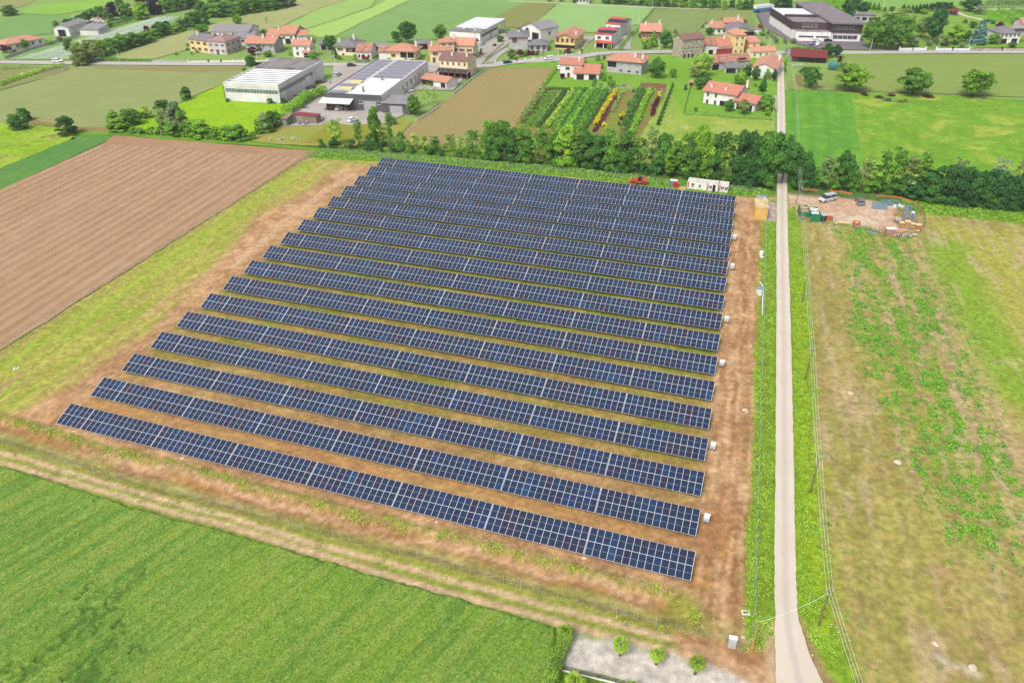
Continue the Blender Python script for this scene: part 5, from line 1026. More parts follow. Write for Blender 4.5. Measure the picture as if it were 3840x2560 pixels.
h = house(B, (712,502), (862,508), (945,486), 5.6, 'gx', 2.0, WHT, TER, [('f',2,3.4,1.2,1.3),('f',2,.8,1.4,1.6,None,'win'),('r',2,3.2,1,1.2)], 'house', 'small white house with a red balcony roof and orange gable roof', ov=.7, chim=[(2,3,7.6),(10,5,7.4)], porch=(5.5,10.5,1.6,2.5,WHT))
house(B, (940,440), (1010,440), 7, 3.0, 'gx', 1.5, GPL, GRY, [('f',1,0,2.6,2.2,None,'open')], 'shed', 'small grey shed behind the small white house', 'shed')
house(B, (1082,488), (1258,494), 13, 4.6, 'hip', 2.4, CRM, GRY, [('f',2,2.2,1.4,1.3,SHB),('f',1,1.6,5,2.0,None,'open',.6,.95)], 'house', 'cream villa with grey hipped roof', ov=1.0, chim=[(1.5,3,6.5),(8,6,8)])
h = house(B, (1268,524), (1395,526), 10, 3.6, 'gx', 3.0, WHT, MOT, [('f',3,.8,1.1,1.5,SHR,'shut'),('f',1,0,1.2,2.2,SHR,'door',.3,.5)], 'cottage', 'old cottage with mottled red and white tiled roof', 'cottage', wings=[(10.5,17,2,9,3.2,'gx',2.2)])
house(B, (1430,462), (1540,456), 6, 2.6, 'shed', .6, BRW, GYM, [('f',1,0,5,2.2,None,'open')], 'shed', 'dark carport shed with sheet roof behind the mottled-roof cottage', 'shed')
house(B, (1545,532), (1778,540), (1836,500), 4.6, 'hip', 2.4, CRM, TER, [('f',1,1.6,2.2,1.4,SHB,'shut',0,.4),('f',2,1.4,3.2,2.4,None,'open',.45,1),('r',2,1.4,1,1.3)], 'house', 'broad cream villa with orange hipped roof and dark loggia', ov=1.2, chim=[(13,6,6.8)])
house(B, (1790,440), (1925,432), 8, 2.6, 'flat', .3, BRW, FLT, [('f',2,0,4,2.2,None,'open')], 'shed', 'low dark shed with a flat roof behind the villas', 'shed')
house(B, (1920,558), (2092,550), 12, 5.6, 'gx', 1.8, CRM, TER, [('f',2,3.4,1.1,1.4,SHB),('f',3,.2,1.4,2.3,SHB,'shut')], 'house', 'cream house with orange roof and a raised tower room', ov=.8, chim=[(1,4,7.8)], wings=[(5,11.5,3,9,8.6,'hip',1.4,[('f',2,7.0,.9,.9,SHB)])])
house(Cc, (-75,520), (175,530), (232,492), 6.6, 'gx', 2.6, CRM, SAL, [('f',4,3.6,1.3,1.4,SHB),('f',4,.8,1.3,1.4),('r',3,3.8,1,1.3),('r',3,1,1,1.3)], 'house', 'large cream house with pale salmon roof left of the car park', ov=.8, chim=[(4,4,9),(16,7,9.3)])
h = house(B, (2002,672), (2246,690), (2316,640), 7.2, 'gx', 2.2, CRM, MAU, [('f',5,5.0,.9,1.3,SHB,'shut'),('r',2,4.6,.9,1.2),('r',2,1.2,.9,1.2)], 'farmhouse', 'tall cream farmhouse with brown roof above a dark panelled porch', ov=.5, chim=[(5,3,8.8),(12,3,8.8)], porch=(-.5,14.5,3.6,2.9,WOD))
pv_array(h, 7, -3.7, -.4, 2.95, 3.75, 12, 1.15)
house(B, (1842,748), (2058,786), (2110,742), 2.7, 'gx', 1.5, WHT, TER, [('f',2,0,3.2,2.2,None,'open',.0,.45),('f',1,0,2.4,2.1,None,'open',.72,1)], 'garage', 'low white outbuilding with orange roof beside the farmhouse', 'outbuilding', ov=.5)
# ---- the white factory with roof lights
def factory_white():
    A_, B_, L, rz = frame_of(B, (122,893), (597,918)); q = px(B(1055,692))-A_; Dp = -q.x*math.sin(rz)+q.y*math.cos(rz); H = 7.6
    root = thing('factory_hall', 'white concrete factory hall with rows of white curved roof lights', 'factory', (A_.x, A_.y, 0), rz)
    m = MB(); m.box(0, L, 0, Dp, -.3, H-.5, 0); t = .3
    for (x0,x1,y0,y1) in ((-.12,L+.12,-.12,t),(-.12,L+.12,Dp-t,Dp+.12),(-.12,t,t,Dp-t),(L-t,L+.12,t,Dp-t)): m.box(x0,x1,y0,y1,H-1.6,H,0)
    m.build('wall', CON, root); yb = Dp*.60
    MB().box(t, L-t, t, Dp-t, H-.5, H-.42, 0).build('roof', FLT, root)
    m = MB(); n = 8
    MB().box(t, L-t, yb+1.4, Dp-t, H-.42, H+.1, 0).box(-.12, L+.12, Dp-1.0, Dp-.7, H+.1, H+.5, 0).build('rear_roof', FLT, root)
    for i in range(n):
        pr = (yb-1.0)/n; ww = pr*.48; y = 1.2+i*pr; mm = MB(); prof = [(y, H-.4)]+[(y+ww/2-ww/2*math.cos(k*math.pi/8), H-.42+.24*math.sin(k*math.pi/8)) for k in range(9)]+[(y+ww, H-.4)]
        for k in range(len(prof)-1): mm.quad([(.6,prof[k][0],prof[k][1]),(L-.5,prof[k][0],prof[k][1]),(L-.5,prof[k+1][0],prof[k+1][1]),(.6,prof[k+1][0],prof[k+1][1])], 0)
        for x in (.6, L-.5): mm.quad([(x, p_[0], p_[1]) for p_ in (prof if x < 1 else prof[::-1])], 0)
        mm.build('roof_light', WHP, root)
    o = link('window', win_mesh(L-.8, 1.6, BANDG, 'band'), root); o.location = (.4, -.004, 3.7)
    o = link('window', win_mesh(Dp*.72, 1.7, BANDG, 'band'), root); o.location = (L+.004, .6, 3.9); o.rotation_euler = (0,0,math.pi/2)
    for y, w, h in ((1.2,4,4.2),(Dp*.46,3.6,3.6),(Dp*.56,4.6,4.6)):
        o = link('door', win_mesh(w, h, WHP, 'garage'), root); o.location = (L+.008, y, 0); o.rotation_euler = (0,0,math.pi/2)
    o = link('door', win_mesh(4.2, 3.0, WHP, 'garage'), root); o.location = (L*.42, -.008, 0)
    for k in range(6): 
        g = MB(); 
        for j in range(1,9): g.box(0,.05,-.03,-.004,0,0.01)
    for k in range(1, 3): MB().box(L*k/3-.03, L*k/3+.03, -.135, -.12, H-1.6, H, 0).build('joint', DGR, root)
    return root
factory_white()
def workshop_grey():
    A_, B_, L, rz = frame_of(B, (1005,965), (1495,990)); q = px(B(1885,660))-A_; Dp = -q.x*math.sin(rz)+q.y*math.cos(rz); H = 6.3
    root = thing('workshop', 'long dark grey workshop with panels and white ribbed sheets on its roof', 'workshop', (A_.x, A_.y, 0), rz)
    m = MB(); m.box(0, L, 0, Dp, -.3, H-.3, 0, top=0); m.build('wall', WHT, root)
    m = MB(); m.box(-.15, L+.05, -.15, 0-.002, -.3, H+.1, 0); m.box(-.15, -.002, 0, Dp, H-2.0, H+.1, 0); m.build('cladding', DGR, root)
    MB().box(0, L, 0, Dp, H-.3, H-.2, 0).build('roof', plain('pale_grey_roof', c(196,192,194,.66), .8, .12, .3), root)
    # white ribbed sheets over the right-hand half at the front, photovoltaic strips over the rest
    y1 = Dp*.42; mm = MB(); n = 9
    for i in range(n):
        y = .6+i*(y1-.6)/n; d = (y1-.6)/n; slab(mm, [(L*.40,y,H-.1),(L-.3,y,H-.1),(L-.3,y+d*.72,H+.15),(L*.40,y+d*.72,H+.15)], .1)
    mm.build('roof_sheet', WHM, root, weld=False)
    k = 0
    for j in range(11):
        ya = 1.0+j*(Dp-2)/11; d = (Dp-2)/11
        for (xa, xb) in ((.8, L*.36), (L*.42, L-.8)):
            if xb > L*.5 and ya < y1+.5: continue
            if xb < L*.5 and j in (1, 3): 
                MB().box(xa+(xb-xa)*.35, xb, ya, ya+d*.6, H-.2, H+.35, 0).build('roof_light', plain('yellowed_roof_light', c(236,220,150), .5, .1), root); xb = xa+(xb-xa)*.0
                continue
            nn = int((xb-xa)/1.1); m2 = MB()
            for i in range(nn):
                x = xa+i*1.1; m2.quad([(x+.02,ya,H-.05),(x+1.06,ya,H-.05),(x+1.06,ya+d*.62,H+.1),(x+.02,ya+d*.62,H+.1)], 0); m2.quad([(x-.02,ya-.03,H-.07),(x+1.1,ya-.03,H-.07),(x+1.1,ya+d*.62+.05,H+.08),(x-.02,ya+d*.62+.05,H+.08)], 1)
            m2.build('rooftop_panels', [plain('grey_cells', c(140,138,152), .35, .1, 1, 0, .5), STEEL], root, weld=False)
    mm = MB(); slab(mm, [(-1.4,-4.2,3.6),(L*.50,-4.2,3.6),(L*.50,-.16,4.6),(-1.4,-.16,4.6)], .12); mm.build('canopy', WHM, root)
    for x, w, h, zz in ((L*.25,.8,3.6,0),): o = link('door', win_mesh(w*2, h, None, 'open'), root); o.location = (x, -.155, 0)
    o = link('door', win_mesh(5.0, 4.0, SHG, 'garage'), root); o.location = (L*.68, -.155, 0)
    for x in (L*.60, L*.92): o = link('window', win_mesh(1.4, 1.2, None, 'win'), root); o.location = (x, -.155, 2.9)
    for i in range(6): o = link('window', win_mesh(1.3, 2.2, None, 'win'), root); o.location = (L+.004, Dp*(.40+i*.09), 2.0); o.rotation_euler = (0,0,math.pi/2)
    # lean-to at the front right
    m = MB(); m.box(L+.3, L+11.5, -1.5, 9, -.3, 3.9, 0); m.build('lean_to', DGR, root); mm = MB(); slab(mm, [(L-.1,-1.9,4.0),(L+11.9,-1.9,4.0),(L+11.9,9,4.5),(L-.1,9,4.5)], .15); mm.build('lean_to_roof', GYM, root)
    o = link('door', win_mesh(5.0, 3.0, SHG, 'garage'), root); o.location = (L+3.6, -1.51, 0)
    for x, y, h in ((L*.62,4,1.6),(L*.66,y1*.9,1.6)): MB().box(x-.3,x+.3,y-.3,y+.3,H-.2,H+h,0).lathe([(.2,H+h),(.2,H+h+.6),(.3,H+h+.6),(.05,H+h+.9)], 8, 0, x, y).build('flue', STEEL, root)
    return root
workshop_grey()
house(B, (722,1080), (915,1098), 3.2, 2.9, 'flat', .1, plain('beige_container_side', c(150,136,118), .7, .2, 1), plain('dark_red_roof', c(150,56,72), .6, .15), [('f',1,0,2.4,2.4,plain('beige_door', c(160,146,128), .7, .1),'garage',.05,.4)], 'site_container', 'long beige container with a dark red roof by the car park', 'container', ov=.25)
house(B, (600,1112), (655,1116), 4.5, 3.0, 'shed', .5, plain('grey_shed_side', c(132,136,144), .6, .2, 1), plain('rusty_sheet', c(178,140,122), .8, .3, 1), [('f',1,0,1.2,2.0,SHG,'door')], 'shed', 'small grey metal shed with rusty roof next to the beige container', 'shed', ov=.3)
# ---- middle
def hall(Z, a, b, depth, H, label, L=None):
    A_, B_, L0, rz = frame_of(Z, a, b); return None
def white_hall():
    P0, P1 = px(Cc(238,394)), px(Cc(402,304)); d = P1-P0; Dp = d.length; rz = math.atan2(d.y, d.x)-math.pi/2; u = Vector((math.cos(rz), math.sin(rz), 0)); o = P0-u*17; L = 17; y1 = Dp*.34
    root = thing('factory_hall', 'long white hall with white ribbed roof and a carport at its far end', 'factory', (o.x, o.y, 0), rz)
    MB().box(0, L, 0, Dp, -.3, 5.6, 0).build('wall', WHT, root); MB().box(-.2, L+.2, -.2, y1, 5.6, 5.9, 0).build('roof', FLT, root); MB().box(-.3, L+.3, y1+.05, Dp+10, 5.6, 6.3, 0).build('roof', WHM, root)
    m = MB()
    for x in (.3, L/2, L-.3):
        for y in (Dp+5, Dp+9.6): m.box(x-.2, x+.2, y-.2, y+.2, 0, 5.6, 0)
    m.build('carport_column', CON, root, weld=False)
    put_win(root, L, Dp, [('r',1,3.0,Dp*.86,1.5,None,'band'),('r',1,0,2.4,3.0,SHG,'garage',.5,.6)])
    for x, y in ((5, 6), (9, 9), (12, 4)): MB().box(x,x+1,y,y+1,5.9,6.3,0).build('roof_vent', WHP, root)
white_hall()
house(Cc, (490,438), (660,436), 14, 6.0, 'hip', 2.0, GPL, GRY, [('f',1,3.2,2.4,2.4,SHB,'shut',.1,.5),('r',2,1,1,1.3)], 'house', 'grey-roofed villa with a tall chestnut-shuttered window', ov=.9, chim=[(5,4,7.2)], wings=[(10,19,-5,5,3.2,'hip',1.6,[('f',3,.6,1.6,2.0)])])
house(Cc, (608,345), (768,378), (850,330), 6.4, 'gy', 2.6, WHT, GYM, [('f',1,0,4.8,4.4,None,'open',.45,1),('f',1,4.0,2.6,2.0,None,'win',.05,.5),('r',1,3.0,1.6,1.6)], 'barn', 'white barn with a grey gabled roof and wide dark opening', 'barn', ov=.6)
house(Cc, (898,430), (1066,440), (1130,372), 5.4, 'gy', 2.2, YEL, TER, [('f',4,3.2,1.6,1.9,SHB,'shut'),('f',1,.4,5.5,1.6,None,'open',.1,.45),('f',1,.4,5.5,1.6,None,'open',.55,.95),('r',2,2.8,1,1.3)], 'house', 'yellow house with a wide orange gable roof and balcony', ov=1.1, chim=[(13,6,6.6)])
h = house(Cc, (1246,416), (1390,426), (1432,360), 6.4, 'gx', 1.6, WHT, RDM, [('f',2,3.9,1.8,1.5),('f',2,.1,2.4,2.3,None,'open'),('r',1,3.9,1.0,1.4)], 'house', 'nearer of the two modern white houses with red roof and black panels', ov=.35, porch=(.8,9.5,2.4,2.7,WHT)); pv_array(h, 5.6, 1.0, 3.4, 6.95, 7.75, 9, 1.05, 1)
h = house(Cc, (1342,322), (1466,334), (1514,284), 6.6, 'gx', 2.2, WHT, RDM, [('f',2,3.8,1.8,1.4),('f',1,.1,7,2.3,None,'open'),('r',1,3.8,1,1.4)], 'house', 'farther of the two modern white houses with red roof and black panels', ov=.35); pv_array(h, 5.8, 1.0, 3.6, 7.3, 8.3, 10, 1.1, 1)
house(Cc, (1650,345), (1815,350), 13, 4.0, 'gx', 2.8, WOD, SAL, [('f',3,.9,1.4,1.4)], 'house', 'low house with a broad salmon roof behind the garden trees', ov=1.0, chim=[(2,4,6.8),(17,9,6.8)])
house(Cc, (940,686), (1050,690), 11, 5.8, 'gx', 1.6, WHT, ROS, [('f',1,3.4,1.9,1.3,None,'win',.1,.6),('f',1,.1,1.3,2.2,SHR,'door',.1,.7)], 'house', 'white villa with stepped terracotta roofs beside the ploughed rows', ov=.6, chim=[(8,3,7.4)], wings=[(6.6,17.2,-3.2,8,3.1,'gx',2.6,[('f',2,.1,3.2,2.4,None,'open'),('r',1,.8,1.1,1.3)])], L=9.4)
house(Cc, (1350,640), (1655,668), 11, 5.6, 'hip', 2.2, GPL, TER, [('f',3,3.4,1.7,1.3,SHG,'shut',.3,1),('f',3,.8,1.5,1.1,None,'win',.3,1),('f',1,2.6,4.0,2.2,None,'open',.02,.28)], 'house', 'grey two-storey house with orange hipped roofs and a balcony', ov=1.0, chim=[(12,3,7.6),(18,4,7.2)])
# ---- old farm court and lane houses
house(D, (455,652), (688,630), 9, 8.6, 'gx', 1.8, STO, MAU, [('f',4,6.6,.9,1.0),('f',5,4.0,.9,1.3),('f',3,0,1.0,2.0,None,'open',.05,.6)], 'farmhouse', 'old three-storey stone house with a faded roof', 'farmhouse', ov=.4)
house(D, (702,612), (852,606), 12, 4.6, 'gx', 2.6, WHT, MOT, [('f',1,0,2.2,2.4,None,'open')], 'barn', 'old white barn wing with a weathered tile roof joined to the stone house', 'barn', ov=.4)
house(D, (856,616), (1012,610), 13, 4.2, 'gx', 3.2, WHT, ROS, [('f',1,0,9.0,3.2,plain('crimson_boards', c(168,28,44), .7, .2, 2),'garage')], 'barn', 'barn with crimson board front and a large rose-tiled roof', 'barn', ov=.5, chim=[(4,5,7.2)])
house(D, (1018,615), (1136,610), 9, 9.4, 'hip', 2.2, YEL, SAL, [('f',2,7.2,1.0,1.3),('f',2,4.4,1.0,1.3),('f',2,1.2,1.0,1.4)], 'house', 'tall yellow tower house with salmon hipped roof', ov=.5, wings=[(8,13.5,1,8,5.6,'shed',1.4,[('f',1,3.4,1,1.3)])])
house(D, (800,782), (1200,752), 8, 3.6, 'gx', 2.4, GPL, MOT, [('f',1,0,3.2,2.6,None,'open',.0,.14),('f',1,3.0,4.2,1.6,None,'open',.68,.86),('f',2,1.0,.7,.8,None,'win',.75,.98)], 'barn', 'very long low barn with patched mottled tile roof', 'barn', ov=.5)
house(D, (1218,860), (1478,884), 20, 4.4, 'gy', 2.2, WHT, SAL, [('f',1,0,4.4,3.2,WHP,'garage',.4,.8),('f',1,0,1.2,2.1,WOD,'door',.75,.95)], 'house', 'white gable-fronted garage house with salmon roof beside the lane', ov=.5, chim=[(9,15,6.6)])
house(D, (1225,648), (1484,640), 7, 3.2, 'gx', 1.6, CRM, SAL, [('f',4,1.2,1.0,1.2)], 'house', 'long low cream house with salmon roof by the road corner', ov=.4)
house(D, (925,812), (1072,818), 8, 2.6, 'shed', .9, GPL, GRY, [('f',1,0,4,2.2,None,'open')], 'shed', 'grey-roofed lean-to shed below the long low barn', 'shed', ov=.3)
house(D, (694,1142), (920,1180), 11, 5.2, 'gx', 2.4, WHT, ROS, [('f',2,3.0,1.0,1.6,None,'win',0,.5),('f',2,.2,1.1,1.7,None,'win',0,.5),('f',1,.1,6.0,2.1,None,'open',.5,1)], 'house', 'white villa with long terracotta roof and three chimneys beside the lane', ov=.8, chim=[(2,2,6.2),(8,1.5,6.0),(14.5,6,8.4)], wings=[(12.8,21,-.6,7.5,3.4,'gx',2.0,[('f',2,.1,2.0,2.2,None,'open')])], L=13)
house(D, (775,380), (955,378), 12, 3.4, 'gx', 2.0, WHT, TER, [('f',3,.8,1.4,1.6)], 'house', 'white house with orange roofs beyond the yellow tower house', ov=.8, chim=[(1,4,5.5),(15,5,7.6)], wings=[(8,17,3,11,5.4,'gx',1.8,[('f',4,3.8,.9,.9)])])
house(D, (962,452), (1232,456), 14, 4.8, 'gy', 2.2, CRM, GRY, [('f',1,2.6,7,2.0,None,'open',.55,.95),('f',2,.5,2.4,1.2,None,'win',.5,1),('l',2,2,1,1.2)], 'house', 'pale house with a wide grey gable roof behind the yellow tower house', ov=.9)
house(D, (1250,378), (1330,380), 4, 2.2, 'flat', .1, WHT, FLT, [], 'canopy_shelter', 'small white tent shelter behind the grey gable house', 'shelter', ov=.2)
house(D, (1298,330), (1340,332), 3, 2.0, 'gx', .8, BRW, DRD, [], 'shed', 'tiny red-roofed garden shed by the factory fence', 'shed', ov=.2)
house(D, (540,955), (578,958), 2.5, 1.9, 'gx', .6, WOD, TER, [('f',1,0,.9,1.7,None,'open')], 'shed', 'tiny orange garden shed by the thuja line', 'shed', ov=.2)
h = house(D, (1665,680), (2040,700), 12, 2.4, 'gx', 2.2, BRW, DRD, [('f',4,0,3.6,2.2,None,'open',.2,.98)], 'barn', 'open-fronted timber barn with dark red roof', 'barn', ov=.6)
house(D, (1608,625), (1650,628), 3, 2.6, 'flat', .1, SHG, FLT, [], 'shed', 'little grey box shed left of the dark red barn', 'shed', ov=.15)
# ---- factory with brown upper storeys
def factory_brown():
    A_, B_, L, rz = frame_of(D, (1700,458), (2090,468)); q = px(D(1420,262))-A_; u = Vector((math.cos(rz), math.sin(rz))); dpt = -q.x*math.sin(rz)+q.y*math.cos(rz); Dp = dpt; sh = q.x*u.x+q.y*u.y
    root = thing('factory_building', 'large white and dark brown factory with flat roofs', 'factory', (A_.x, A_.y, 0), rz)
    E1 = px(E(500,425)); L2 = (E1-A_).x*u.x+(E1-A_).y*u.y
    k = sh/dpt   # the plan is skewed: the left side runs back to the left
    def skew(m):
        m.v = [(x+y*k, y, z) for (x, y, z) in m.v]; return m
    skew(MB().box(0, L, 0, Dp, -.3, 4.6, 0)).build('wall', WHT, root)
    skew(MB().box(.4, L, .4, 6, 4.6, 4.75, 0)).build('roof', FLT, root)
    skew(MB().box(-.2, L+.1, 6, Dp, 4.6, 8.2, 0)).build('cladding', BRW, root)
    skew(MB().box(.3, L-.3, 6.4, Dp*.42, 8.2, 8.3, 0)).build('roof', FLT, root); skew(MB().box(.3, L-.3, Dp*.46, Dp-.5, 8.2, 8.32, 0)).build('roof', WHM, root)
    skew(MB().box(-.2, L+.1, Dp*.42, Dp*.46, 8.2, 9.4, 0)).build('parapet', BRW, root)
    MB().box(L+.2, L2, 2, 9, -.3, 4.4, 0).build('wall', WHT, root)
    skew(MB().box(L+.2, L2+.3, 1.4, Dp+14, 4.4, 8.6, 0)).build('cladding', BRW, root)
    mm = skew(MB().box(L-.6, L2+1.2, .2, Dp+16, 8.6, 9.3, 0)); mm.build('roof', plain('grey_brown_roof', c(140,130,134), .9, .2, .3), root)
    for x, w in ((L*.10, L*.42), (L*.58, L*.38)): o = link('window', win_mesh(w, .9, None, 'band'), root); o.location = (x, -.004, 2.0)
    for i in range(4): o = link('window', win_mesh(1.1, 1.6, None, 'win'), root); o.location = (L*.28+i*2.0+6*k, 5.99, 5.9)
    for i in range(5): o = link('window', win_mesh(2.2, 2.0, None, 'band'), root); o.location = (L+1.5+i*(L2-L-3)/5, 1.99, 1.2)
    for i in range(3): o = link('window', win_mesh(3.2, 1.6, None, 'band'), root); o.location = (L+2.0+i*(L2-L-4)/3+1.4*k, 1.39, 6.0)
    return root
factory_brown()
# ---- right edge
h = house(E, (2062,488), (2290,482), 12, 5.2, 'hip', 2.2, WHT, GRY, [('f',5,3.2,1.0,1.4),('f',2,.2,3,2.2,None,'open')], 'house', 'white villa with grey hipped roof and blue panels at the far right', ov=.7); pv_array(h, 12, .2, 3.0, 5.5, 6.5, 8, 1.1, 1)
house(E, (2310,390), (2480,390), 10, 5.5, 'gx', 2.2, PIN, TER, [('f',3,3.4,1,1.3),('f',3,.9,1,1.3)], 'house', 'pink house with orange roof cut by the right edge')
house(E, (470,238), (700,240), 8, 3.6, 'flat', .2, GPL, FLT, [('f',3,.6,2.4,1.6,None,'open')], 'house', 'low flat-roofed building behind the great round trees', ov=.6)
house(Cc, (1080,32), (1195,34), 9, 4.0, 'flat', .1, WHT, GRY, [('f',4,.8,1.6,1.5)], 'house', 'white house in the far hedge at the top of the picture')
house(E, (1540,175), (1610,178), 6, 2.4, 'gx', 1, BRW, DRD, [], 'shed', 'small brown shed among the far vines', 'shed')
# ================================================================== FENCES, POLES, VEHICLES, SITE EQUIPMENT
def net_mat(name, col, alpha):
    t = NT(name); t.col(col); tr = t.n('BsdfTransparent'); mx = t.n('MixShader', {0: alpha, 1: tr.outputs[0], 2: t.b.outputs[0]}); t.t.links.new(mx.outputs[0], t.out.inputs[0]); return t.m
NETG = net_mat('chain_link', c(130,156,140), .10); NETO = net_mat('orange_barrier_net', c(228,120,50), .8); NETD = net_mat('dark_railing', c(70,70,72), .35)
POSTM = plain('fence_post_paint', c(176,186,176,.66), .6, .1, 3); DARKP = plain('dark_post_paint', c(70,64,60), .7, .1, 3); WOODP = plain('weathered_pole_wood', c(140,122,100), .9, .3, 2)
PFM = {}
def fence(Z, pts, h, step, name, label, post=None, net=None, pw=.07, cat='fence', group=None, rail=True, world=None, brace=0, netlo=0.05, rz_=None):
    P = world or [px(Z(*p)) for p in pts]; o = P[0]; post = post or POSTM; root = thing(name, label, cat, (o.x, o.y, 0), 0, group)
    k = (round(h,2), round(pw,3), post.name)
    if k not in PFM: PFM[k] = MB().box(-pw/2, pw/2, -pw/2, pw/2, -.3, h, 0).mesh('post', post)
    m = MB(); rl = MB(); cnt = 0
    for i in range(len(P)-1):
        a, b = P[i]-o, P[i+1]-o; L = (b-a).length; n = max(1, int(round(L/step)))
        for j in range(n+(i == len(P)-2)):
            q = a.lerp(b, j/n); zz = gz(q.x+o.x, q.y+o.y); pp = link('post', PFM[k], root); pp.location = (q.x, q.y, min(0, zz)); pp.rotation_euler = (random.uniform(-.02,.02), random.uniform(-.02,.02), 0); cnt += 1
        for j in range(n): 
            q, r = a.lerp(b, j/n), a.lerp(b, (j+1)/n); m.quad([(q.x,q.y,netlo-.02),(r.x,r.y,netlo-.02),(r.x,r.y,h-.06),(q.x,q.y,h-.06)], 0)
            if rail: rl.bar((q.x,q.y,h-.05), (r.x,r.y,h-.05), .022)
    m.build('mesh_panel', net or NETG, root, weld=False)
    if rail: rl.build('wire', post, root, weld=False)
    return root
I_ = lambda x, y: (x, y)
FG = 'wire mesh fences round the solar field'
fence(I_, [(1186,583),(1122,621),(1000,699),(787,832),(638,929),(383,1093),(179,1217),(0,1327),(-160,1424)], 2.0, 2.6, 'mesh_fence', 'wire mesh fence between the ploughed field and the solar field', group=FG)
fence(I_, [(1186,579),(1306,583),(1428,591),(1569,602),(1821,625),(2178,655),(2368,676),(2461,693),(2560,700)], 2.0, 2.6, 'mesh_fence', 'wire mesh fence behind the farthest row of solar tables', group=FG)
fence(I_, [K(1520,300),K(1610,310),K(1800,325),K(1985,340)], 2.0, 2.4, 'mesh_fence', 'short green fence between the white cabins and the lane', group=FG)
fence(I_, [K(2085,740),Z5(863,100),Z5(850,500),Z5(835,850),Z5(818,1411),Z4(1785,100),Z4(1772,500),Z4(1760,1000),Z4(1755,1110)], 2.0, 2.6, 'mesh_fence', 'long fence along the grass verge of the lane', group=FG)
fence(I_, [Z4(1750,1125),Z4(1640,1130),Z4(1530,1090),Z4(1300,1030),Z4(830,905),Z4(40,695),(1700,2135),(1309,2027),(1137,1986),(934,1923),(738,1873),(404,1787),(106,1693),(-160,1610)], 1.9, 2.7, 'mesh_fence', 'faint wire mesh fence between the nearest row and the dirt track', group=FG, rail=False, net=net_mat('thin_wire_mesh', c(150,170,160), .05), pw=.045)
# power line beside the lane
def wire(name, label, pts, r=.03, sag=.5, cat='cable', group=None, mat=None):
    m = MB(); o = Vector(pts[0])
    for a, b in zip(pts[:-1], pts[1:]):
        a, b = Vector(a)-o, Vector(b)-o; q = []
        for i in range(9): t = i/8; v = a.lerp(b, t); v.z -= sag*4*t*(1-t); q.append(v)
        m.tube(q, r, 4, 0, False)
    x = m.build(name, mat or plain('cable_aluminium', c(214,222,214,.8), .5, .05), None); x.location = o; return tag(x, label, cat, group)
PB = [((2984.6,765.6),(2993,672)),((3006,1132),(3023,1045)),((3021,1419),(3047.6,1304)),((3038.5,1845),(3064,1752)),((3070,2344),(3101,2232))]
pl = []
for i, (b, t) in enumerate(PB): g = px(b); pl.append((g, 6.8))
dv = (pl[-1][0]-pl[-2][0]); g6 = pl[-1][0]+Vector((-2.2, -26, 0)); pl.append((g6, 6.8))
n0 = px(D(1690,1200)); n1 = px(D(1640,860)); n2_ = px(D(1600,592))
pl = [(n2_, 6.8), (n1, 6.8), (n0, 6.8)]+pl
XD = Vector((1, -.25, 0)).normalized()
for i, (g, h) in enumerate(pl):
    if i in (1,): continue
    r = thing('utility_pole', 'thin wooden power pole beside the lane, '+nth(i if i > 1 else 1)+' from the far end', 'power pole', (g.x, g.y, 0), 0, 'power poles along the lane')
    m = MB(); m.tube([(0,0,-.3),(0,0,h*.5),(0,0,h)], [.13,.11,.08], 8); m.build('pole', WOODP, r)
    m = MB(); m.bar(-XD*.45+Vector((0,0,h-.15)), XD*.45+Vector((0,0,h-.15)), .08); m.build('crossarm', STEEL, r)
    for k in (-1, 0, 1): q = XD*.4*k; MB().lathe([(.0,h-.1),(.05,h-.1),(.06,h+.02),(.03,h+.1),(0,h+.12)], 6, 0, q.x, q.y).build('insulator', WHP, r)
for k in (-1, 0, 1):
    wire('power_cable', ('left','middle','right')[k+1]+' one of the three parallel wires of the power line along the lane', [tuple(g+XD*.4*k+Vector((0,0,h+.1))) for g, h in pl], .016, .45, 'wire', 'wires along the lane')
wp_ = px(Z4(1748,1160)); wh = hpx(Z4(1748,1160), Z4(1790,918))
r = thing('utility_pole', 'yellowish new wooden pole at the corner of the solar field', 'power pole', (wp_.x, wp_.y, 0)); MB().tube([(0,0,-.3),(0,0,wh)], [.13,.10], 8).build('pole', plain('new_pole_wood', c(206,164,92), .8, .2, 3), r)
MB().tube([(-1.9,-.6,0),(-.02,0,wh*.55)], [.03,.03], 5).build('stay_wire', STEEL, r)
wire('power_cable', 'single cable crossing above the lane to the corner pole', [(wp_.x,wp_.y,wh-.1), tuple(pl[-2][0]+Vector((0,0,6.2)))], .022, .5, 'wire')
def pole(Z, b, t, label, lamp=True, conc=True, grp='street lamps and poles of the village'):
    g = px(Z(*b)); h = hpx(Z(*b), Z(*t)); r = thing('street_lamp' if lamp else 'utility_pole', label, 'street lamp' if lamp else 'pole', (g.x, g.y, 0), 0, grp)
    MB().tube([(0,0,-.2),(0,0,h)], [.14,.08], 7).build('pole', CON if conc else WOODP, r)
    if lamp: MB().bar((0,0,h-.05),(-.9,-.5,h+.1),.08).build('arm', STEEL, r); MB().box(-.35,.35,-.16,.16,-.06,.08,0,Matrix.Translation((-1.1,-.6,h+.1))@Matrix.Rotation(.5,4,'Z')).build('lamp_head', GPL, r)
    else: MB().bar((-.6,.1,h-.4),(.6,-.1,h-.4),.1).build('crossarm', STEEL, r)
    return g, h
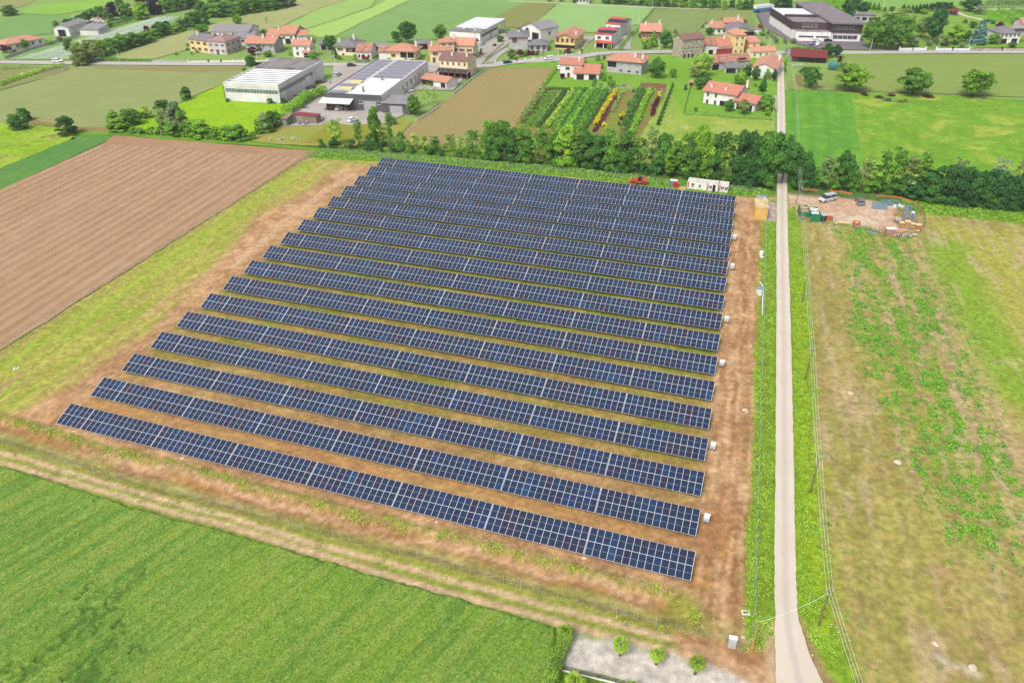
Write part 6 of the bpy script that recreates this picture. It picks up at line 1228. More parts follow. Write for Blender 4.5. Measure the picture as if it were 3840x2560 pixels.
pole(A,(1062,578),(1030,436),'street lamp by the road left of the low clipped hedge'); pole(A,(25,525),(5,400),'street lamp at the far left end of the main road'); pole(B,(1075,560),(1066,450),'street lamp by the grey-roofed villa'); pole(B,(386,505),(380,440),'street lamp before the broad orange-roofed house'); pole(B,(1716,560),(1712,458),'street lamp before the broad cream villa')
p1_=pole(Cc,(1752,105),(1754,0),'tall concrete pole at the corner of the light green field',False); p2_=pole(Cc,(1635,240),(1638,95),'concrete pole behind the red-roofed houses',False); pole(Cc,(1812,447),(1816,335),'street lamp beside the dark garden trees'); pole(Cc,(1977,450),(1980,338),'street lamp left of the old stone house'); pole(D,(1380,420),(1392,310),'leaning pole by the factory lawn',False); pole(D,(1425,505),(1445,378),'tall pale pole before the factory lawn',False); pole(D,(1598,592),(1606,500),'pole at the road junction',False); pole(E,(655,566),(675,430),'street lamp under the great round trees'); pole(E,(1410,532),(1425,425),'street lamp by the white wall'); pole(E,(1740,512),(1768,398),'white pole beside the blue-grey conifer',False); pole(E,(800,130),(822,0),'tall pole in the far light field',False); pole(E,(2012,135),(2042,0),'pole by the far path at the top right',False); pole(B,(350,295),(345,225),'pole behind the long grey shed',False); pole(B,(705,1000),(700,920),'lamp pole by the tall factory hedge'); pole(A,(1680,335),(1665,255),'thin pole left of the double house',False); pole(B,(2300,20),(2300,-60),'pole in the far green field',False); pole(Cc,(908,55),(906,-30),'pole by the far path',False); pole(Cc,(926,560),(925,440),'thin street lamp in front of the yellow house')
wire('power_cable', 'overhead wire above the light green field', [tuple(p2_[0]+Vector((0,0,p2_[1]))), tuple(p1_[0]+Vector((0,0,p1_[1])))], .03, 1.0, 'wire')
# walls and garden fences
def lowwall(Z, pts, h, mat, label, t=.25, top=None, name='garden_wall', posts=0):
    P = [px(Z(*p)) for p in pts]; o = P[0]; m = MB(); r = thing(name, label, 'wall', (o.x, o.y, 0), 0, 'garden walls of the village')
    for a, b in zip(P[:-1], P[1:]): m.bar((a-o)+Vector((0,0,h/2-.1)), (b-o)+Vector((0,0,h/2-.1)), t, 0, h+.2)
    m.build('wall', mat, r, weld=False)
    if posts:
        m = MB()
        for a, b in zip(P[:-1], P[1:]):
            n = max(1, int((b-a).length/posts))
            for i in range(n+1): q = a.lerp(b, i/n)-o; m.box(q.x-.25,q.x+.25,q.y-.25,q.y+.25,0,h+.7,0)
        m.build('pillar', mat, r, weld=False)
    if top:
        m = MB()
        for a, b in zip(P[:-1], P[1:]): a, b = a-o, b-o; m.quad([(a.x,a.y,h+.02),(b.x,b.y,h+.02),(b.x,b.y,h+top),(a.x,a.y,h+top)], 0)
        m.build('railing', NETD, r, weld=False)
    return r
lowwall(Cc, [(285,612),(160,700),(0,838)], .8, CON, 'grey wall with dark railing between the farmhouse yard and the ploughed rows', .25, .9)
lowwall(B, [(2352-352,850+95),(1900,1010),(1790,1072)], .9, CON, 'grey wall with railing above the workshop garden', .25, .8)
lowwall(Cc, [(372,560),(560,545),(780,520)], .5, WHT, 'low white wall with pillars before the grey-roofed villa', .25, None, posts=4)
lowwall(Cc, [(875,512),(1115,476)], .6, WHT, 'white garden wall before the yellow house', .25, None, posts=6); lowwall(Cc, [(1115,480),(1200,345)], .5, WHT, 'white wall running back beside the lawn of the yellow house')
lowwall(E, [(975,560),(1120,558),(1265,560)], 1.2, WHP, 'white wavy-topped wall left of the park gate', .3, None, posts=5); lowwall(E, [(1380,560),(1560,562),(1745,562)], 1.1, WHP, 'white wavy-topped wall right of the park gate', .3, None, posts=5); lowwall(E, [(1770,566),(2100,566),(2352,566),(2700,566)], 1.2, STO, 'stone wall at the right end of the east road', .3, None, posts=9)
fence(E, [(660,566),(800,568),(950,566)], 1.6, 4, 'railing_fence', 'dark railing under the great round trees', DARKP, NETD, .12, group='garden fences of the village')
lowwall(A, [(45,522),(260,446),(400,405),(560,362),(700,330)], 1.4, GPL, 'long grey wall beside the field of white stakes', .25); lowwall(A, [(1345,548),(1645,552)], .7, GPL, 'low grey wall before the double house'); lowwall(A, [(1660,552),(1840,548),(1950,548),(2160,542)], .6, WHT, 'low white wall with brick pillars before the pink house', .2, None, posts=6)
lowwall(B, [(60,545),(300,548),(480,540)], .5, WHT, 'low white wall with pillars before the orange-roofed house', .2, None, posts=5); lowwall(B, [(1030,520),(1110,470)], .5, WHT, 'white wall of the cream villa')
GF = 'garden fences of the village'
fence(Cc, [(1240,795),(1380,795),(1560,802),(1720,812),(1890,822)], 1.6, 3, 'wire_fence', 'pale post fence between the gardens and the nursery', CON, NETG, .12, group=GF); fence(Cc, [(1295,640),(1240,795)], 1.4, 3, 'wire_fence', 'green wire fence at the right of the villa lawn', POSTM, NETG, .07, group=GF)
fence(D, [(590,905),(545,1010),(485,1255)], 1.0, 2.0, 'wooden_fence', 'dark wooden fence between the hay meadow and the villa garden', DARKP, NETD, .14, group=GF); fence(D, [(485,1258),(720,1265),(1000,1300),(1450,1330)], 1.1, 5, 'wire_fence', 'thin dark fence below the white villa', DARKP, NETG, .1, group=GF); fence(D, [(1468,1215),(1460,1411)], 1.2, 3, 'wire_fence', 'white-topped fence beside the lane below the villa', CON, NETG, .12, group=GF)
fence(Cc, [(1770,95),(1650,235),(1610,300)], 1.6, 4, 'wire_fence', 'wire fence between the light green and the striped field', DARKP, NETD, .1, group=GF); fence(D, [(1290,190),(1340,290),(1400,440)], 1.6, 4, 'wire_fence', 'green fence along the factory lawn', DARKP, NETD, .1, group=GF)
fence(Cc, [(880,372),(800,430),(785,500)], 1.4, 3, 'wire_fence', 'dark fence beside the driveway of the yellow house', DARKP, NETD, .1, group=GF); fence(Cc, [(445,395),(280,535)], 1.3, 3, 'wire_fence', 'dark fence between the car park and the villa lawn', DARKP, NETD, .1, group=GF)
fence(Z4, [(235,1308),(380,1345),(520,1378),(660,1411),(800,1450)], 1.0, 2.4, 'railing_fence', 'black railing on a white kerb beside the gravel court', DARKP, NETD, .06, group=GF); lowwall(Z4, [(225,1308),(520,1378),(900,1470)], .12, WHT, 'white kerb under the black railing', .2)
# white stakes in rows
def stakes():
    m = MB(); P00, P10, P01, P11 = px(A(150,528)), px(A(640,528)), px(A(1380,160)), px(A(1590,158)); n = 0
    nu, nv_ = 34, 62
    for j in range(nv_):
        v = j/(nv_-1); a = P00.lerp(P01, v); b = P10.lerp(P11, v); k = int(nu*(1-.45*v))
        for i in range(k):
            if i % 9 == 8: continue
            q = a.lerp(b, (i+.5)/k); im = toimg(q)
            m.box(q.x-.11,q.x+.11,q.y-.08,q.y+.08,0,.85,0)
    o = m.build('white_stakes', WHP, None, weld=False); tag(o, 'field of white stakes in long rows at the left', 'stakes', kind='stuff')
    sheet('field', [A(60,530),A(300,440),A(700,360),A(1400,150),A(1600,155),A(1500,230),A(700,530)], field_mat('stake_field_grass', c(110,164,70), c(150,176,120), c(90,140,60), 10, 2), .2)
stakes()
sheet('garden_plot', [Cc(1655,735),Cc(1880,748),Cc(1870,805),Cc(1640,780)], field_mat('dug_soil', c(138,98,74), c(150,112,84), c(110,76,54), 6, .8, bump=.6), .33); sheet('garden_plot', [D(400,400),D(495,402),D(440,455),D(380,450)], field_mat('dug_soil2', c(138,98,74), c(150,112,84), c(110,76,54), 6, .8, bump=.6), .33); sheet('garden_plot', [D(1710,830),D(1790,830),D(1770,960),D(1720,950)], field_mat('dug_soil3', c(156,140,84), c(150,112,84), c(130,120,64), 6, .8, bump=.6), .33)
# vehicles
RUB = plain('tyre_rubber', (.012,.012,.012,1), .9, .1); RIM = plain('wheel_rim', c(170,172,176), .35, .1, 3, .8, .5)
def paintm(name, col): 
    t = NT(name); t.b.inputs['Roughness'].default_value = .3; t.b.inputs['Specular IOR Level'].default_value = .5; t.b.inputs['Coat Weight'].default_value = .6; t.b.inputs['Coat Roughness'].default_value = .08
    n = t.noise(t.n('TexCoord').outputs['Object'], 2, 3); return t.col(t.mix(t.ss(n,.35,.7,0,.25), col, (col[0]*.75,col[1]*.73,col[2]*.7,1)))
RED = paintm('lamp_red', (.3,.01,.01,1)); LMP = paintm('lamp_clear', c(235,235,230,.8))
def car(Z, rear, front, colr, label, kind='car', Ls=None, cat=None, grp='parked and driving cars'):
    a, b = px(Z(*rear)), px(Z(*front)); d = (b-a); rz = math.atan2(d.y, d.x); mid = a.lerp(b, .5)
    if kind == 'van': L, Wd, H, hood, hz, wr = 5.2, 1.95, 2.0, .85, 1.05, .35
    elif kind == 'wagon': L, Wd, H, hood, hz, wr = 4.6, 1.85, 1.55, 1.15, .95, .33
    else: L, Wd, H, hood, hz, wr = 4.2, 1.8, 1.5, 1.05, .92, .32
    mid = mid+Vector((mid.x, mid.y, 0)).normalized()*.4
    root = thing('parked_car' if kind != 'van' else 'van', label, cat or ('van' if kind == 'van' else 'car'), (mid.x, mid.y, gz(mid.x, mid.y) if mid.y < 255 and abs(mid.x) < 165 else .3), rz, grp); h = L/2
    lo = .28; prof = [(-h,lo),(h-.1,lo),(h,lo+.25),(h-.05,hz-.18),(h-.25,hz-.08),(h-hood,hz+.06),(h-hood-.02,hz+.06),(-h+.1,hz+.1),(-h,hz-.1)]
    m = MB(); m.prism(prof, -Wd/2, Wd/2, 0); bo = m.build('body', colr, root)
    bm = bmesh.new(); bm.from_mesh(bo.data); bmesh.ops.bevel(bm, geom=[e for e in bm.edges], offset=.07, segments=2, affect='EDGES', profile=.6); bm.to_mesh(bo.data); bm.free()
    cw = Wd/2-.12; rear_in = .12 if kind != 'car' else .3; fr = hood+.75 if kind != 'van' else hood+.95
    gl = [(-h+.08,hz+.02),(h-hood,hz+.02),(h-fr,H-.08),(-h+rear_in,H-.08)]; MB().prism(gl, -cw, cw, 0).build('windows', GLASS, root)
    m = MB(); m.prism([(-h+rear_in-.02,H-.09),(h-fr+.03,H-.09),(h-fr-.1,H),(-h+rear_in+.1,H)], -cw+.01, cw-.01, 0)
    for x in (-h+.32, -.25): 
        for s in (-1, 1): m.box(x, x+.1, s*cw-(.01 if s > 0 else .02), s*cw+(.02 if s > 0 else .01), hz, H-.05, 0)
    m.build('cabin_roof', colr, root, weld=False)
    for x in (-h+.8, h-.85):
        for s in (-1, 1):
            w = thing_part('wheel', root, (x, s*(Wd/2-.1), wr)); 
            t_ = MB(); t_.tube([(0,-.11,0),(0,.11,0)], wr, 14); t_.build('tyre', RUB, w); t_ = MB(); t_.tube([(0,-.12,0),(0,.12,0)], wr*.6, 10); t_.build('rim', RIM, w)
    for s in (-1, 1):
        o = MB().box(h-.06,h+.01,-.2,.2,0,.16,0).build('headlight', LMP, root); o.location = (-.01, s*(Wd/2-.35), .62); o = MB().box(-.01,.05,-.12,.12,0,.3,0).build('tail_light', RED, root); o.location = (-h-.01, s*(Wd/2-.2), .68)
        o = MB().box(0,.12,0,.18,0,.14,0).build('mirror', colr, root); o.location = (h-hood-.45, s*(Wd/2+.02)-(.18 if s < 0 else 0), hz+.02)
    MB().box(h-.02,h+.03,-.5,.5,.35,.55,0).build('grille', BLKM, root)
    return root
def thing_part(name, parent, loc):
    o = bpy.data.objects.new(name, None); COL.objects.link(o); o.parent = parent; o.location = loc; o.empty_display_size = .1; return o
PW_, PS, PG, PB_, PK, PBL, PBR = paintm('white_car_paint', c(240,240,240,.75)), paintm('silver_paint', c(196,202,206,.7)), paintm('grey_paint', c(120,124,130)), paintm('blue_paint', c(60,74,100)), paintm('black_paint', c(34,36,42)), paintm('pale_blue_paint', c(176,206,214,.7)), paintm('brown_grey_paint', c(112,102,98))
car(M, (722,352), (545,392), PS, 'silver passenger van parked on the gravel site', 'van', grp=None); car(M, (1122,438), (1093,375), PG, 'grey estate car seen from behind on the gravel site', 'wagon', grp=None)
car(B, (1095,983), (1150,968), PW_, 'white hatchback parked under the grey workshop wall'); car(B, (1178,985), (1240,962), PBR, 'brown-grey van backed up to the grey workshop', 'van'); car(B, (1200,1090), (1262,1068), PW_, 'white car standing on the yard before the lawn'); car(B, (925,1080), (962,1052), PW_, 'white car beside the beige container', 'car'); car(B, (1072,688), (1128,664), PBL, 'pale blue car between the two factories'); car(B, (1192,594), (1250,592), PK, 'black car on the main road behind the workshop'); car(B, (748,382), (802,378), PK, 'black car before the white annexe'); car(A, (470,556), (556,553), PW_, 'white estate car driving on the main road at the left', 'wagon'); car(Cc, (442,572), (515,563), PB_, 'grey-blue car driving on the road curve'); car(Cc, (870,530), (803,540), PW_, 'white car driving on the road before the yellow house', 'wagon'); car(Cc, (235,410), (276,398), PBL, 'pale blue car beside the white hall'); car(D, (1872,518), (1900,492), PB_, 'dark blue car on the factory car park'); car(D, (1945,520), (1972,490), PW_, 'white car beside the dark blue car'); car(D, (2025,470), (2110,464), PK, 'black car by the factory entrance'); car(D, (2150,462), (2185,435), PW_, 'white car left of the pair near the factory wall'); car(D, (2225,450), (2258,425), PW_, 'white car right of the pair near the factory wall'); car(D, (1895,468), (1985,464), PW_, 'white car parked along the factory front'); car(Cc, (925,632), (940,600), PW_, 'white car half hidden behind the terracotta-roofed villa')
def truck():
    a, b = px(D(1275,150)), px(D(1395,135)); d = b-a; rz = math.atan2(d.y, d.x); r = thing('truck', 'blue and white truck parked behind the factory', 'truck', (a.x, a.y, .3), rz); L = 15
    m = MB().box(0,L-3,0,2.5,1.0,3.9,0); m.build('cargo_box', WHP, r); m = MB().box(0,L-3,-.04,2.54,.7,2.2,0); m.build('side_panel', paintm('blue_truck', c(50,130,190)), r); MB().box(L-2.8,L-.6,.1,2.4,.6,3.2,0).build('cab', WHP, r); MB().box(L-1.0,L-.55,.2,2.3,1.9,2.9,0).build('windscreen', GLASS, r)
    for x in (1,2.3,L-4.5,L-1.6):
        for y in (.1,2.4): o = MB().tube([(0,-.15,0),(0,.15,0)], .5, 12).build('wheel', RUB, r); o.location = (x,y,.5)
truck()
# telehandler beside the rear row
def loader():
    a, b = px(K(110,214)), px(K(345,224)); d = b-a; L = d.length; rz = math.atan2(d.y, d.x); r = thing('wheel_loader', 'red-orange telescopic loader with dark cab behind the farthest row', 'loader', (a.x, a.y+.8, 0), rz)
    OR = plain('orange_machine_paint', c(226,92,66), .5, .15, 2); k = L/6.2
    MB().prism([(.6*k,.7),(5.9*k,.7),(6.1*k,1.2),(6.0*k,1.9),(4.2*k,2.0),(3.8*k,1.5),(1.9*k,1.4),(1.0*k,1.5)], -.7, .9, 0).build('chassis', OR, r)
    MB().prism([(2.3*k,1.4),(3.9*k,1.4),(3.8*k,2.7),(2.7*k,2.7)], -.85, .25, 0).build('cab', GLASS, r); MB().box(2.6*k,3.9*k,-.9,.3,2.7,2.82,0).build('cab_roof', DGR, r)
    m = MB(); m.bar((5.2*k,.6,1.9),(1.0*k,.6,1.6),.42); m.bar((1.2*k,.6,1.55),(-.6*k,.6,.8),.34); m.build('boom', OR, r, weld=False)
    MB().prism([(-1.2*k,.2),(-.3*k,.2),(-.4*k,1.0),(-.9*k,1.0)], -.9, 1.3, 0).build('bucket', OR, r)
    for x in (1.3*k, 4.8*k):
        for y in (-.85, 1.0):
            w = thing_part('wheel', r, (x, y, .62)); MB().tube([(0,-.2,0),(0,.2,0)], .62, 16).build('tyre', RUB, w); MB().tube([(0,-.22,0),(0,.22,0)], .33, 12).build('rim', OR, w)
loader()
def toilet(p, col, label):
    g = px(p); r = thing('portable_toilet', label, 'portable toilet', (g.x, g.y, 0), -.05, 'portable toilets'); m = MB().box(0,1.1,0,1.1,.08,2.1,0); 
    for i in range(5): m.box(.08+i*.2,.16+i*.2,-.03,0,.3,1.9,0)
    m.build('cabin', col, r, weld=False); MB().prism([(-.05,2.1),(1.15,2.1),(1.0,2.32),(.1,2.32)], -.05, 1.15, 0).build('roof', WHP, r); MB().box(.2,.9,-.06,-.03,.15,1.95,0).build('door', col, r)
toilet(K(676,252), plain('grey_plastic', c(128,138,156), .5, .1), 'grey portable toilet left of the red one'); toilet(K(728,258), plain('red_plastic', c(226,30,36), .5, .1), 'bright red portable toilet beside the grey one')
RDS = plain('red_stripe_paint', c(214,40,56), .5, .08); CABW = plain('cabin_white', c(226,224,216,.74), .5, .08, .6)
def cabin(a, b, depth, h, wins, label, stripe=True):
    A_, B_, L, rz = frame_of(I_, a, b); r = thing('site_cabin', label, 'site cabin', (A_.x, A_.y, 0), rz, 'white site cabins'); m = MB().box(0,L,0,depth,.1,h-.12,0); m.build('wall', CABW, r); MB().box(-.05,L+.05,-.05,depth+.05,h-.12,h,0).build('roof', plain('cabin_roof_paint', c(216,212,202,.74), .6, .15, .5), r)
    if stripe: MB().box(.12,.42,-.03,-.004,.5,h-.5,0).build('stripe', RDS, r)
    for (x, w, z, hh, st) in wins: o = link('window' if st == 'win' else 'door', win_mesh(w, hh, SHG, 'win' if st == 'win' else st) if st != 'win' else win_mesh(w, hh, None, 'win'), r); o.location = (x*L, -.004, z)
cabin(K(925,268), K(1205,302), 2.4, 2.7, [(.2,.85,1.0,1.0,'win'),(.58,.75,.9,.9,'win')], 'longest of the three white site cabins, at the left'); cabin(K(1212,302), K(1372,318), 2.4, 2.65, [(.18,.9,1.0,.85,'win'),(.52,.8,.1,2.0,'open')], 'middle white site cabin with an open dark door'); cabin(K(1388,318), K(1522,332), 2.4, 2.6, [(.2,.9,1.0,.9,'win'),(.62,.9,.9,1.0,'win')], 'right-hand white site cabin with two windows')
# ochre transformer cabin with a steel platform behind
def transformer():
    A_, B_, L, rz = frame_of(I_, K(1908,712), K(2094,726)); H = 3.2; Dp = 6.4; OC = plain('ochre_render', c(226,178,96,.68), .85, .1, .4); r = thing('transformer_cabin', 'ochre transformer cabin with a pale tan roof beside the lane', 'cabin', (A_.x, A_.y, 0), rz)
    MB().box(0,L,0,Dp,-.2,H,0).build('wall', OC, r); MB().box(-.08,L+.08,-.08,Dp+.08,H,H+.22,0).build('roof', plain('tan_roof', c(226,196,148,.68), .85, .25, .5), r)
    for (x0,x1,y0,y1) in ((.25*L,.75*L,1.6,1.66),(.25*L,.75*L,4.4,4.46),(.25*L,.25*L+.06,1.6,4.4),(.75*L-.06,.75*L,1.6,4.4),(.5*L-.03,.5*L+.03,1.0,5.4)): MB().box(x0,x1,y0,y1,H+.22,H+.25,0).build('roof_joint', plain('joint_grey', c(186,160,124), .8, .1), r)
    MB().box(L+.003,L+.05,1.0,2.6,0,2.3,0).build('door', GYM, r); MB().box(L+.003,L+.05,3.4,5.0,.1,2.2,0).build('vent_panel', GYM, r)
    r2 = thing('equipment_kiosk', 'grey steel kiosk behind the ochre cabin', 'kiosk', tuple(A_+Vector((-math.sin(rz)*7.2+math.cos(rz)*.9, math.cos(rz)*7.2+math.sin(rz)*.9, 0))), rz); MB().box(0,L-.7,0,4.2,0,2.2,0).build('wall', plain('kiosk_grey', c(150,158,162), .6, .12), r2); MB().box(-.1,L-.6,-.1,4.3,2.2,2.32,0).build('roof', plain('kiosk_roof', c(166,174,178), .6, .15), r2)
    for y in (1.6, 2.6): o = MB().lathe([(.22,2.32),(.22,2.5),(0,2.6)], 10, 0, L-1.3, y).build('vent', WHP, r2)
    q = A_+Vector((-math.sin(rz)*12.2, math.cos(rz)*12.2, 0)); u = Vector((math.cos(rz), math.sin(rz), 0)); v = Vector((-u.y, u.x, 0)); fence(None, None, 2.6, 2.2, 'mesh_gate', 'tall green mesh gate behind the grey kiosk', POSTM, net_mat('green_mesh', c(120,160,150), .4), .09, 'gate', None, True, [q+u*.6, q+u*(L-.1), q+u*(L-.1)+v*3])
transformer()
# inverter cabinets at the ends of the rows
for i, (b, t, lb) in enumerate([((2638,1970),(2650,1926),'nearest one, beside the second row'),((2663.5,1697),(2672,1660),'second from the camera'),((2698,1384),(2703,1351),'third from the camera'),((2716,1218),(2720,1189),'fourth from the camera'),((2739,1018),(2744,994),'fifth from the camera'),((2748,907),(2753,884),'farthest one, beside the upper rows')]):
    g = px(b); r = thing('inverter_cabinet', 'white inverter cabinet at the row ends, '+lb, 'cabinet', (g.x+.4, g.y+.3, 0), AZ_-.1, 'inverter cabinets at the row ends')
    MB().box(-.36,.36,-.25,.3,.75,1.6,0).build('housing', plain('cabinet_white', c(216,226,236,.75), .5, .08), r); MB().prism([(-.42,1.63),(.42,1.63),(.42,1.69),(-.42,1.69)], -.45, .55, 0).build('rain_cover', WHP, r)
    for x in (-.32,.32): MB().box(x-.04,x+.04,-.04,.04,-.1,.78,0).build('leg', STEEL, r)
    MB().box(-.26,.24,-.29,-.25,.85,1.2,0).build('connection_panel', GPL, r)
g = px(Z4(1557,1128)); r = thing('cabinet', 'grey street cabinet at the near right corner of the solar field', 'cabinet', (g.x, g.y, 0), -.25); MB().box(0,.95,0,.5,0,1.75,0).build('body', plain('street_cabinet_grey', c(190,192,194,.7), .6, .1, 1), r); MB().box(-.05,1.0,-.05,.55,1.75,1.86,0).build('lid', WHP, r); MB().box(.08,.87,-.03,-.004,.1,1.3,0).build('door', GPL, r)
def pit(p, s, label, rz=0.1):
    g = px(p); r = thing('inspection_pit', label, 'inspection pit', (g.x, g.y, 0), rz, 'concrete inspection pits'); z = max(0, gz(g.x, g.y))
    m = MB()
    for (a,b,c1_,d) in ((-s,s,-s*.7,-s*.45),(-s,s,s*.45,s*.7),(-s,-s*.65,-s*.45,s*.45),(s*.65,s,-s*.45,s*.45)): m.box(a,b,c1_,d,-.1,z+.12,0)
    m.build('rim', plain('pit_concrete', c(230,226,218,.74), .8, .1, 1), r, weld=False); MB().box(-s*.65,s*.65,-s*.45,s*.45,-.1,z+.06,0).build('cover', plain('pit_cover', c(120,112,104), .8, .2, 1), r)
pit(Z4(1701,850), .5, 'white-rimmed inspection pit in the near right corner', -.1); pit(Z2(142,428), .5, 'white-rimmed inspection pit in the grass at the left', .3)
CRG = 'concrete rings and hose by the lane fence'
def ring(p, R, h, mat, label, hole=.6):
    g = px(p); o = MB().lathe([(R*hole,0.02),(R,0.02),(R,h),(R*hole,h),(R*hole,.02)], 18).build('concrete_ring', mat, None); o.location = (g.x, g.y, 0); tag(o, label, 'ring')
ring(Z5(832,198), .65, .4, plain('blue_hose', c(150,180,206), .6, .1), 'coil of pale blue hose by the lane fence'); ring(Z5(813,232), .6, .6, CON, 'larger concrete ring by the lane fence'); ring(Z5(821,250), .42, .4, CON, 'smaller concrete ring by the lane fence'); ring(K(2016,1240), .5, 1.0, WHP, 'white drum standing inside the lane fence', .2); ring(K(2024,1272), .45, .15, WHP, 'flat white lid lying by the white drum', .2)
o = MB().tube([px(Z5(820,137))+Vector((0,0,.1)), px(Z5(842,165))+Vector((0,0,.1)), px(Z5(851,200))+Vector((0,0,.1)), px(Z5(846,300))+Vector((0,0,.1)), px(Z5(843,425))+Vector((0,0,.1))], .11, 6).build('hose', plain('white_pipe', c(222,230,230,.75), .5, .1), None); tag(o, 'long white pipe lying along the lane fence', 'pipe')
def rock(p, s, label, col=c(232,206,180), sx=1.3):
    g = px(p); bm = bmesh.new(); bmesh.ops.create_icosphere(bm, subdivisions=2, radius=s)
    for v in bm.verts: v.co *= random.uniform(.82, 1.12); v.co.x *= sx; v.co.z *= .5
    me = bpy.data.meshes.new('stone'); bm.to_mesh(me); bm.free(); me.materials.append(plain('pale_stone', c(226,204,182), .9, .2, 3)); o = link('stone', me, None, (g.x, g.y, s*.15), random.uniform(0,3)); tag(o, label, 'stone', 'pale stones on the bare soil')
for p, s, lb in ((Z5(688,1264),.42,'largest pale stone in the dirt corridor'),(Z5(707,1281),.25,'small pale stone beside the largest one'),(Z5(743,700),.22,'pale stone in the upper dirt corridor'),(Z4(406,411),.3,'pale stone below the nearest row, right'),(Z2(1613,1217),.3,'pale stone below the nearest row, middle'),(Z2(652,982),.25,'pale stone below the nearest row, left'),(_z(1000,1500,s1)(1500,1073),.25,'pale stone below the nearest row, far right of the middle'),(Z4(1685,1044),.25,'white stone by the corner cabinet'),(Z6(1470,1468),.5,'white stone in the near right field'),(Z6(1217,1300),.35,'small white stone in the near right field'),(Z6(960,62),.55,'pale boulder in the stubble field'),(Z5(1622,1117),.5,'pale rock heap in the stubble field')): rock(p, s, lb)
# --- the gravel site
GRN_ = plain('green_skip_paint', c(18,140,92), .5, .2, 1.5)
def skip(a, b, depth, h, label, lab2, fill):
    A_, B_, L, rz = frame_of(I_, a, b); r = thing('skip_container', label, 'skip', (A_.x, A_.y, 0), rz, 'green skips'); m = MB(); t = .1
    for (x0,x1,y0,y1) in ((0,L,0,t),(0,L,depth-t,depth),(0,t,t,depth-t),(L-t,L,t,depth-t)): m.box(x0,x1,y0,y1,.1,h,0)
    m.box(0,L,0,depth,.02,.12,0); n = int(L/.35)
    for i in range(n): m.box(.1+i*L/n,.2+i*L/n,-.06,0,.15,h-.1,0)
    m.box(-.05,L+.05,-.07,.02,h-.08,h+.03,0); m.build('tub', GRN_, r, weld=False)
    mm = MB(); rg = random.Random(5)
    for i in range(34):
        x, y = rg.uniform(.4,L-.4), rg.uniform(.4,depth-.4); s = rg.uniform(.2,.5); mm.box(-s,s,-s*.6,s*.6,-.1,.12,rg.choice([0,0,1]),Matrix.Translation((x,y,h-.25+rg.uniform(-.2,.3)))@Matrix.Rotation(rg.uniform(0,3),4,'Z')@Matrix.Rotation(rg.uniform(-.5,.5),4,'X'))
    o = mm.build('waste_pile', fill, None, weld=False); o.location = (A_.x, A_.y, 0); o.rotation_euler = (0,0,rz); tag(o, lab2, 'waste')
skip(M(245,640), M(378,645), 5.2, 2.1, 'green waste skip at the left, filled with cardboard', 'brown cardboard heaped in the left skip', [plain('cardboard', c(206,172,132), .9, .15, 2), plain('cardboard2', c(178,142,104), .9, .15, 2)]); skip(M(386,668), M(527,674), 5.2, 2.1, 'green waste skip at the right, filled with plastic film', 'white plastic film heaped in the right skip', [WHP, plain('film_grey', c(190,196,204), .4, .2, 2)])
g = px(M(570,655)); r = thing('storage_tank', 'black tank with a pale lid beside the green skips', 'tank', (g.x, g.y, 0)); MB().lathe([(.0,0),(.8,0),(.8,1.5),(.72,1.6)], 18).build('body', BLKM, r); MB().lathe([(.72,1.6),(.85,1.62),(.85,1.75),(0,1.85)], 18).build('lid', GPL, r)
def heap(p, R, h, mat, label, sx=1.0, rz=0, name='sand_heap', cat='sand heap'):
    g = px(p); xs = np.linspace(-1, 1, 41); XX2, YY2 = np.meshgrid(xs, xs); d = np.hypot(XX2, YY2); Z_ = h*np.clip(1-d, 0, 1)**.9*(.8+.4*vn.fbm(XX2*3+g.x, YY2*3, .8, 3)); Z_ = np.where(d > .98, -.05, Z_)
    me, u = grid_mesh(name, XX2*R*sx, YY2*R, Z_); me.materials.append(mat); o = link(name, me, None, (g.x, g.y, 0), rz); return tag(o, label, cat)
heap(M(1120,660), 2.9, 1.7, field_mat('pale_sand', c(206,186,160), c(214,196,170), c(184,160,134), 4, .5, bump=.3), 'pale heap of sand in the middle of the gravel site', 1.75, -.25)
heap(K(870,262), 1.5, .6, field_mat('pale_soil_heap', c(216,178,140), c(206,166,128), c(190,150,114), 4, .5), 'small pale soil heap between the toilets and the cabins', 1.3, 0, 'soil_heap', 'soil heap')
def beams(p0, p1, n, w, label, mat=STEEL, z=0.1, name='steel_beam_stack', layers=2, r=.11, cat='beams'):
    a, b = px(p0), px(p1); d = (b-a).normalized(); s = Vector((-d.y, d.x, 0)); o = a; root = thing(name, label, cat, tuple(o)); k = 0
    for l in range(layers):
        for i in range(n): q = s*(i-(n-1)/2)*w; MB().bar((0,0,0),(b-a)*random.uniform(.88,1.02), r*1.4, 0, r).build('beam', mat, root).location = (q.x+random.uniform(-.1,.1), q.y, z+l*r*1.5)
BLUS = plain('blue_grey_steel', c(160,182,190,.7), .45, .15, 2, .4, .5)
beams(M(1295,402), M(1515,420), 6, .24, 'upper bundle of long steel beams near the site fence', BLUS); beams(M(1300,432), M(1520,455), 6, .24, 'middle bundle of long steel beams', BLUS); beams(M(1285,470), M(1525,492), 5, .26, 'lower loose bundle of steel beams on the gravel', BLUS)
beams(M(1795,545), M(1822,632), 5, .26, 'bundle of grey pipes left of the single pipes', BLUS, .1, 'pipe_bundle', 2, .16, 'pipes'); beams(M(1890,560), M(1915,665), 3, .24, 'bundle of grey pipes at the right of the site', BLUS, .1, 'pipe_bundle', 2, .16, 'pipes'); beams(M(1010,755), M(1380,830), 4, .4, 'long poles lying outside the site fence', STEEL, .08, 'pole_stack', 1, .09, 'poles'); beams(M(1190,810), M(1350,855), 4, .35, 'grey planks lying in the grass outside the site fence', BLUS, .06, 'plank_stack', 1, .12, 'planks')
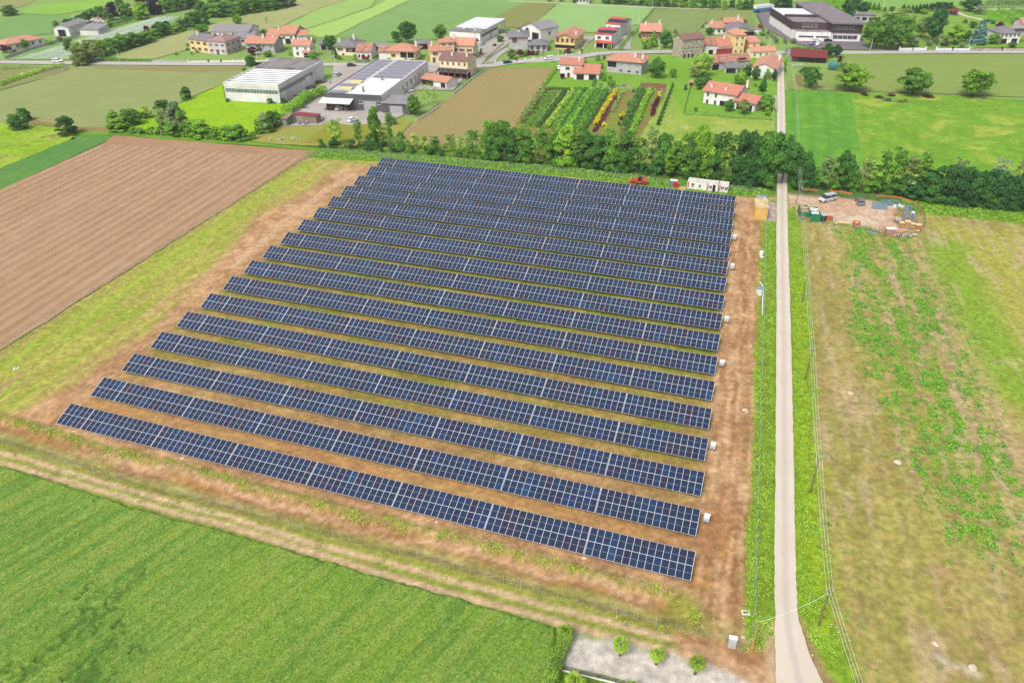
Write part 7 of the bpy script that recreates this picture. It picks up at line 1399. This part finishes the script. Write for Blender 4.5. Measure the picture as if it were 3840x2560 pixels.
def coil(p, R, label, mat, tilt=0):
    g = px(p); m = MB()
    for k in range(7): rr = R*(1-.06*(k % 3)); m.tube([(rr*math.cos(a*math.pi/12), rr*math.sin(a*math.pi/12), .08+.11*k+.02*math.sin(a)) for a in range(25)], .07, 5, 0, False)
    o = m.build('cable_coil', mat, None, weld=False); o.location = (g.x, g.y, 0); tag(o, label, 'coil', 'coils on the gravel site')
HB = plain('blue_grey_duct', c(130,168,182), .6, .15, 2); coil(M(1495,415), 1.3, 'left large coil of blue-grey duct', HB); coil(M(1612,418), 1.5, 'right large coil of blue-grey duct', plain('grey_duct', c(142,160,178), .6, .15, 2)); coil(M(1820,490), 1.2, 'coil of grey duct at the far right of the site', plain('grey_duct', c(142,160,178), .6, .15, 2)); coil(M(1060,712), .9, 'coil of orange duct by the near site fence', plain('orange_duct', c(222,112,60), .6, .15, 2)); coil(M(660,640), .9, 'flat coil of orange duct beside the black tank', plain('orange_duct', c(222,112,60), .6, .15, 2))
def crate(p, w, d, h, z, mat, label, rz=-.1, name='wooden_crate', cat='crate', lid=True):
    g = px(p); r = thing(name, label, cat, (g.x, g.y, z), rz, 'crates on the gravel site'); m = MB().box(0,w,0,d,.1,h-.06,0); 
    for x in (0,w/2-.06,w-.12): m.box(x,x+.12,-.03,0,.1,h-.06,0); m.box(x,x+.12,.05,d-.05,0,.1,0)
    m.build('box', mat, r, weld=False)
    if lid: MB().box(-.04,w+.04,-.04,d+.04,h-.06,h,0).build('lid', plain('pale_ply', c(232,206,156,.72), .8, .15, 2), r)
CR = plain('crate_timber', c(196,152,104), .85, .25, 3)
crate(M(1690,762), 1.25, 1.1, .62, 0, CR, 'lower crate of the left-hand pair of crates'); crate(M(1690,762), 1.25, 1.1, .75, .63, CR, 'upper crate of the left-hand pair of crates'); 
for k in range(3): crate(M(1772,775), 1.25, 1.2, .62, k*.63, CR, ('bottom','middle','top')[k]+' crate of the tallest crate stack')
crate(M(1850,782), 1.2, 1.1, .7, 0, CR, 'lower crate of the third pair'); crate(M(1850,782), 1.2, 1.1, .7, .71, CR, 'upper crate of the third pair'); crate(M(1932,800), 1.4, 1.2, .7, 0, CR, 'lower crate of the right-hand pair'); crate(M(1932,800), 1.4, 1.2, .75, .71, CR, 'upper crate of the right-hand pair'); crate(M(1935,832), 1.0, .6, .5, 0, CR, 'small low crate before the right-hand pair'); crate(M(770,335), 1.1, .5, .5, 0, plain('yellow_crate', c(220,176,96), .8, .15), 'yellowish crate behind the silver van', lid=False); crate(M(808,712), 1.2, .8, .5, 0, plain('yellow_crate', c(220,176,96), .8, .15), 'ochre timber box by the near site fence'); crate(M(740,705), 1.0, .8, .15, 0, CR, 'flat pallet left of the ochre box'); crate(M(890,712), 1.2, .8, .3, 0, plain('dark_timber', c(126,86,66), .9, .2), 'dark timber pile right of the ochre box')
WC = plain('white_plastic_box', c(224,226,232,.74), .6, .1)
for p, lb in ((M(1602,468),'white plastic block nearest the large coils'),(M(1672,460),'white plastic block in the middle of three'),(M(1722,478),'white plastic block farthest from the large coils'),(M(1870,565),'white box by the far right coil')): crate(p, .8, .7, .75, 0, WC, lb, -.3, 'plastic_block', 'plastic block', False)
g = px(M(1490,885)); r = thing('panel_crate', 'large brown carton of panels under a white cover outside the crates', 'carton', (g.x, g.y, 0), -.12, None); MB().box(0,2.3,0,1.3,.1,1.9,0).build('carton', plain('carton_brown', c(188,150,120), .85, .15, 1), r); MB().box(-.05,2.35,-.05,1.35,1.9,2.0,0).build('cover', WHP, r)
def roller():
    g = px(M(1612,690)); r = thing('compactor', 'small grey compactor with a lime-green engine cover', 'compactor', (g.x, g.y, 0), -.1); MB().prism([(.3,.5),(1.9,.5),(1.9,1.1),(1.4,1.25),(.3,1.2)], 0, 1.0, 0).build('body', GPL, r); MB().prism([(.25,1.2),(.95,1.2),(.85,1.5),(.35,1.5)], .1, .9, 0).build('engine_cover', plain('lime_cover', c(206,222,60), .5, .1), r)
    for x in (.5,1.6): o = MB().tube([(0,0,0),(0,1.0,0)], .4, 14).build('drum', STEEL, r); o.location = (x, 0, .4)
    MB().bar((1.7,.5,1.1),(2.3,.5,1.6),.06).build('handle', BLKM, r)
roller()
SFP = [M(200,655),M(205,540)] ; SF = [M(235,250),M(300,280),M(475,290),M(650,300),M(815,312),M(985,345),M(1160,358),M(1335,370),M(1520,378),M(1690,402),M(1850,452),M(1955,520),M(2040,650),M(2062,760),M(2000,835),M(1650,912),M(1460,902)]
r = fence(I_, SF, 2.0, 3.2, 'site_fence', 'mobile mesh fence with orange netting round the gravel site', STEEL, NETG, .07)
P = [px(p) for p in SF]; o = P[0]; m = MB()
for i, (a, b) in enumerate(zip(P[:-1], P[1:])):
    if i in (2, 5, 6, 14, 15): continue
    a, b = a-o, b-o; n = 4
    for j in range(n):
        q, w = a.lerp(b, j/n+.02), a.lerp(b, (j+1)/n-.02); dz = .12*math.sin(j*1.7+i)
        m.quad([(q.x,q.y-.03,1.45+dz),(w.x,w.y-.03,1.45-dz),(w.x,w.y-.03,1.9),(q.x,q.y-.03,1.9)], 0)
m.build('orange_net', NETO, r, weld=False)
r = fence(I_, [M(205,540),M(200,655),M(375,690),M(560,702),M(740,722),M(1000,760),M(1380,830),M(1480,890)], 1.9, 3.4, 'site_fence', 'mobile mesh fence in front of the green skips', STEEL, NETG, .07)
P = [px(p) for p in (M(215,655),M(375,690),M(1000,760),M(1380,830),M(1480,880),M(1700,895),M(1990,815))]; m = MB()
for i in (0, 3, 4, 5): a, b = P[i], P[i+1]; m.quad([(a.x,a.y-.05,1.0),(b.x,b.y-.05,.9),(b.x,b.y-.05,1.3),(a.x,a.y-.05,1.35)], 0)
x = m.build('orange_net', NETO, None, weld=False); tag(x, 'sagging orange barrier netting on the near side of the gravel site', 'netting')
# workshop yard clutter
def forklift(Z, p, label, rz):
    g = px(Z(*p)); r = thing('forklift', label, 'forklift', (g.x, g.y, .3), rz); YE = plain('yellow_machine', c(222,160,60), .5, .15); MB().prism([(0,.4),(2.2,.4),(2.2,1.2),(1.5,1.1),(.6,.8),(0,1.2)], 0, 1.2, 0).build('body', YE, r); m = MB()
    for x in (.3,1.7):
        for y in (.05,1.1): m.box(x,x+.08,y,y+.08,.9,2.2,0)
    m.box(.3,1.8,.05,1.18,2.2,2.28,0); m.build('cage', YE, r, weld=False); MB().box(-.25,-.05,.2,1.0,.1,3.0,0).build('mast', BLKM, r); MB().box(-1.3,-.25,.25,.4,.1,.18,0).box(-1.3,-.25,.8,.95,.1,.18,0).build('fork', STEEL, r)
    for x in (.4,1.8):
        for y in (0,1.2): o = MB().tube([(0,-.12,0),(0,.12,0)], .38, 12).build('wheel', RUB, r); o.location = (x,y,.38)
forklift(B, (1010,975), 'yellow forklift under the workshop canopy, left one', .1); forklift(B, (1165,962), 'yellow forklift behind the brown-grey van', 1.2)
def pile(Z, p, n, s, mats, label, name='scrap_pile', cat='pile', spread=1.5, h=.8, grp=None):
    g = px(Z(*p)); m = MB(); rg = random.Random(int(p[0])); 
    for i in range(n):
        q = Matrix.Translation((rg.gauss(0,spread), rg.gauss(0,spread*.5), rg.uniform(.05,h)))@Matrix.Rotation(rg.uniform(0,3.1),4,'Z')@Matrix.Rotation(rg.uniform(-.5,.5),4,'Y'); a = s*rg.uniform(.4,1.3); m.box(-a,a,-a*.25,a*.25,-a*.12,a*.12,rg.randrange(len(mats)),q)
    o = m.build(name, mats, None, weld=False); o.location = (g.x, g.y, .28); tag(o, label, cat, grp)
RUST = plain('rusty_steel', c(130,52,44), .8, .3, 3)
pile(B,(695,905),30,.8,[RUST,STEEL,DGR],'rusty scrap by the near corner of the white factory'); pile(B,(860,785),24,.8,[RUST,DGR],'dark rusty scrap along the side of the white factory'); pile(B,(960,735),24,.8,[RUST,STEEL],'red and grey steel frames by the factory door'); pile(B,(760,850),26,.7,[GPL,RUST,BLKM],'machine parts along the factory side wall'); pile(B,(800,1102),20,.7,[WHP,STEEL],'white boards lying before the beige container'); pile(B,(1640,825),30,1.2,[DGR,BLUS,WHP],'clutter on the lean-to beside the workshop','scrap_pile','pile',2.2,1.5); pile(B,(1035,975),22,.5,[WOD,plain('blue_drum', c(50,80,140), .5, .1),RUST],'tools and a blue drum under the workshop canopy'); pile(Cc,(1515,768),60,.45,[TER,CON,WOD],'heap of broken tiles and stones in the garden','rubble_heap','rubble'); pile(A,(850,215),60,1.6,[CON,WOD,GPL],'rubble and timber behind the hedge at the left','rubble_heap','rubble',4,2.5); pile(E,(850,1120),24,.5,[BLKM,DGR],'dark cart with scrap in the right meadow','scrap_pile','pile',.9,1.0); pile(E,(920,1122),8,.4,[BLUS],'small bluish barrow in the right meadow','scrap_pile','pile',.4,.8); pile(E,(1005,1132),20,.6,[DGR,WOD],'trailer with logs in the right meadow','scrap_pile','pile',1.0,1.0); pile(D,(1730,735),20,.6,[GPL,CON],'grey pallets on the lawn before the red barn'); pile(B,(590,1240),5,.7,[GPL],'concrete blocks on the dry lawn','block_pile','blocks',1.6,.8); pile(B,(730,1240),4,.7,[GPL],'second group of concrete blocks on the dry lawn, right','block_pile','blocks',1.2,.8); pile(M(1725,880) and M,(1740,880),20,.5,[BLUS,WHP,GPL],'white and grey offcuts in the grass beside the panel carton','scrap_pile','pile',1.6,.2)
BR_ = c(96,70,60); 
for p, w, lb in (((600,1052),130,'left-hand brushwood pile under the first round tree'),((755,1085),110,'low brushwood pile below the left-hand one'),((890,1062),110,'brushwood pile left of the middle round tree'),((1285,1078),150,'brushwood pile right of the middle round tree')):
    g = px(E(*p)); wm = w*s8*depth_of(g)/FPX; tree('bush', None, 1.0, wm, BR_, lb, 'brushwood', 'brushwood piles', world=g)
def trampoline():
    g = px(D(2125,770)); r = thing('trampoline', 'trampoline with a teal safety net beside the round trees', 'trampoline', (g.x, g.y, .23)); TE = net_mat('teal_net', c(60,150,150), .6); MB().lathe([(2.2,.9),(2.3,1.6),(2.2,2.6),(1.4,3.2),(0,3.5)], 20).build('net', TE, r); MB().lathe([(2.2,.75),(2.4,.75),(2.4,.9),(2.2,.9)], 20).build('rim', plain('teal_pad', c(60,160,150), .6, .1), r); MB().lathe([(0,.8),(2.2,.8)], 20).build('mat', BLKM, r)
    for k in range(6): a = k*math.pi/3; MB().bar((2.2*math.cos(a),2.2*math.sin(a),0),(2.2*math.cos(a),2.2*math.sin(a),.8),.06).build('leg', STEEL, r)
trampoline()

# ================================================================== THE AIR
m = MB(); m.box(-620, 620, -30, 900, -1.5, 96, 0)
me = m.mesh('haze', []) ; hm = bpy.data.materials.new('air'); hm.use_nodes = True; hn = hm.node_tree; hn.nodes.remove(hn.nodes['Principled BSDF'])
pv = hn.nodes.new('ShaderNodeVolumePrincipled'); pv.inputs['Color'].default_value = (.93,.96,1,1); pv.inputs['Density'].default_value = .0001; pv.inputs['Anisotropy'].default_value = .2
hn.links.new(pv.outputs[0], hn.nodes['Material Output'].inputs['Volume']); me.materials.clear(); me.materials.append(hm); tag(link('haze', me), kind='stuff')
